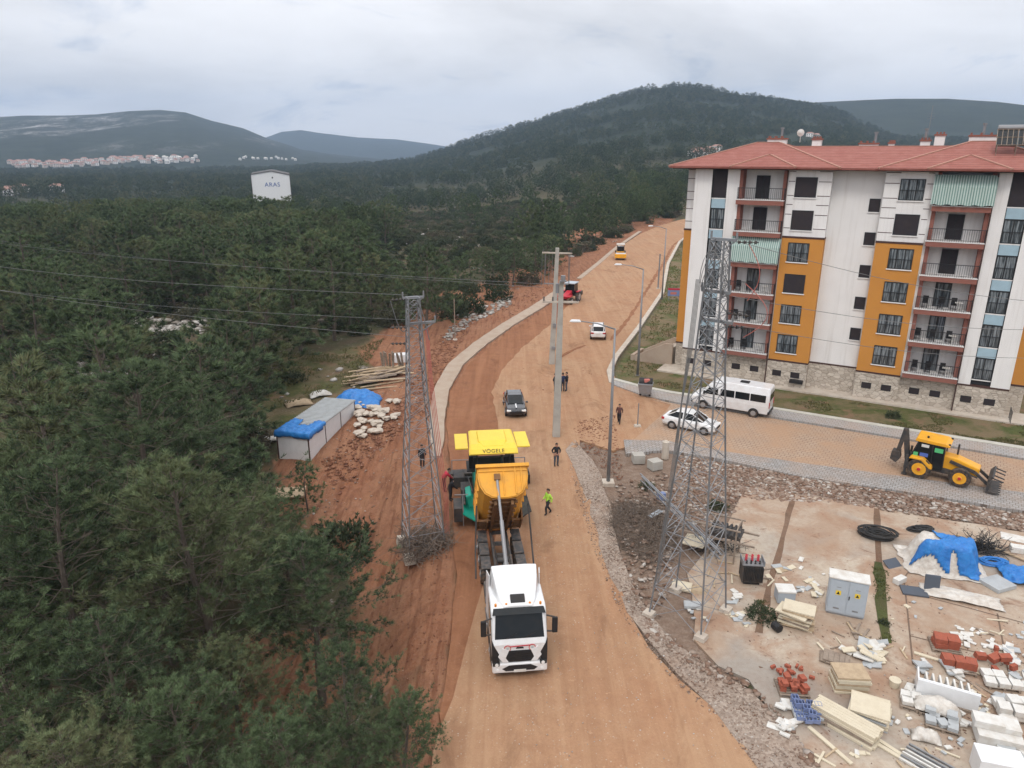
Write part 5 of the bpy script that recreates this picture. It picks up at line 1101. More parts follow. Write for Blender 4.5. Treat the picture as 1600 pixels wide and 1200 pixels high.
for x_ in (-4.3, -5.4, -6.6): mb.bar((x_ - .5, -.38, 1.08), (x_ + .5, .38, 1.08), .06)
mb.build('chassis_rail', M['chassis'], tr)
mb = MB(); mb.tube([(-6.2, -.25, 1.12), (-6.2, .3, 1.12)], .2, 12); mb.tube([(-7.6, -.3, 1.1), (-7.6, .34, 1.1)], .16, 12); mb.box((-3.3, 0, 1.35), (.5, .7, .45)); mb.box((-3.9, .25, 1.2), (.35, .4, .25)); mb.tube([(-8.2, 0, .8), (-5.0, 0, .9)], .07, 8); mb.tube([(-4.6, -.34, 1.18), (-10.2, -.34, 1.18)], .03, 6); mb.tube([(-4.2, .33, 1.19), (-10.4, .30, 1.19)], .035, 6); mb.build('driveline', M['darksteel'], tr, bevel=.02)
for sg in (-1, 1):
    mb = MB(); mb.box((-5.3, sg * .86, .75), (1.3, .55, .55)); mb.build('fuel_tank', M['galv'] if sg > 0 else M['chassis'], tr, bevel=.08)
    mb = MB(); mb.box((-4.15, sg * .88, .95), (.75, .5, .3)); mb.build('battery_box', M['cabgrey'], tr, bevel=.04)
    mb = MB()
    for x_ in (-7.3, -8.65, -10.0): mb.box((x_, sg * .92, 1.18), (1.15, .5, .05)); mb.box((x_ - .62, sg * .92, 1.05), (.05, .5, .25))
    mb.build('mudguard', M['chassis'], tr)
    for x_ in (-1.35, -3.1): wheel(tr, x_, sg * 1.02, .5, .3, sg)
    for x_ in (-7.3, -8.65, -10.0): wheel(tr, x_, sg * .93, .5, .55, sg)
# raised body: hinge at the rear
hx, hzz, TH = -10.7, 1.15, R(44)
body = bpy.data.objects.new('tipper_body', None)
LB = 5.6; halfU = [(1.26, 1.72), (1.26, 1.2), (1.18, .74), (.96, .36), (.62, .14), (.2, .08)]
U_out = [(-a, b) for a, b in halfU] + [(a, b) for a, b in halfU[::-1]]; U_in = [(a * .955, b + .05) for a, b in halfU] + [(-a * .955, b + .05) for a, b in halfU[::-1]]
prof = U_out + U_in
mb = MB(); mb.loft([[(x_, a, b) for a, b in prof] for x_ in (-.75, LB)])
tb = mb.build('tipper_body', [M['tipper']], tr, loc=(hx, 0, hzz), rot=(0, -TH, 0))
mb = MB(); mb.prism([(a * .95, b + .03) for a, b in U_out], 'x', LB - .02, LB + .06); mb.bx(LB - .05, LB + .22, -1.34, 1.34, 1.64, 1.82); mb.bx(LB + .061, LB + .12, -1.22, 1.22, 1.44, 1.50)
for y_ in (-.30, .02): mb.bx(LB + .061, LB + .13, y_ - .03, y_ + .03, .2, 1.44)
for y_ in (.62, .92): mb.bx(LB + .07, LB + .14, y_ - .035, y_ + .035, .25 + (y_ - .6) * .5, 1.7)
fw = mb.build('front_wall', M['tipper'], tb, bevel=.015)
mb = MB(); mb.bx(LB + .062, LB + .2, -.45, -.15, 1.0, 1.3); mb.build('cylinder_mount', M['tipper_under'], tb)
mb = MB()
for y_ in (-.42, .42): mb.bx(-.3, LB - .3, y_ - .07, y_ + .07, -.16, .085)
for x_ in (.3, 1.1, 1.9, 2.7, 3.5, 4.3, 5.1): mb.bx(x_ - .04, x_ + .04, -.7, .7, -.02, .12)
mb.add([(0, -.6, .10), (LB - .1, -.6, .10), (LB - .1, .6, .10), (0, .6, .10), (0, -.6, .06), (LB - .1, -.6, .06), (LB - .1, .6, .06), (0, .6, .06)], [(3, 2, 1, 0), (4, 5, 6, 7), (0, 1, 5, 4), (1, 2, 6, 5), (2, 3, 7, 6), (3, 0, 4, 7)])
mb.build('subframe', M['tipper_under'], tb)
mb = MB()
for sg in (-1, 1):
    mb.bx(-.75, LB, sg * 1.24 - .05, sg * 1.24 + .06, 1.68, 1.80)
    for x_ in (.4, 1.5, 2.6, 3.7, 4.8): mb.bx(x_ - .05, x_ + .05, sg * 1.25 - .04, sg * 1.25 + .05, .75, 1.68)
mb.build('side_rib', M['tipper'], tb)
for sg in (-1, 1):
    mb = MB()
    for i in range(5): a = .35 + i * .36; mb.bx(a - .05, a + .05, sg * .95 - .28, sg * .95 + .28, -.02, .1)
    mb.bx(.2, 2.0, sg * .68 - .04, sg * .68 + .04, -.12, .12); mb.bx(.2, 2.0, sg * 1.2 - .04, sg * 1.2 + .04, -.05, .62); mb.build('hinge_bracket', M['tipper_under'], tb)
e = Vector((hx + (LB + .1) * math.cos(TH) - 1.05 * math.sin(TH), -.30, hzz + (LB + .1) * math.sin(TH) + 1.05 * math.cos(TH)))
mb = MB(); b0 = Vector((-3.35, -.05, 1.25)); mb.tube([tuple(b0), tuple(b0.lerp(e, .33))], .13, 12); mb.tube([tuple(b0.lerp(e, .33)), tuple(b0.lerp(e, .66))], .10, 12); mb.tube([tuple(b0.lerp(e, .66)), tuple(e)], .07, 12); mb.build('hydraulic_cylinder', M['ram'], tr, smooth=False)
for sg in (-1, 1):
    mb = MB(); a = Vector((hx + 2.9, sg * 1.32, 4.2)); b = a + Vector((.6, sg * .12, -1.9)); c = b + Vector((.9, sg * .05, -1.4)); mb.tube([tuple(a), tuple(b), tuple(c)], .045, 6); mb.build('cover_linkage', M['darksteel'], tr)
# ---- paver ----
pv = thing('asphalt_paver', 'green and black road paver with bright yellow canopy behind the tipper truck', 'paver', (-1.2, 41.3, .05), th)
mb = MB(); mb.bx(-2.2, 1.3, -1.2, 1.2, .55, 2.0); mb.bx(-.6, 1.3, -1.1, 1.1, 2.0, 2.35); mb.build('body', M['green'], pv, bevel=.08)
for sg in (-1, 1):
    mb = MB(); pr = [(-2.1, .3), (-1.8, .05), (1.0, .05), (1.4, .35), (1.1, .75), (-1.8, .8)]; mb.prism(pr, 'y', sg * 1.05 - .2, sg * 1.05 + .2); mb.build('crawler_track', M['tyre'], pv, bevel=.05)
    mb = MB(); mb.add([(1.3, sg * .9, .5), (3.3, sg * 1.0, .45), (3.3, sg * 2.0, 1.15), (1.3, sg * 1.95, 1.25), (1.3, sg * .9, .42), (3.3, sg * 1.0, .37), (3.3, sg * 2.04, 1.1), (1.3, sg * 1.99, 1.2)], [(0, 1, 2, 3), (7, 6, 5, 4), (0, 4, 5, 1), (1, 5, 6, 2), (2, 6, 7, 3), (3, 7, 4, 0)]); mb.build('hopper_wing', M['green'] if sg < 0 else M['darksteel'], pv)
mb = MB(); mb.bx(1.3, 3.4, -1.0, 1.0, .3, .5); mb.bx(3.3, 3.5, -1.1, 1.1, .35, .7); mb.build('hopper_floor', M['darksteel'], pv)
mb = MB(); mb.bx(-3.6, -2.5, -2.7, 2.7, .08, .75); mb.bx(-3.4, -2.7, -2.6, 2.6, .75, .95); mb.build('screed', M['darksteel'], pv, bevel=.03)
mb = MB(); mb.bx(-3.95, -3.6, -2.6, 2.6, .35, .42)
for y_ in (-2.5, 0, 2.5): mb.tube([(-3.9, y_, .4), (-3.9, y_, 1.4)], .03, 6)
mb.tube([(-3.9, -2.5, 1.4), (-3.9, 2.5, 1.4)], .03, 6); mb.build('walkway', M['galv'], pv)
mb = MB(); mb.bx(-2.2, -.6, -1.6, 1.6, 2.0, 2.1); mb.box((-1.2, -1.2, 2.5), (.5, .5, .8)); mb.box((-1.2, 1.2, 2.5), (.5, .5, .8)); mb.box((-.7, 0, 2.75), (.35, 2.4, .45)); mb.build('operator_platform', M['black'], pv, bevel=.03)
mb = MB()
for x_ in (-2.1, .3):
    for y_ in (-1.0, 1.0): mb.tube([(x_, y_, 2.0), (x_, y_, 3.95)], .05, 8)
mb.build('canopy_post', M['black'], pv)
mb = MB(); mb.tube([(-.1, .6, 2.3), (-.1, .6, 3.3)], .1, 10); mb.build('exhaust', M['darksteel'], pv)
mb = MB(); rings = []
for x_, zt, w_ in ((-2.6, 3.98, 1.35), (-2.4, 4.12, 1.4), (.1, 4.2, 1.45), (.6, 4.05, 1.5), (.85, 3.85, 1.5)): rings.append([(x_, -w_, 3.82), (x_, -w_, zt - .06), (x_, -w_ * .92, zt), (x_, w_ * .92, zt), (x_, w_, zt - .06), (x_, w_, 3.82)])
mb.loft(rings); cn = mb.build('canopy', M['canopy'], pv, bevel=.04)
mb = MB(); rings = []
for x_, zt, w_ in ((-2.2, 4.15, .85), (-2.0, 4.26, .95), (-.2, 4.30, .95), (.35, 4.15, .7)): rings.append([(x_, -w_, 4.05), (x_, -w_ * .9, zt), (x_, w_ * .9, zt), (x_, w_, 4.05)])
mb.loft(rings); mb.build('canopy_hood', M['canopy'], cn, bevel=.05)
for sg in (-1, 1):
    mb = MB(); mb.bx(-2.3, .15, sg * 1.92 - .40, sg * 1.92 + .40, 3.88, 3.97); mb.build('canopy_wing', M['canopy'], cn, bevel=.02)
def text(s_, name, m, par, loc, rot, size, ext=.004, label=None):
    cu = bpy.data.curves.new(name, 'FONT'); cu.body = s_; cu.size = size; cu.extrude = ext; cu.align_x = 'CENTER'; cu.align_y = 'CENTER'; cu.space_character = 1.12; 
    me = baked(bpy.data.objects.new(name, cu)); me.materials.clear(); me.materials.append(m); o = bpy.data.objects.new(name, me); COL.objects.link(o); o.parent = par; o.location = loc; o.rotation_euler = rot; return o
text('VÖGELE', 'lettering', M['black'], cn, (.745, 0, 3.965), (R(47), 0, R(90)), .34)
mb = MB(); mb.tube([(2.9, -2.05, 2.2), (3.1, -2.0, 1.2), (3.0, -2.0, .2)], .03, 6); mb.bar((2.9, -2.5, 2.2), (2.9, -1.7, 2.2), .05); mb.build('guide_rod', M['galv'], pv)
mb = MB(); mb.box((2.3, -2.3, .9), (1.4, .5, .9)); mb.box((.6, -1.75, 1.2), (1.2, .6, .9)); mb.box((-.9, -2.1, 1.4), (1.0, .7, .7)); mb.tube([(1.4, -1.9, 1.7), (2.6, -1.9, 1.4)], .08, 8); mb.tube([(.4, -1.6, 2.2), (1.8, -1.4, 1.9), (2.4, -1.6, 1.2)], .05, 6); mb.build('side_machinery', M['darksteel'], pv, bevel=.04)
mb = MB(); mb.box((1.9, -1.55, 1.55), (1.3, .35, .8), rx=.3); mb.build('side_panel', M['green'], pv, bevel=.05)
# ---- roller ----
x, y = G(969, 405); ro = thing('road_roller', 'yellow road roller with pale roof standing far up the dirt road', 'roller', (x, y, .12), R(-97))
mb = MB(); mb.tube([(1.5, -1.0, .72), (1.5, 1.0, .72)], .72, 26); mb.build('drum', M['steel'], ro)
mb = MB(); mb.bx(.75, 2.35, -1.15, -1.02, .5, 1.0); mb.bx(.75, 2.35, 1.02, 1.15, .5, 1.0); mb.bx(2.25, 2.5, -1.15, 1.15, .45, 1.25); mb.bx(.55, .8, -1.15, 1.15, .5, 1.1); mb.build('drum_frame', M['yellow'], ro, bevel=.04)
mb = MB(); mb.prism([(-2.4, .8), (.4, .8), (.4, 1.5), (-.8, 1.6), (-2.3, 1.35)], 'y', -.8, .8); mb.build('body', M['yellow'], ro, bevel=.08)
mb = MB()
for a in (-.85, .35):
    for b in (-.7, .7): mb.tube([(a, b, 1.5), (a, b, 2.85)], .05, 6)
mb.build('cab_post', M['black'], ro)
mb = MB(); mb.bx(-.75, .3, -.62, .62, 1.52, 2.5); mb.build('cab_glass', M['glass'], ro, bevel=.04)
mb = MB(); mb.bx(-1.0, .55, -.85, .85, 2.86, 3.0); mb.build('roof', M['marble'], ro, bevel=.04)
for sg in (-1, 1): wheel(ro, -1.5, sg * .85, .75, .5, sg, 'yellow')
# ---- red tractor behind the poles ----
x, y = G(890, 473); tt = thing('tractor', 'red tractor with dark cab on the road behind the concrete poles', 'tractor', (x, y, .12), R(-115))
mb = MB(); mb.prism([(-.2, .8), (2.2, .8), (2.3, 1.3), (.3, 1.75), (-.2, 1.75)], 'y', -.42, .42); mb.build('bonnet', M['red'], tt, bevel=.08)
mb = MB(); mb.prism([(-1.6, 1.2), (.2, 1.2), (.1, 2.7), (-1.4, 2.7)], 'y', -.7, .7); mb.build('cab', M['glass'], tt, bevel=.05)
mb = MB(); mb.bx(-1.6, .3, -.8, .8, 2.71, 2.85); mb.build('roof', M['cabgrey'], tt, bevel=.04)
mb = MB(); mb.bx(-2.9, -1.6, -1.0, 1.0, .7, 1.3); mb.bx(-1.7, -.2, -.95, .95, .9, 1.25); mb.build('chassis', M['darksteel'], tt, bevel=.04)
mb = MB(); mb.bx(1.5, 2.6, -.95, .95, 1.15, 1.3); mb.bx(-1.5, -.1, -1.25, -.85, 1.5, 1.62); mb.bx(-1.5, -.1, .85, 1.25, 1.5, 1.62); mb.build('fender', M['red'], tt, bevel=.04)
for sg in (-1, 1): wheel(tt, -.8, sg * 1.05, .78, .42, sg, 'rim'); wheel(tt, 1.6, sg * .85, .5, .3, sg, 'rim')
# ---- backhoe loader ----
ha = head((1447, 752), (1507, 766)); x, y = G(1470, 757); bh = thing('backhoe_loader', 'yellow and black backhoe loader parked on the paved street with folded rear arm', 'digger', (x + .25, y + .95, .14), ha)
mb = MB(); mb.prism([(.15, .75), (2.3, .7), (2.35, 1.35), (1.0, 1.75), (.15, 1.8)], 'y', -.48, .48); mb.build('bonnet', M['yellow'], bh, bevel=.08)
mb = MB(); mb.prism([(-1.6, .55), (1.9, .55), (1.9, .85), (-1.6, 1.0)], 'y', -.6, .6); mb.build('chassis', M['darksteel'], bh, bevel=.05)
mb = MB(); mb.prism([(-1.75, 1.25), (-1.0, 1.2), (-.45, .75), (.25, .75), (.2, 2.5), (-1.35, 2.6)], 'y', -.78, .78); cb = mb.build('cab', M['glass'], bh, bevel=.05)
mb = MB()
for sg in (-1, 1):
    for a, b in (((-1.75, 1.25), (-1.35, 2.6)), ((.25, .8), (.2, 2.5)), ((-.45, .8), (-.5, 2.5)), ((-1.35, 2.57), (.2, 2.5))): mb.bar((a[0], sg * .79, a[1]), (b[0], sg * .79, b[1]), .07)
mb.build('cab_frame', M['black'], cb)
mb = MB(); mb.m = 0; mb.box((-.12, -.79, 2.15), (.5, .02, .3)); mb.m = 1; mb.box((-.95, -.79, 1.65), (.5, .02, .25)); mb.m = 2; mb.box((-.95, -.79, 2.3), (.45, .02, .2)); mb.m = 0; mb.box((-1.45, -.79, 1.6), (.28, .02, .3)); mb.build('window_sticker', [paint('green_sticker', (.1, .5, .2)), paint('blue_sticker', (.08, .15, .5)), M['marble']], cb)
mb = MB(); mb.prism([(-1.6, 2.6), (-1.5, 2.8), (.2, 2.74), (.5, 2.62), (.45, 2.5), (-1.55, 2.55)], 'y', -.88, .88); rf_ = mb.build('roof', M['yellow'], bh, bevel=.06)
mb = MB(); mb.tube([(-.9, -.4, 2.76), (-.9, -.4, 2.9)], .07, 8); mb.box((.42, -.7, 2.66), (.12, .16, .12)); mb.box((.42, .7, 2.66), (.12, .16, .12)); mb.build('work_lamp', M['black'], rf_)
for sg in (-1, 1):
    mb = MB(); mb.prism([(-1.75, 1.35), (-1.65, 1.5), (-.9, 1.5), (-.35, 1.05), (-.3, .85), (-.5, .9), (-1.0, 1.35)], 'y', sg * .95 - .28, sg * .95 + .22); mb.build('mudguard', M['yellow'], bh, bevel=.04)
    wheel(bh, -1.05, sg * 1.0, .72, .42, sg, 'yellow', 'red'); wheel(bh, 1.35, sg * .95, .66, .38, sg, 'yellow', 'red')
mb = MB(); mb.tube([(.9, .35, 1.7), (.9, .35, 2.5)], .06, 8); mb.build('exhaust', M['darksteel'], bh)
mb = MB()
for sg in (-1, 1): mb.bar((.6, sg * .55, 1.5), (2.1, sg * .55, 1.1), .12, .2); mb.bar((2.1, sg * .55, 1.1), (2.95, sg * .55, .45), .12, .18); mb.tube([(1.2, sg * .55, 1.0), (2.3, sg * .55, .75)], .05, 6)
mb.build('loader_arm', M['darksteel'], bh)
mb = MB(); mb.prism([(2.9, .12), (3.5, .12), (3.55, .2), (3.05, .22), (3.0, .9), (3.2, 1.2), (3.1, 1.25), (2.88, .95)], 'y', -1.1, 1.1)
for i in range(7): mb.box((3.55, -1.05 + i * .35, .16), (.25, .09, .05))
for y_ in (-1.0, -.4, .4, 1.0): mb.bar((3.1, y_, 1.15), (3.75, y_, 1.0), .07)
mb.build('bucket', M['darksteel'], bh)
mb = MB(); mb.bx(-2.0, -1.75, -1.05, 1.05, .5, 1.1); mb.bar((-1.95, 0, .8), (-2.35, .0, 3.0), .28, .32); mb.bar((-2.35, .0, 3.0), (-2.6, 0, 1.3), .22, .26); mb.tube([(-2.1, .2, 1.2), (-2.4, .2, 2.6)], .07, 8); mb.build('backhoe_arm', M['darksteel'], bh, bevel=.02)
mb = MB(); mb.prism([(-2.95, 1.3), (-2.45, 1.3), (-2.4, .8), (-2.6, .5), (-3.0, .7)], 'y', -.35, .35); mb.build('digging_bucket', M['darksteel'], bh)
for sg in (-1, 1): mb = MB(); mb.bar((-1.9, sg * .95, 1.5), (-1.9, sg * .95, .12), .14); mb.box((-1.9, sg * .95, .08), (.35, .3, .06)); mb.build('stabiliser', M['darksteel'], bh)
# ================= people =================
def person(label, loc, rot, top, legs, J, hairc=(.02, .015, .012), cap=None, scale=1.0):
    """one continuous body grown over a jointed skeleton; J moves joints (metres, x forward, y left)"""
    B = dict(hip=(0, 0, .95), waist=(0, 0, 1.08), chest=(.0, 0, 1.30), neck=(0, 0, 1.46), chin=(.02, 0, 1.54), head=(.02, 0, 1.64), crown=(.0, 0, 1.73),
             hl=(0, .10, .90), kl=(.03, .11, .50), al=(-.02, .11, .09), tl=(.14, .12, .04), hr=(0, -.10, .90), kr=(.03, -.11, .50), ar=(-.02, -.11, .09), tr=(.14, -.12, .04),
             sl=(0, .18, 1.41), el=(-.03, .25, 1.14), wl=(.06, .27, .90), pl=(.08, .27, .83), sr=(0, -.18, 1.41), er=(-.03, -.25, 1.14), wr=(.06, -.27, .90), pr=(.08, -.27, .83))
    B.update(J)
    Rr = dict(hip=.145, waist=.13, chest=.155, neck=.06, chin=.075, head=.098, crown=.06, hl=.095, kl=.062, al=.045, tl=.04, hr=.095, kr=.062, ar=.045, tr=.04, sl=.068, el=.048, wl=.034, pl=.036, sr=.068, er=.048, wr=.034, pr=.036)
    E_ = [('hip', 'waist'), ('waist', 'chest'), ('chest', 'neck'), ('neck', 'chin'), ('chin', 'head'), ('head', 'crown'), ('hip', 'hl'), ('hl', 'kl'), ('kl', 'al'), ('al', 'tl'), ('hip', 'hr'), ('hr', 'kr'), ('kr', 'ar'), ('ar', 'tr'), ('chest', 'sl'), ('sl', 'el'), ('el', 'wl'), ('wl', 'pl'), ('chest', 'sr'), ('sr', 'er'), ('er', 'wr'), ('wr', 'pr')]
    for sd in 'lr':
        w, p = Vector(B['w' + sd]), Vector(B['p' + sd]); d = (p - w).normalized(); o_ = Vector((1, 0, 0)) if abs(d.x) < .8 else Vector((0, 1, 0)); o_ = (o_ - d * o_.dot(d)).normalized()
        for i, (k_, ln) in enumerate(((-.03, .055), (-.01, .07), (.01, .075), (.03, .065))):
            B['f%d' % i + sd] = tuple(p + o_ * k_ + d * .03); B['g%d' % i + sd] = tuple(p + o_ * k_ * .9 + d * (.03 + ln) + d.cross(o_) * .02); Rr['f%d' % i + sd] = .010; Rr['g%d' % i + sd] = .008
            E_ += [('p' + sd, 'f%d' % i + sd), ('f%d' % i + sd, 'g%d' % i + sd)]
        B['t1' + sd] = tuple(w.lerp(p, .6) + o_ * .045); B['t2' + sd] = tuple(w.lerp(p, .6) + o_ * .062 + d * .04); Rr['t1' + sd] = .011; Rr['t2' + sd] = .009; E_ += [('w' + sd, 't1' + sd), ('t1' + sd, 't2' + sd)]
    names = list(B); ix = {n: i for i, n in enumerate(names)}; me = bpy.data.meshes.new('person'); me.from_pydata([B[n] for n in names], [(ix[a], ix[b]) for a, b in E_], []); tmp = bpy.data.objects.new('tmp', me)
    sk = tmp.modifiers.new('skin', 'SKIN'); sk.use_smooth_shade = True
    for n in names: v = me.skin_vertices[0].data[ix[n]]; v.radius = (Rr[n] * 1.28, Rr[n] * 1.28 * (.78 if n in ('chest', 'hip', 'waist') else 1)); v.use_root = (n == 'hip')
    tmp.modifiers.new('sub', 'SUBSURF').levels = 1
    bm_ = baked(tmp)
    for k in ('skin', top, legs, 'black'): bm_.materials.append(M[k])
    segs = [(Vector(B[a]), Vector(B[b]), (0 if a in ('neck', 'chin', 'head') or b[0] in 'fgpt' and b not in ('tl', 'tr') and b[0] != 'h' else (3 if b in ('tl', 'tr') else (2 if a in ('hl', 'kl', 'hr', 'kr') or b in ('hl', 'hr') else 1)))) for a, b in E_ if not (b in ('chest',) and 0)]
    for p in bm_.polygons:
        c = p.center; best = 9; mi = 1
        for a, b, m_ in segs:
            d = b - a; tt_ = max(0, min(1, (c - a).dot(d) / max(d.length_squared, 1e-9))); q = (c - a - d * tt_).length
            if q < best: best = q; mi = m_
        p.material_index = mi; p.use_smooth = True
    o = bpy.data.objects.new('person', bm_); COL.objects.link(o); o.location = loc; o.rotation_euler = (0, 0, rot); o.scale = (scale,) * 3; tag(o, label, 'person')
    hm = MB(); hd = Vector(B['head']); rings = []
    for z_, r_ in ((-.02, .098), (.03, .112), (.07, .10), (.105, .06), (.115, .01)): rings.append([(hd.x - .022 + r_ * math.cos(a), hd.y + r_ * .9 * math.sin(a), hd.z + z_ + (.0 if math.cos(a) < .3 else .03)) for a in [i * math.pi / 5 for i in range(10)]])
    hm.loft(rings); hm.build('hair' if not cap else 'cap', M['hair'] if not cap else M[cap], o, smooth=True)
    fm = MB(); fm.m = 0; fm.box((hd.x + .105, hd.y, hd.z - .01), (.03, .022, .04)); fm.m = 1
    for s_ in (-1, 1): fm.box((hd.x + .092, hd.y + s_ * .034, hd.z + .012), (.012, .022, .01))
    fm.m = 2; fm.box((hd.x + .088, hd.y, hd.z - .055), (.012, .045, .01)); fm.m = 0
    for s_ in (-1, 1): fm.box((hd.x - .005, hd.y + s_ * .098, hd.z - .005), (.03, .014, .05))
    fm.build('face', [M['skin'], M['black'], M['red']], o, bevel=.004)
    return o
M['hair'] = paint('dark_hair', (.025, .018, .014), .7)
M['vest'] = paint('hi_vis_yellow_green', (.42, .72, .08), .6, dirt=.15)
M['jacketblack'] = paint('black_jacket', (.02, .02, .024), .8, dirt=.2); M['jacketnavy'] = paint('navy_jacket', (.02, .03, .07), .8, dirt=.2); M['jacketbrown'] = paint('brown_coat', (.10, .045, .04), .8, dirt=.2); M['jacketred'] = paint('red_jacket', (.5, .03, .06), .7)
M['jeans'] = paint('blue_grey_jeans', (.06, .075, .10), .8); M['trousers'] = paint('dark_trousers', (.03, .03, .035), .8)
WALK = dict(kl=(.20, .10, .52), al=(.16, .10, .12), tl=(.31, .11, .08), kr=(-.02, -.10, .50), ar=(-.28, -.10, .14), tr=(-.14, -.11, .05), el=(-.14, .24, 1.16), wl=(-.10, .25, .94), pl=(-.08, .25, .87), er=(.06, -.25, 1.15), wr=(.22, -.22, .99), pr=(.27, -.21, .94))
POCK = dict(el=(-.10, .30, 1.16), wl=(.08, .22, 1.0), pl=(.12, .18, .96), er=(-.10, -.30, 1.16), wr=(.08, -.22, 1.0), pr=(.12, -.18, .96))
WORK = dict(chest=(.16, 0, 1.24), neck=(.28, 0, 1.36), chin=(.34, 0, 1.42), head=(.39, 0, 1.50), crown=(.42, 0, 1.58), sl=(.22, .18, 1.32), sr=(.22, -.18, 1.32), el=(.36, .24, 1.10), wl=(.52, .18, .98), pl=(.58, .16, .95), er=(.36, -.24, 1.10), wr=(.52, -.18, .98), pr=(.58, -.16, .95))
def at(px, py, z=.1): x, y = G(px, py, z); return (x, y, z)
person('person in a bright green vest walking across the dirt road', at(856, 804), R(205), 'vest', 'trousers', WALK)
person('person in a black jacket and jeans standing alone below the concrete pole', at(869, 728), R(-80), 'jacketblack', 'jeans', POCK)
person('leftmost of the three people in dark clothes behind the concrete pole', at(867, 612), R(-20), 'jacketblack', 'trousers', POCK, scale=1.02)
person('middle of the three people behind the concrete pole, in navy', at(879, 612), R(100), 'jacketnavy', 'trousers', {}, scale=1.05)
person('rightmost of the three people behind the concrete pole', at(885, 611), R(170), 'jacketblack', 'jeans', POCK, scale=1.05)
person('person in a dark brown coat walking beside the nearest street lamp', at(967, 662), R(-110), 'jacketbrown', 'jacketblack', WALK, scale=.98)
person('dark dressed person standing behind the left lattice tower', (*G(660, 728, 0), hz(*G(660, 728)) + .02), R(-60), 'jacketblack', 'trousers', {})
person('worker in a red jacket bending beside the paver', at(694, 768, .05), R(20), 'jacketred', 'jacketblack', WORK)
person('worker in black standing just left of the paver hopper', at(704, 782, .05), R(-10), 'jacketblack', 'trousers', WORK)
# ================= yard: materials, cabinets, heaps =================
YZ = .055
def yp(px, py, z=YZ): x, y = G(px, py, z); return (x, y, z)
def rdir(pa, pb): return head(pa, pb)
rd = random.Random(21)
def mesh_of(fn, mats, name):
    mb = MB(); fn(mb); return mb.mesh(name, mats)
def put_obj(name, me, loc, rot, label, cat, group=None, scale=None, tilt=(0, 0), bevel=0):
    o = bpy.data.objects.new(name, me); COL.objects.link(o); o.location = loc; o.rotation_euler = (tilt[0], tilt[1], rot)
    if scale: o.scale = scale
    if bevel: md = o.modifiers.new('bevel', 'BEVEL'); md.width = bevel; md.segments = 2
    return tag(o, label, cat, group)
# electrical cabinet
c = thing('electrical_cabinet', 'grey two door electrical cabinet with yellow warning stickers standing in the yard', 'cabinet', yp(1319, 963), rdir((1292, 958), (1345, 969)))
mb = MB(); mb.bx(-.85, .85, 0, .75, .08, 1.95); mb.build('housing', M['cabgrey'], c, bevel=.02)
mb = MB(); mb.bx(-.9, .9, -.05, .82, 1.955, 2.03); mb.build('top_cover', M['marble'], c, bevel=.015)
mb = MB(); mb.bx(-.8, .8, .03, .7, -.05, .078); mb.build('plinth', M['galv'], c)
mb = MB(); mb.add([(-.07, 0, 0), (.07, 0, 0), (0, 0, .12), (-.07, .004, 0), (.07, .004, 0), (0, .004, .12)], [(0, 1, 2), (5, 4, 3), (0, 3, 4, 1), (1, 4, 5, 2), (2, 5, 3, 0)]); sym = mb.mesh('warning_sticker', M['black'])
for s_ in (-1, 1):
    mb = MB(); mb.bx(min(s_ * .03, s_ * .80), max(s_ * .03, s_ * .80), -.025, -.002, .16, 1.88); d = mb.build('door', M['cabgrey'], c, bevel=.006)
    mb = MB(); mb.m = 0; mb.bx(s_ * .42 - .12, s_ * .42 + .12, -.032, -.026, 1.12, 1.36); mb.m = 1; mb.prism([(s_ * .42 - .08, 1.16), (s_ * .42 + .08, 1.16), (s_ * .42, 1.32)], 'y', -.037, -.033); mb.build('warning_sticker', [M['canopy'], M['black']], d)
    mb = MB(); mb.bx(s_ * .42 - .13, s_ * .42 + .13, -.03, -.026, .34, .42); mb.bx(s_ * .42 - .10, s_ * .42 + .10, -.03, -.026, 1.52, 1.55); mb.build('vent', M['galv'], d)
mb = MB(); mb.bx(.06, .10, -.07, -.026, .95, 1.15); mb.build('handle', M['black'], c, bevel=.008)
# transformer
t = thing('transformer', 'grey ribbed transformer with red bushings standing on the yard floor', 'transformer', yp(1172, 908), R(-6))
mb = MB(); mb.bx(-.5, .5, -.32, .32, .12, 1.12)
for i in range(13): x = -.5 + i * 1.0 / 12; mb.bx(x - .012, x + .012, -.46, -.321, .2, 1.05); mb.bx(x - .012, x + .012, .321, .46, .2, 1.05)
mb.build('tank', M['darksteel'], t)
mb = MB(); mb.bx(-.56, .56, -.38, .38, 1.122, 1.17); mb.bx(-.56, -.52, -.38, .38, 1.171, 1.4); mb.bx(.52, .56, -.38, .38, 1.171, 1.4); mb.build('lid', M['galv'], t)
for i in range(3): mb = MB(); ins(mb, (-.3 + i * .3, .1, 1.17), (-.3 + i * .3, .1, 1.55), 4, .08); mb.build('bushing', M['red'], t)
mb = MB()
for i in range(4): ins(mb, (-.33 + i * .22, -.2, 1.17), (-.33 + i * .22, -.2, 1.38), 2, .06)
mb.bx(-.4, .4, -.3, -.2, 0, .118); mb.bx(-.4, .4, .2, .3, 0, .118); mb.build('low_voltage_bushing', M['black'], t)
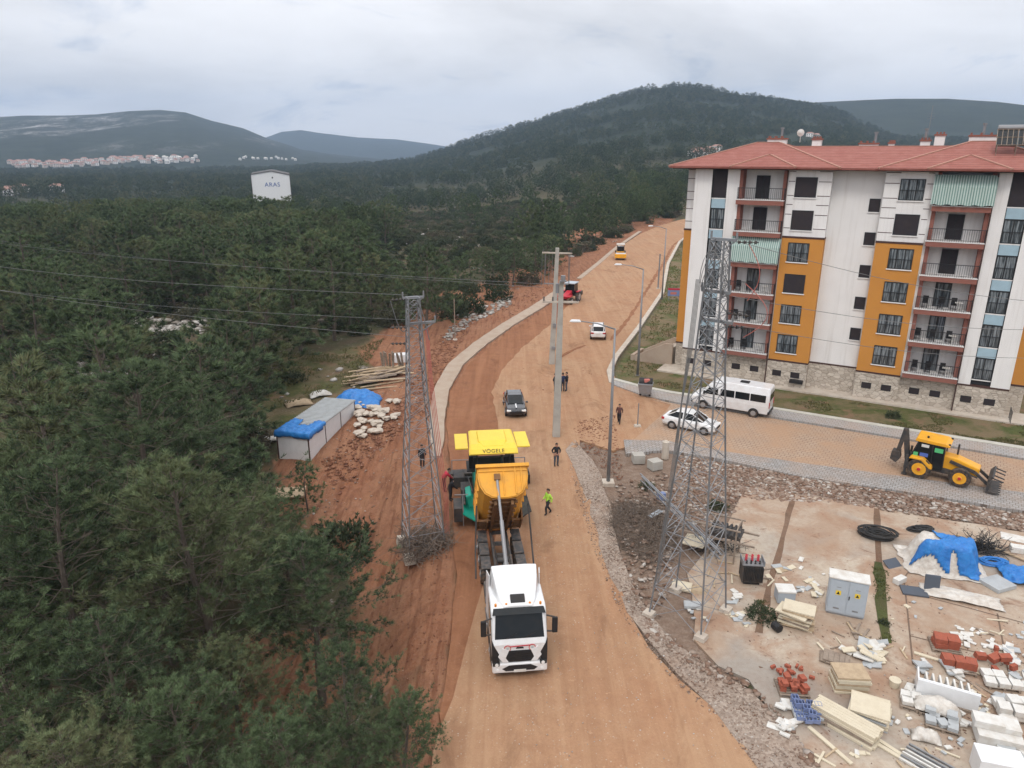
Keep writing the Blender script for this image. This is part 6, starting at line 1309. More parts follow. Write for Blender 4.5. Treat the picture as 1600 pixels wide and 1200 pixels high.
# pole platform wreck under the tower
t = thing('steel_platform', 'rusty steel pole platform frame standing under the taller lattice tower', 'frame', yp(1110, 862), R(-28))
mb = MB()
for x in (-1.5, 0, 1.4):
    for y in (-.7, .7): mb.bar((x, y, 0), (x, y, 2.0), .08)
for y in (-.7, .7): mb.bar((-1.7, y, 1.3), (2.4, y, 1.3), .09); mb.bar((-1.7, y, 2.0), (1.6, y, 2.0), .07)
for x in (-1.5, 0, 1.4): mb.bar((x, -.7, 1.35), (x, .7, 1.35), .07); mb.bar((x, -.7, 2.0), (x, .7, 2.0), .06)
mb.build('frame', M['woodgrey'], t)
mb = MB(); mb.bx(-.2, 1.6, -.6, .6, 1.38, 1.55)
for i in range(7): mb.tube([(-.1 + i * .25, -.65, 1.6), (-.1 + i * .25, .65, 1.6)], .08, 6)
mb.build('fuse_gear', M['darksteel'], t)
mb = MB(); mb.bx(-1.5, -.3, -.62, .62, .42, .47); mb.build('sheet_panel', M['cream'], t)
t = thing('fallen_crossarm', 'fallen grey lattice crossarm leaning across the foot of the taller tower', 'crossarm', yp(1062, 812), 0)
a = Vector(G(1000, 765) + (.9,)) - Vector(t.location); b = Vector((*G(1125, 868, 1.7), 1.7)) - Vector(t.location)
mb = MB(); off = [Vector((0, .22, .18)), Vector((0, -.22, .18)), Vector((0, .0, -.2))]
for o_ in off: mb.bar(tuple(a + o_), tuple(b + o_), .07, .05)
for i in range(10):
    p = a.lerp(b, i / 10); q = a.lerp(b, (i + 1) / 10)
    for j in range(3): mb.bar(tuple(p + off[j]), tuple(q + off[(j + 1) % 3]), .035, .02)
mb.build('lattice', M['galv'], t)
tangle('cable_heap', 'tangled grey cables and fittings heaped under the fallen crossarm', *G(1120, 855), 1.2, .9, .5, 150, M['cable'], 6, .02)
# cable coils
def coil(label, px, py, r0, r1, n, rr_, m, el=.75):
    t = thing('hose_coil', label, 'coil', yp(px, py), rd.uniform(-.5, .2)); 
    mb = MB(); rg = random.Random(int(px)); pts = []
    for k in range(n):
        cr = rg.uniform(r0, r1); z = .04 + rr_ * 1.2 * (k // 3); ox, oy = rg.gauss(0, .06), rg.gauss(0, .05)
        for i in range(20): a = i / 20 * 6.283; pts.append((ox + cr * math.cos(a), oy + cr * el * math.sin(a), z + rg.uniform(0, .03)))
    mb.tube(pts, rr_, 5); mb.build('hose', M[m], t); return t
coil('large black hose coil lying in the yard left of the sheeted heap', 1371, 838, .25, 1.05, 24, .035, 'cable')
coil('small black hose coil lying behind the sheeted heap', 1440, 829, .3, .9, 12, .04, 'cable', .4)
coil('blue hose coil lying right of the sheeted heap', 1551, 880, .35, .8, 12, .035, 'tarp', .6)
# sheeted heap
def cloth(name, label, cat, cx, cy, rot, rx, ry, h, m, seed, n=26, crump=.16, power=2.6, edge=.35, z0=.06, shape=None):
    V = []; Fq = []
    for i in range(n + 1):
        for j in range(n + 1):
            u = i / n * 2 - 1; v = j / n * 2 - 1
            q = (abs(u) ** power + abs(v) ** power) ** (1 / power)
            nz = float(fbm(np.array([u * 2.2 + seed]), np.array([v * 2.2 - seed]), 4, seed)[0] - .5); n2 = float(fbm(np.array([u * 5 + seed]), np.array([v * 5]), 3, seed + 5)[0] - .5)
            z = h * float(1 - ss(np.array((q - .55) / edge))) * (1 + nz * .5) + n2 * crump * (1 if q < 1 else .5) + .04
            e_ = 1 + nz * .35
            V.append((u * rx * e_, v * ry * e_, max(z, .012 + .02 * abs(n2))))
    for i in range(n):
        for j in range(n):
            a = i * (n + 1) + j; c4 = [a, a + n + 1, a + n + 2, a + 1]
            cu = (i + .5) / n * 2 - 1; cv = (j + .5) / n * 2 - 1
            if shape and not shape(cu, cv): continue
            Fq.append(c4)
    o = npmesh(name, V, Fq, m, smooth=False); o.location = (cx, cy, z0); o.rotation_euler = (0, 0, rot); tag(o, label, cat)
    sd = o.modifiers.new('thickness', 'SOLIDIFY'); sd.thickness = .015; sd.offset = 1; return o
hx_, hy_ = G(1473, 868, .6)
HP_ = dict(crump=.16, power=3.6, edge=.34)
cloth('covered_heap', 'big heap of insulation boards wrapped in crumpled white plastic sheet', 'heap', hx_, hy_, R(-14), 2.0, 1.55, 1.4, M['whitesheet'], 3, n=30, **HP_)
cloth('blue_tarpaulin', 'crumpled blue tarpaulin thrown over the white sheeted heap', 'tarp', hx_, hy_, R(-14), 2.03, 1.6, 1.44, M['tarp'], 3, n=60, z0=.13, shape=lambda u, v: (-.12 + .1 * math.sin(v * 9) < u < .80 + .06 * math.sin(v * 11) and v > -.90 + .55 * abs(u - .5) + .05 * math.sin(u * 17) and v < .93) or (-.82 < u <= 0 and abs(v + .50 + u * .1) < .06 + (u + .82) * .36), **HP_)
cloth('plastic_sheet', 'trailing end of white plastic sheet on the ground in front of the heap', 'sheet', *G(1500, 935), R(-24), 1.7, .55, .16, M['whitesheet'], 14, crump=.2, edge=.8)
cloth('blue_tarpaulin', 'blue tarpaulin lying crumpled at the right edge of the yard', 'tarp', *G(1596, 905), R(-20), 1.0, .9, .35, M['tarp'], 19, crump=.25, edge=.8)
tangle('black_netting', 'dark crumpled netting heap between the sheeted heap and the yellow pipe', *G(1532, 860), .9, .6, .4, 200, M['cable'], 9, .03)
for (px, py, w, d, h, r_, m, lb, tz) in [(1397, 885, .9, .9, .05, 20, 'olive', 'dark grey panel leaning against the left of the sheeted heap', .5), (1405, 910, .7, .35, .3, 30, 'marble', 'white sack lying at the left corner of the sheeted heap', 0), (1428, 925, 1.2, .8, .1, -15, 'olive', 'dark grey panel lying in front of the white sheeted heap', 0), (1455, 925, .7, .12, .9, -15, 'olive', 'upright dark grey board at the front of the sheeted heap', -.2), (1558, 915, 1.3, 1.1, .22, 20, 'greystone', 'speckled grey slab lying right of the sheeted heap', 0), (1597, 863, 1.2, .5, .35, -20, 'marble', 'white block lying near the right edge above the blue tarpaulin', 0), (1594, 843, 1.9, .9, .04, -30, 'marble', 'thin white sheet lying at the right edge of the yard', 0)]:
    put_obj('panel' if 'sack' not in lb else 'sack', mesh_of(lambda q: q.box((0, 0, h / 2), (w, d, h)), M[m], 'panel'), yp(px, py), R(r_), lb, 'panel' if 'sack' not in lb else 'sack', tilt=(tz, 0), bevel=.02 if h > .06 else 0)
put_obj('yellow_pipe', mesh_of(lambda q: q.tube([(-1.8, 0, .1), (0, .05, .12), (1.7, 0, .1)], .07, 8), M['wood'], 'pipe'), yp(1548, 858), R(-52), 'long tan pipe lying behind the netting at the right of the heap', 'pipe')
# timber and slab stacks: every layer of a stack is one sawn board group kept as a thing of its own
def stack(name, label, cat, px, py, rot, w, d, n, th, m, jit=.04, grp=None, split=1, rotj=.03):
    x, y, z = yp(px, py); rg = random.Random(int(px * 7 + py)); t = thing(name, label, cat, (x, y, z), rot, grp)
    for k in range(n):
        mb = MB(); dx, dy = rg.gauss(0, jit), rg.gauss(0, jit); rz = rg.gauss(0, rotj)
        for j in range(split if k == n - 1 or split < 4 else split):
            ww = w / split; mb.box((dx + (j - (split - 1) / 2) * ww, dy, th * (k + .5) + .01 * k), (ww * .94, d * rg.uniform(.93, 1), th * .92), rz=rz)
        mb.build({'stack of': 'board'}.get('x', 'board' if 'board' in label or 'plank' in label or 'timber' in label else 'slab'), M[m if not isinstance(m, tuple) else m[k % len(m)]], t)
    return t
stack('board_stack', 'fanned out leaning stack of pale boards beside the grey crate', 'boards', 1243, 975, R(-32), 1.5, .95, 11, .075, ('cream', 'wood', 'cream', 'woodgrey'), .07, rotj=.14)
stack('board_stack', 'tall stack of cream boards right of the brick pallet', 'boards', 1325, 1072, R(-5), 1.4, 1.0, 8, .09, ('cream', 'wood', 'cream'), .03, split=1)
stack('plank_bundle', 'long bundle of cream timber planks lying between blue blocks and slabs', 'planks', 1316, 1135, R(42), .75, 2.6, 4, .12, ('cream', 'woodgrey', 'cream', 'cream'), .05, split=5, rotj=.02)
stack('slab_stack', 'broad stack of cracked cream stone slabs right of the long planks', 'slabs', 1357, 1118, R(-32), 1.5, 1.3, 8, .055, ('greystone', 'cream', 'cream', 'cream'), .03, rotj=.05)
stack('plank_stack', 'low fan of split planks above the cream board stack', 'planks', 1305, 1033, R(-30), 1.1, .8, 3, .06, 'woodgrey', .06, split=5, rotj=.06)
def loose(name, label, cat, grp, pts, w, d, h, mats, seed):
    rg = random.Random(seed); mes = [mesh_of(lambda q: q.box((0, 0, 0), (w, d, h)), M[m], name) for m in mats]
    for (px, py, k, sp, zt) in pts:
        for i in range(k):
            a, b = px + rg.gauss(0, sp), py + rg.gauss(0, sp * .6); s_ = rg.uniform(.55, 1.1)
            x, y, z = yp(a, b); put_obj(name, mes[rg.randrange(len(mes))], (x, y, z + h / 2 + rg.uniform(0, zt)), rg.uniform(0, 3.1), label, cat, grp, (s_, s_ * rg.uniform(.7, 1), 1), (rg.gauss(0, .08 + zt * .25), rg.gauss(0, .08 + zt * .25)))
loose('stone_slab', 'broken white stone slab in the loose heap above the cream boards', 'slab', 'broken white slabs above the board stack', [(1350, 1020, 16, 12, .25), (1365, 1035, 7, 8, .15)], .75, .5, .05, ('marble', 'greystone', 'cream'), 1)
loose('stone_fragment', 'white stone fragment scattered behind the brick pallets', 'stone', 'white fragments behind the brick pallets', [(1500, 995, 16, 12, .05), (1530, 1003, 8, 14, .02)], .38, .24, .04, ('marble',), 2)
loose('stone_fragment', 'pale stone fragment scattered near the electrical cabinet', 'stone', 'fragments near the cabinet', [(1225, 895, 8, 14, .03), (1262, 912, 10, 12, .05), (1275, 930, 6, 7, .1), (1150, 935, 7, 10, .08), (1165, 970, 7, 10, .05), (1140, 955, 3, 5, .02)], .5, .3, .04, ('marble', 'greystone', 'cream'), 3)
loose('plank', 'short weathered plank lying below the electrical cabinet', 'plank', 'planks below the cabinet', [(1345, 990, 4, 6, .03), (1330, 984, 2, 4, .02)], 1.3, .14, .06, ('woodgrey', 'wood'), 4)
loose('stone_slab', 'white broken slab lying among the pallets at the lower right', 'slab', 'broken slabs among the pallets', [(1490, 1050, 8, 10, .2), (1440, 1042, 5, 7, .15), (1590, 1060, 8, 12, .2), (1590, 1025, 8, 14, .1), (1570, 1010, 4, 12, .05), (1580, 1180, 14, 14, .3), (1560, 1090, 4, 8, .1), (1430, 1090, 8, 9, .2), (1500, 1130, 5, 8, .1), (1230, 1140, 9, 8, .2), (1225, 1105, 4, 6, .2)], .6, .4, .06, ('marble', 'marble', 'greystone'), 5)
for (px, py, ln, r_, lb) in [(1296, 1165, 2.0, -64, 'single long plank lying left of the timber bundle'), (1407, 1180, 2.4, -55, 'thin plank lying alone at the bottom of the yard'), (1418, 1192, 2.2, -50, 'second thin plank beside the lone one at the bottom of the yard'), (1458, 1030, 1.5, -32, 'narrow white batten leaning at the left of the white box')]:
    put_obj('plank', mesh_of(lambda q: q.box((0, 0, .04), (ln, .16, .06)), M['cream'], 'plank'), yp(px, py), R(r_), lb, 'plank')
loose('plank_offcut', 'short timber offcut lying loose in the yard', 'plank', 'timber offcuts in the yard', [(1180, 900, 5, 20, .03), (1400, 1010, 6, 22, .03), (1300, 1000, 5, 18, .03), (1440, 1180, 7, 20, .04), (1520, 1080, 6, 16, .06), (1280, 1190, 5, 14, .03), (1130, 900, 7, 14, .05), (1560, 980, 5, 22, .03)], .8, .10, .04, ('cream', 'woodgrey', 'wood'), 14)
loose('stone_fragment', 'small broken stone lying loose among the lower pallets', 'stone', 'fragments among the lower pallets', [(1400, 1130, 9, 14, .03), (1500, 1100, 12, 22, .08), (1545, 1110, 9, 12, .08), (1470, 1160, 9, 16, .04), (1345, 1180, 6, 14, .02), (1420, 960, 5, 18, .02), (1590, 990, 8, 14, .03), (1300, 900, 5, 14, .02), (1090, 960, 8, 14, .04)], .26, .2, .05, ('marble', 'greystone', 'cream'), 15)
# pallets with their loads
PAL = []
def pallet(label, px, py, rot):
    x, y, z = yp(px, py)
    t = thing('pallet', label, 'pallet', (x, y, z), rot, None)
    mb = MB()
    for i in range(7): mb.bx(-.6, .6, -.5 + i * .155, -.5 + i * .155 + .10, .115, .14)
    mb.build('deck', M['woodgrey'], t); mb = MB()
    for x_ in (-.56, 0, .56): mb.bx(x_ - .045, x_ + .045, -.5, .53, .0, .113)
    mb.build('bearer', M['woodgrey'], t); return (x, y, z)
def blocks(name, label, cat, base, rot, nx, ny, nz, bw, bd, bh, m, drop=.15, jit=.01, seed=1, each=None, grp=None, hollow=False):
    """a load of bricks or blocks: each block an object of its own"""
    rg = random.Random(seed)
    def bl(mb):
        if hollow:
            for s_ in (-1, 1): mb.box((s_ * (bw / 2 - .012), 0, bh / 2), (.024, bd, bh)); mb.box((0, s_ * (bd / 2 - .012), bh / 2), (bw - .05, .024, bh))
            mb.box((0, 0, bh / 2), (.02, bd - .05, bh))
        else: mb.box((0, 0, bh / 2), (bw, bd, bh))
    me = mesh_of(bl, M[m], name); c, s = math.cos(rot), math.sin(rot)
    for k in range(nz):
        for i in range(nx):
            for j in range(ny):
                if k == nz - 1 and rg.random() < drop * 2.5 or rg.random() < drop * .3: continue
                u = (i - (nx - 1) / 2) * bw * 1.04 + rg.gauss(0, jit); v = (j - (ny - 1) / 2) * bd * 1.04 + rg.gauss(0, jit)
                put_obj(name, me, (base[0] + u * c - v * s, base[1] + u * s + v * c, base[2] + .142 + k * bh * 1.02), rot + rg.gauss(0, jit * 3), label, cat, grp)
b = pallet('wooden pallet under the loose red bricks near the gravel edge', 1237, 1078, R(-5)); blocks('brick', 'loose red brick on the pallet near the gravel edge', 'brick', b, R(-5), 4, 2, 3, .24, .30, .14, 'brick', .3, .05, 3, grp='loose bricks near the gravel')
loose('brick', 'red brick scattered behind the pallet near the gravel edge', 'brick', 'bricks behind the pallet', [(1235, 1052, 12, 15, .1)], .28, .16, .12, ('brick',), 8)
b = pallet('wooden pallet under the blue plastic blocks', 1262, 1118, R(-8)); blocks('hollow_block', 'blue hollow plastic block stacked beside the long planks', 'block', b, R(-8), 4, 4, 2, .28, .26, .18, 'blueblock', .25, .05, 4, grp='blue hollow blocks', hollow=True)
put_obj('stone_slab', mesh_of(lambda q: q.box((0, 0, .2), (1.1, .8, .4)), M['greystone'], 'slab'), (b[0] - .05, b[1] + .02, b[2] - .31 + .14), R(-8), 'grey slab lying on the pallet beneath the blue blocks', 'slab')
b = pallet('wooden pallet under the upper packs of red bricks', 1476, 1012, R(-18)); blocks('brick_pack', 'pale topped pack of red bricks on the upper pallet', 'bricks', b, R(-18), 2, 1, 2, .5, .6, .22, 'brick', .1, .03, 5, grp='upper brick packs')
b = pallet('wooden pallet under the row of dark red brick packs', 1497, 1043, R(-18)); blocks('brick_pack', 'dark red brick pack in the row behind the white box', 'bricks', b, R(-18), 3, 1, 1, .42, .5, .34, 'brick', 0, .02, 6, grp='row of dark red brick packs')
x, y, z = yp(1476, 1092); t = thing('slab_box', 'white sided crate of upright stone slabs on a pallet', 'crate', (x, y, z + .12), R(-27))
mb = MB(); mb.bx(-1.1, 1.1, -.42, -.36, .0, .75); mb.bx(-1.1, 1.1, -.37, -.30, .72, .78); mb.bx(-1.1, -1.04, -.36, .5, 0, .72); mb.build('side_panel', M['white'], t)
for k in range(7): mb = MB(); mb.box((-.75 + k * .25, .05, .34), (.07, .7, .62), rx=.12, rz=.1); mb.build('upright_slab', M['marble'], t)
mb = MB(); mb.bx(-1.15, 1.15, -.5, .6, -.1, -.005); mb.build('base', M['woodgrey'], t)
b = pallet('wooden pallet left of the white crate under a stone load', 1432, 1102, R(-27)); blocks('stone_block', 'pale stone block on the pallet at the left of the white crate', 'block', b, R(-27), 3, 2, 1, .4, .42, .16, 'marble', .1, .04, 9, grp='stone blocks left of the crate')
b = pallet('wooden pallet below the white crate under grey stones', 1472, 1132, R(-27)); blocks('stone_block', 'grey stone block on the pallet below the white crate', 'block', b, R(-27), 3, 2, 2, .36, .40, .15, 'greystone', .3, .05, 10, grp='grey blocks below the crate')
b = pallet('wooden pallet in front of the white crate covered in rubble bags', 1462, 1112, R(-27)); cloth('rubble_sack', 'torn white sack of stones on the pallet in front of the crate', 'sack', b[0], b[1], R(-27), .8, .45, .35, M['whitesheet'], 31, n=14, z0=.2, edge=.6)
b = pallet('wooden pallet at the right under terracotta and white packs', 1562, 1068, R(-12)); blocks('stone_block', 'white block stacked on the right hand pallet below the terracotta packs', 'block', b, R(-12), 3, 2, 2, .42, .45, .2, 'marble', .2, .03, 11, grp='white blocks on the right pallet')
loose('brick_pack', 'terracotta brick pack lying above the right hand pallet', 'bricks', 'terracotta packs at the right', [(1548, 1030, 4, 12, .3), (1575, 1045, 3, 8, .35)], .5, .35, .24, ('brick',), 12)
b = pallet('wooden pallet at the right edge under white boxes', 1585, 1118, R(-15)); blocks('stone_block', 'white block in the row at the right edge of the photo', 'block', b, R(-15), 3, 2, 2, .44, .5, .22, 'marble', .15, .03, 13, grp='white blocks at the right edge')
b = pallet('wooden pallet under the large white boxes at the bottom right', 1556, 1160, R(-20))
for i, (dx, dy, w_, d_, h_, zz, lb) in enumerate([(0, 0, 1.5, 1.0, .42, .142, 'lower large white box on the bottom right pallet'), (-.25, .3, 1.0, .6, .3, .565, 'small white box on top of the large one at the bottom right'), (.5, .15, .6, .8, .22, .565, 'flat white box right of the small one at the bottom right')]):
    put_obj('white_box', mesh_of(lambda q: q.box((0, 0, h_ / 2), (w_, d_, h_)), M['marble'], 'white_box'), (b[0] + dx, b[1] + dy, b[2] + zz), R(-20), lb, 'box', bevel=.015)
x, y, z = yp(1556, 1212); put_obj('white_box', mesh_of(lambda q: q.box((0, 0, .45), (1.5, .9, .9)), M['white'], 'white_box'), (x, y, z), R(-16), 'biggest white box cut by the bottom edge at the lower right', 'box', bevel=.02)
t = thing('profile_bundle', 'bundle of grey metal profiles cut by the bottom edge', 'metal', yp(1455, 1200), R(-48))
for j in range(8): mb = MB(); mb.box((0, -.45 + j * .13, .06 + .05 * (j % 3)), (1.9, .07, .08)); mb.build('profile', M['galv'] if j % 2 else M['marble'], t)
put_obj('bucket', mesh_of(lambda q: (q.tube([(0, 0, 0), (0, 0, .3)], [.19, .22], 14), q.tube([(0, 0, .301), (0, 0, .33)], [.235, .235], 14)), M['cream'], 'bucket'), yp(1397, 1072), 0, 'cream round bucket standing alone left of the pallets', 'bucket')
cloth('sack', 'pale sack lying below the pallets near the bottom', 'sack', *G(1445, 1155), R(-20), .5, .3, .28, M['whitesheet'], 41, n=12, z0=.06, edge=.6)
t = thing('grey_crate', 'small grey crate with pale lid beside the fanned boards', 'crate', yp(1225, 938), R(-5)); mb = MB(); mb.bx(-.42, .42, -.35, .35, .05, .62); mb.build('box', M['cabgrey'], t, bevel=.02); mb = MB(); mb.bx(-.45, .45, -.38, .38, .625, .74); mb.build('lid', M['marble'], t, bevel=.03)
put_obj('black_drum', mesh_of(lambda q: q.tube([(0, -.2, .2), (0, .2, .2)], .2, 12), M['black'], 'drum'), yp(1213, 985), .4, 'small black drum lying below the fanned boards', 'drum')
put_obj('cardboard_sheet', mesh_of(lambda q: q.box((0, 0, .02), (.55, .5, .03)), M['wood'], 'sheet'), yp(1220, 890), .3, 'square tan sheet lying above the grey crate', 'sheet')
put_obj('timber_sheet', mesh_of(lambda q: q.box((0, 0, .05), (1.0, .8, .1)), M['cream'], 'sheet'), yp(1065, 917), R(-20), 'cream boards lying on the ground inside the taller tower base', 'board')
put_obj('sawdust_heap', mesh_of(lambda q: q.loft([[(r_ * math.cos(a), r_ * .8 * math.sin(a), z_) for a in [i * .523 for i in range(12)]] for r_, z_ in ((.5, 0), (.38, .12), (.15, .24), (.02, .26))]), M['wood'], 'heap'), yp(1092, 922), 0, 'small tan heap of sawdust inside the taller tower base', 'heap')
put_obj('mattress', mesh_of(lambda q: q.box((0, 0, .1), (.85, .5, .18)), M['greystone'], 'mattress'), yp(1082, 948), R(-8), 'grey checked mattress lying at the taller tower base', 'mattress', bevel=.04)
put_obj('metal_sheet', mesh_of(lambda q: q.box((0, 0, .03), (1.0, .35, .03)), M['cabgrey'], 'sheet'), yp(1024, 803, .3), R(38), 'pale blue grey metal strip lying on the brush by the tower', 'sheet', tilt=(0, -.1))
put_obj('metal_sheet', mesh_of(lambda q: q.box((0, 0, .2), (.5, .35, .5)), M['blueblock'], 'sheet'), yp(1033, 780, .1), R(20), 'blue grey metal box beside the fallen crossarm', 'box', bevel=.02)
for (px, py, r_, lb) in [(997, 722, 4, 'left concrete cube on the rubble below the short steel post'), (1023, 732, 24, 'right concrete cube beside the white column stump')]:
    put_obj('concrete_block', mesh_of(lambda q: q.box((0, 0, .33), (.85, .75, .66)), M['concrete'], 'block'), yp(px, py), R(r_), lb, 'concrete block', bevel=.03)
put_obj('column_stump', mesh_of(lambda q: (q.tube([(0, 0, 0), (0, 0, 1.3)], .26, 12), q.tube([(0, 0, 1.302), (0, 0, 1.4)], [.22, .1], 12)), M['palecon'], 'column'), yp(1039, 716), 0, 'round white concrete stump standing on the street corner', 'bollard')
# waste container
x, y, z = yp(1008, 617, .28); t = thing('waste_container', 'grey wheeled waste container with dark open lid at the street corner', 'bin', (x, y, z), R(-15))
mb = MB(); mb.loft([[(-.5, -.4, .2), (.5, -.4, .2), (.5, .4, .2), (-.5, .4, .2)], [(-.62, -.48, .9), (.62, -.48, .9), (.62, .48, .9), (-.62, .48, .9)], [(-.68, -.54, 1.15), (.68, -.54, 1.15), (.68, .54, 1.15), (-.68, .54, 1.15)]])
mb.build('bin_body', M['galv'], t, bevel=.03)
mb = MB(); mb.tube([(-.6, .1, 1.17), (.6, .1, 1.17)], .42, 14); mb.build('open_lid', M['black'], t)
mb = MB(); mb.box((.1, -.15, 1.42), (.5, .3, .3), rz=.4); mb.build('rubbish', M['redcable'], t, bevel=.05)
for a in (-.42, .42):
    for b_ in (-.32, .32): mb = MB(); mb.tube([(a, b_ - .03, .1), (a, b_ + .03, .1)], .1, 10); mb.build('wheel', M['black'], t)
# small notice board by the far kerb
x, y = G(1052, 470); t = thing('notice_board', 'small dark notice board with red band on posts beside the far kerb', 'sign', (x, y, .02), R(-5))
mb = MB(); mb.m = 0; mb.bx(-.9, .9, -.03, .03, .7, 1.9); mb.m = 1; mb.bx(-.9, .9, -.035, -.031, 1.6, 1.9); mb.m = 2; mb.bx(-.5, .4, -.035, -.031, .95, 1.3); mb.build('board', [M['blueblock'], M['red'], M['redcable']], t)
mb = MB()
for s_ in (-1, 1): mb.bar((s_ * .7, .05, 0), (s_ * .7, .05, 1.9), .07)
mb.build('post', M['galv'], t)
# ================= portable cabin and clutter on the left =================
zc = -1.3
A_ = Vector((*G(485, 722, -1.6), -1.6)); B_ = Vector((*G(556, 663, -1.3), 0)); 
cdir = math.atan2(B_.y - A_.y, B_.x - A_.x); LC = (Vector((B_.x, B_.y)) - Vector((A_.x, A_.y))).length
zc = min(hz(A_.x, A_.y), hz(B_.x, B_.y)) - .05; A_ = Vector((*G(485, 722, zc + .1), zc)); B_ = Vector((*G(556, 664, zc + .1), zc)); cdir = math.atan2(B_.y - A_.y, B_.x - A_.x); LC = (Vector((B_.x, B_.y)) - Vector((A_.x, A_.y))).length
cb_ = thing('portable_cabin', 'white panelled portable cabin with ribbed grey roof at the edge of the wood', 'cabin', (A_.x, A_.y, zc), cdir)
WC = 2.7; HCB = 2.35
mb = MB(); mb.bx(0, LC, 0, WC, .1, HCB); mb.build('wall', M['white'], cb_)
mb = MB()
for x_ in (0, LC / 3, LC * 2 / 3, LC): mb.bx(x_ - .035, x_ + .035, -.03, .0 - .002, .1, HCB)
mb.bx(-.04, LC + .04, -.04, WC + .04, -.02, .098); mb.bx(-.05, -.002, -.04, .05, .1, HCB); mb.bx(-.05, -.002, WC - .05, WC + .04, .1, HCB); mb.build('corner_frame', M['darkbrown'], cb_)
mb = MB(); mb.bx(-.08, LC + .08, -.1, WC + .1, HCB + .003, HCB + .1); nrb = int(LC / .28)
for i in range(nrb): x_ = (i + .5) * LC / nrb; mb.bx(x_ - .05, x_ + .05, -.1, WC + .1, HCB + .102, HCB + .15)
mb.build('roof', M['greystone'], cb_)
cx_, cy_ = (A_ + Vector((math.cos(cdir) * 1.1 - math.sin(cdir) * WC / 2, math.sin(cdir) * 1.1 + math.cos(cdir) * WC / 2, 0))).xy
def drape():
    n = 30; V = []; Fq = []
    for i in range(n + 1):
        for j in range(n + 1):
            u = -.35 + 3.0 * i / n; v = -.38 + (WC + .76) * j / n; nz = float(fbm(np.array([u * 1.3]), np.array([v * 1.3]), 4, 44)[0] - .5); n2 = float(fbm(np.array([u * 4]), np.array([v * 4]), 3, 45)[0] - .5)
            ox = max(0, -.1 - u) + max(0, -.12 - v) + max(0, v - WC - .12)
            z = HCB + .2 + abs(nz) * .15 + n2 * .14 - min(ox * 2.0, .5 + nz * .5) * 1.0; V.append((max(u, -.14 - .1 * abs(n2)), min(max(v, -.16 - .1 * abs(n2)), WC + .17), z))
    for i in range(n):
        for j in range(n):
            if (i / n) > .80 + .25 * math.sin(j * .35) + .1 * math.sin(j * 1.1): continue
            a = i * (n + 1) + j; Fq.append([a, a + n + 1, a + n + 2, a + 1])
    o = npmesh('blue_tarpaulin', V, Fq, M['tarp']); o.location = (A_.x, A_.y, zc); o.rotation_euler = (0, 0, cdir); tag(o, 'blue tarpaulin draped over the near end of the portable cabin roof', 'tarp'); sd = o.modifiers.new('thickness', 'SOLIDIFY'); sd.thickness = .02
drape()
def lp(px, py, h=.0):
    x, y, z = GT(px, py); return (x, y, z + h)
x, y, z = lp(562, 628); cloth('blue_tarpaulin', 'blue tarpaulin covering a heap behind the portable cabin', 'tarp', x, y, R(-10), 2.1, 1.7, .9, M['tarp'], 52, crump=.35, z0=z - .05, power=1.8, edge=.7)
for i in range(62):
    px = rd.uniform(558, 622); py = rd.uniform(630, 694)
    if (px - 558) * .8 + (py - 630) > 74: continue
    x, y, z = lp(px, py); o = bpy.data.objects.new('boulder', ROCK[i % 5]); 
    if not ROCK[i % 5].materials: ROCK[i % 5].materials.append(M['palecon'])
    COL.objects.link(o); s_ = rd.uniform(.25, .55); o.location = (x, y, z + .15 + rd.uniform(0, .25)); o.scale = (s_ * 1.3, s_, s_ * .8); o.rotation_euler = (0, 0, rd.uniform(0, 6)); tag(o, 'pale rounded boulder in the pile beside the portable cabin', 'boulder', 'boulders beside the cabin')
pme = mesh_of(lambda q: q.box((0, 0, 0), (4.2, .22, .07)), M['wood'], 'plank'); pme2 = mesh_of(lambda q: q.box((0, 0, 0), (3.4, .2, .08)), M['woodgrey'], 'plank')
for i in range(46):
    px = rd.gauss(592, 18); py = rd.gauss(592, 9); x, y, z = lp(px, py); o = put_obj('plank', pme if i % 3 else pme2, (x, y, z + .1 + rd.uniform(0, .5)), R(28) + rd.gauss(0, .22), 'pale plank in the timber pile behind the blue tarpaulin', 'plank', 'planks in the timber pile', tilt=(rd.gauss(0, .1), rd.gauss(0, .06)))
for i in range(9):
    x, y, z = lp(598 + i * 4 + rd.uniform(-3, 3), 582); put_obj('plank', pme2, (x, y, z + 1.2), R(80) + rd.gauss(0, .3), 'dark plank leaning upright against the bushes behind the timber pile', 'plank', 'upright planks behind the pile', (.6, 1, 1), tilt=(0, R(75) + rd.gauss(0, .15)))
x, y, z = lp(455, 778); put_obj('board_sheet', mesh_of(lambda q: (q.box((0, 0, .15), (2.0, 1.3, .12)), q.bar((-1, -.65, .23), (-1, .65, .23), .06), q.bar((0, -.65, .23), (0, .65, .23), .06), q.bar((1, -.65, .23), (1, .65, .23), .06)), M['wood'], 'board'), (x, y, z + .25), R(8), 'yellowish formwork board lying on the red earth below the cabin', 'board', tilt=(.12, 0))
x, y, z = lp(627, 566); put_obj('white_tank', mesh_of(lambda q: q.box((0, 0, .45), (1.5, 1.0, .9)), M['white'], 'tank'), (x, y, z), .2, 'white box tank standing behind the timber pile near the road', 'tank', bevel=.06)
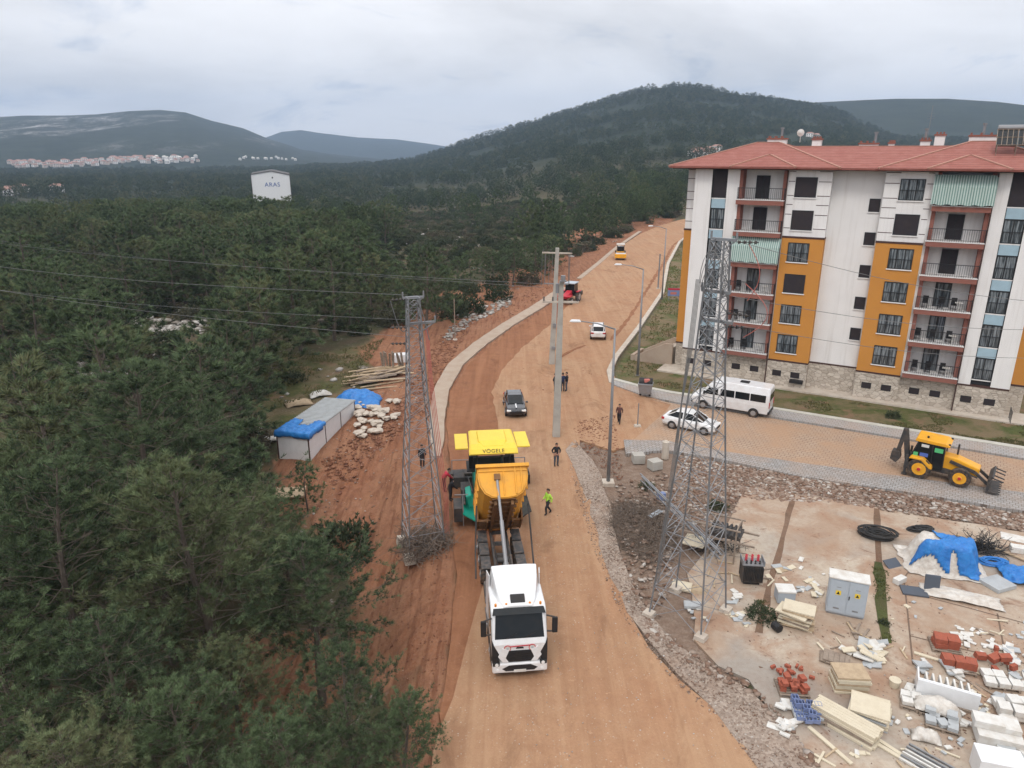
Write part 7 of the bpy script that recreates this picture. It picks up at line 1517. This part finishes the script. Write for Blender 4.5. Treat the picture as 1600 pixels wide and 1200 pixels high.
for (px, py, w_, m_, lb) in [(424, 690, .7, 'marble', 'white sack lying at the left side of the portable cabin'), (405, 676, .4, 'white', 'white ball shaped bag in the grass left of the cabin'), (500, 618, 1.0, 'marble', 'white sheet crumpled behind the cabin roof edge'), (466, 632, 1.2, 'wood', 'tan board lying behind the far left corner of the cabin')]:
    x, y, z = lp(px, py); cloth('sack' if 'sack' in lb or 'bag' in lb else 'sheet', lb, 'sack' if 'sack' in lb or 'bag' in lb else 'sheet', x, y, .5, w_, w_ * .6, .35, M[m_], int(px), n=10, z0=z, edge=.7)
# ================= far buildings =================
wx_, wy_ = -129.7, 402
wh = thing('warehouse', 'white gabled warehouse with blue lettering standing alone above the pine wood', 'warehouse', (wx_, wy_, -4.9), R(17))
mb = MB(); pr = [(-9.8, 0), (9.8, 0), (9.8, 13.6), (.6, 15.6), (-9.8, 14.0)]; mb.prism(pr, 'y', 0, 34); mb.build('wall', M['white'], wh)
mb = MB(); mb.prism([(-10.2, 13.75), (-10.0, 14.25), (.6, 15.9), (10.0, 13.85), (10.2, 13.35), (9.85, 13.6), (.6, 15.63), (-9.85, 14.02)], 'y', -.4, 34.5); mb.build('roof', M['darksteel'], wh)
mb = MB(); mb.bx(-10.1, -9.82, -.2, 34, 0, 13.7); mb.bx(9.82, 10.1, -.2, 34, 0, 13.3); mb.build('side_cladding', M['darksteel'], wh)
mb = MB(); mb.bx(.6, 1.3, -.05, .1, 11.9, 12.7); mb.build('vent', M['black'], wh)
M['signblue'] = paint('sign_blue', (.03, .10, .34), .5)
text('ARAS', 'lettering', M['signblue'], wh, (.6, -.06, 8.6), (R(90), 0, 0), 3.1, .03)
tree_bits = []
def house_proto(w, d, h, rm, wm):
    mb = MB(); mb.bx(-w / 2, w / 2, -d / 2, d / 2, 0, h); a = mb.mesh('wall', [wm])
    mb = MB(); mb.add([(-w / 2 - .4, -d / 2 - .4, h), (w / 2 + .4, -d / 2 - .4, h), (w / 2 + .4, d / 2 + .4, h), (-w / 2 - .4, d / 2 + .4, h), (-w / 4, 0, h + 2.2), (w / 4, 0, h + 2.2)], [(0, 1, 5, 4), (1, 2, 5), (2, 3, 4, 5), (3, 0, 4), (3, 2, 1, 0)]); b = mb.mesh('roof', [rm])
    mb = MB()
    for k in range(3):
        for z_ in (1.2, 4.0): mb.bx(-w / 2 + 1.2 + k * w / 3.4, -w / 2 + 2.6 + k * w / 3.4, -d / 2 - .06, -d / 2 + .05, z_, z_ + 1.4)
    return a, b, mb.mesh('window', [M['glass']])
M['villawall'] = paint('villa_wall', (.66, .58, .53), .8, dirt=.3); M['paleroof'] = paint('pale_clay_roof', (.34, .20, .165), .8, dirt=.4); HP = [house_proto(9, 8, 6.2, M['paleroof'], M['villawall']), house_proto(12, 9, 6.5, M['paleroof'], M['wallwhite']), house_proto(8, 8, 6.0, M['marble'], M['wallwhite'])]
def far_house(px, py, kind, label, grp, s_=1.0):
    x, y, z = GT(px, py); t = thing('house', label, 'house', (x, y, z - .5), math.atan2(-x, y) * 1.0 + rd.uniform(-.3, .3), grp); t.scale = (s_,) * 3
    for nm, me in zip(('wall', 'roof', 'window'), HP[kind]): o = bpy.data.objects.new(nm, me); COL.objects.link(o); o.parent = t
for i in range(120):
    px = 18 + 292 * (i / 120) + rd.uniform(-3, 3); base = 262 - (px - 18) * .028
    far_house(px, base + rd.uniform(-6.5, 2.5) - 4 * math.exp(-((px - 200) / 50) ** 2), rd.choice([0, 0, 1] if px < 240 else [1, 2, 0]), 'small red roofed house in the distant settlement below the left mountain', 'houses of the distant settlement', rd.uniform(.6, 1.0))
for i in range(15):
    far_house(374 + i * 6.2 + rd.uniform(-3, 3), 248.5 + rd.uniform(-2, 2) + (i > 9) * .5 * (i - 9), 2, 'tiny white house on the far hilltop left of the warehouse roof line', 'white houses on the far hilltop', .6)
for i, (px, py) in enumerate([(1082, 243), (1090, 240), (1098, 242), (1106, 239), (1113, 242), (1120, 236), (1088, 246), (1103, 246), (1265, 214), (1275, 216)]):
    far_house(px, py, 1, 'pale house on the wooded hillside behind the left end of the flats', 'pale houses on the hillside', .6)
for i, (px, py) in enumerate([(8, 300), (16, 298), (90, 294), (35, 294)]):
    x, y, z = GT(px, py + 8); far_house(px, py + 6, 1, 'white building peeping out of the wood near the left edge', 'white buildings in the left wood', .7)
rockset('yard_debris', np.vstack([in_px([(1180, 860), (1400, 880), (1700, 980), (1700, 1300), (1340, 1280), (1200, 1060), (1130, 1000)], 1500, 60, .055), in_px([(1400, 780), (1700, 840), (1700, 880), (1420, 815)], 500, 61, .06), in_px([(1470, 990), (1620, 1010), (1640, 1180), (1400, 1180)], 700, 62, .055)]), .008, .06, M['rubble'], 'small chips of stone and mortar littering the yard', 'debris', 63)
rockset('road_stones', in_px([(790, 830), (900, 800), (1000, 1010), (1250, 1300), (790, 1300)], 900, 64, .115), .006, .035, M['limestone'], 'small pale stones pressed into the dirt road', 'stones', 65)
# weeds and grass on the verges
def grass(name, polys, n, h, label, seed, dens=.0):
    rg = np.random.default_rng(seed); P = []
    for poly in polys:
        q = in_px(poly, n, seed, 0.0); P.append(q)
    P = np.vstack(P); keep = fbm(P[:, 0] / 3.0, P[:, 1] / 3.0, 3, 88) > dens; P = P[keep]; P[:, 2] = np.maximum(P[:, 2], -.02)
    D = np.tile(np.array([0, 0, 1.0]), (len(P), 1)); V, T, ci = leaves(P, D, h, .03, 5, .8, seed)
    o = npmesh(name, V, T, M['grass'], attrs={'tip': np.zeros(len(V))}); return tag(o, label, 'grass', None, 'stuff')
M['grass'] = foliage('verge_grass', (.06, .085, .028), (.11, .11, .045), (.19, .16, .08))
grass('verge_grass', [[(1215, 640), (1600, 700), (1900, 745), (1900, 700), (1600, 665), (1205, 612), (1080, 600), (1010, 595), (1060, 612)]], 9000, .12, 'short rough grass on the verge in front of the apartment block', 3, .52)
grass('verge_grass', [[(968, 585), (1000, 530), (1036, 470), (1046, 412), (1064, 382), (1076, 380), (1062, 560), (1010, 592)]], 6000, .22, 'taller green grass on the verge left of the apartment block', 4, .40)
grass('verge_grass', [[(400, 560), (560, 545), (600, 530), (560, 600), (440, 650), (390, 620)]], 2500, .28, 'rough grass in the clearing behind the portable cabin', 5, .45)
grass('weeds', [[(1180, 940), (1205, 940), (1200, 1000), (1185, 1010)], [(1362, 875), (1385, 875), (1396, 1005), (1372, 1005)], [(1020, 985), (1060, 1020), (1190, 1060), (1180, 1090), (1090, 1050)]], 500, .16, 'weeds along the yard drains and bank', 6, .45)
grass('weeds', [[(1190, 655), (1600, 700), (1600, 690), (1200, 640)], [(1440, 690), (1600, 712), (1600, 690), (1440, 672)]], 900, .12, 'dry weeds beside the kerb', 7, .5)
# haze: the air between here and the mountains
def haze():
    mb = MB(); mb.bx(-5750, 5750, -5750, 5750, -60, 400); m = bpy.data.materials.new('air_haze'); m.use_nodes = True; nt = m.node_tree; nt.nodes.clear(); o = nt.nodes.new('ShaderNodeOutputMaterial'); v = nt.nodes.new('ShaderNodeVolumePrincipled')
    v.inputs['Color'].default_value = (.54, .72, 1.0, 1); v.inputs['Density'].default_value = 0.00018; v.inputs['Anisotropy'].default_value = 0.0; nt.links.new(v.outputs[0], o.inputs['Volume'])
    h = mb.build('haze', m); tag(h, kind='stuff')
haze()
bpy.data.scenes.remove(_TS)
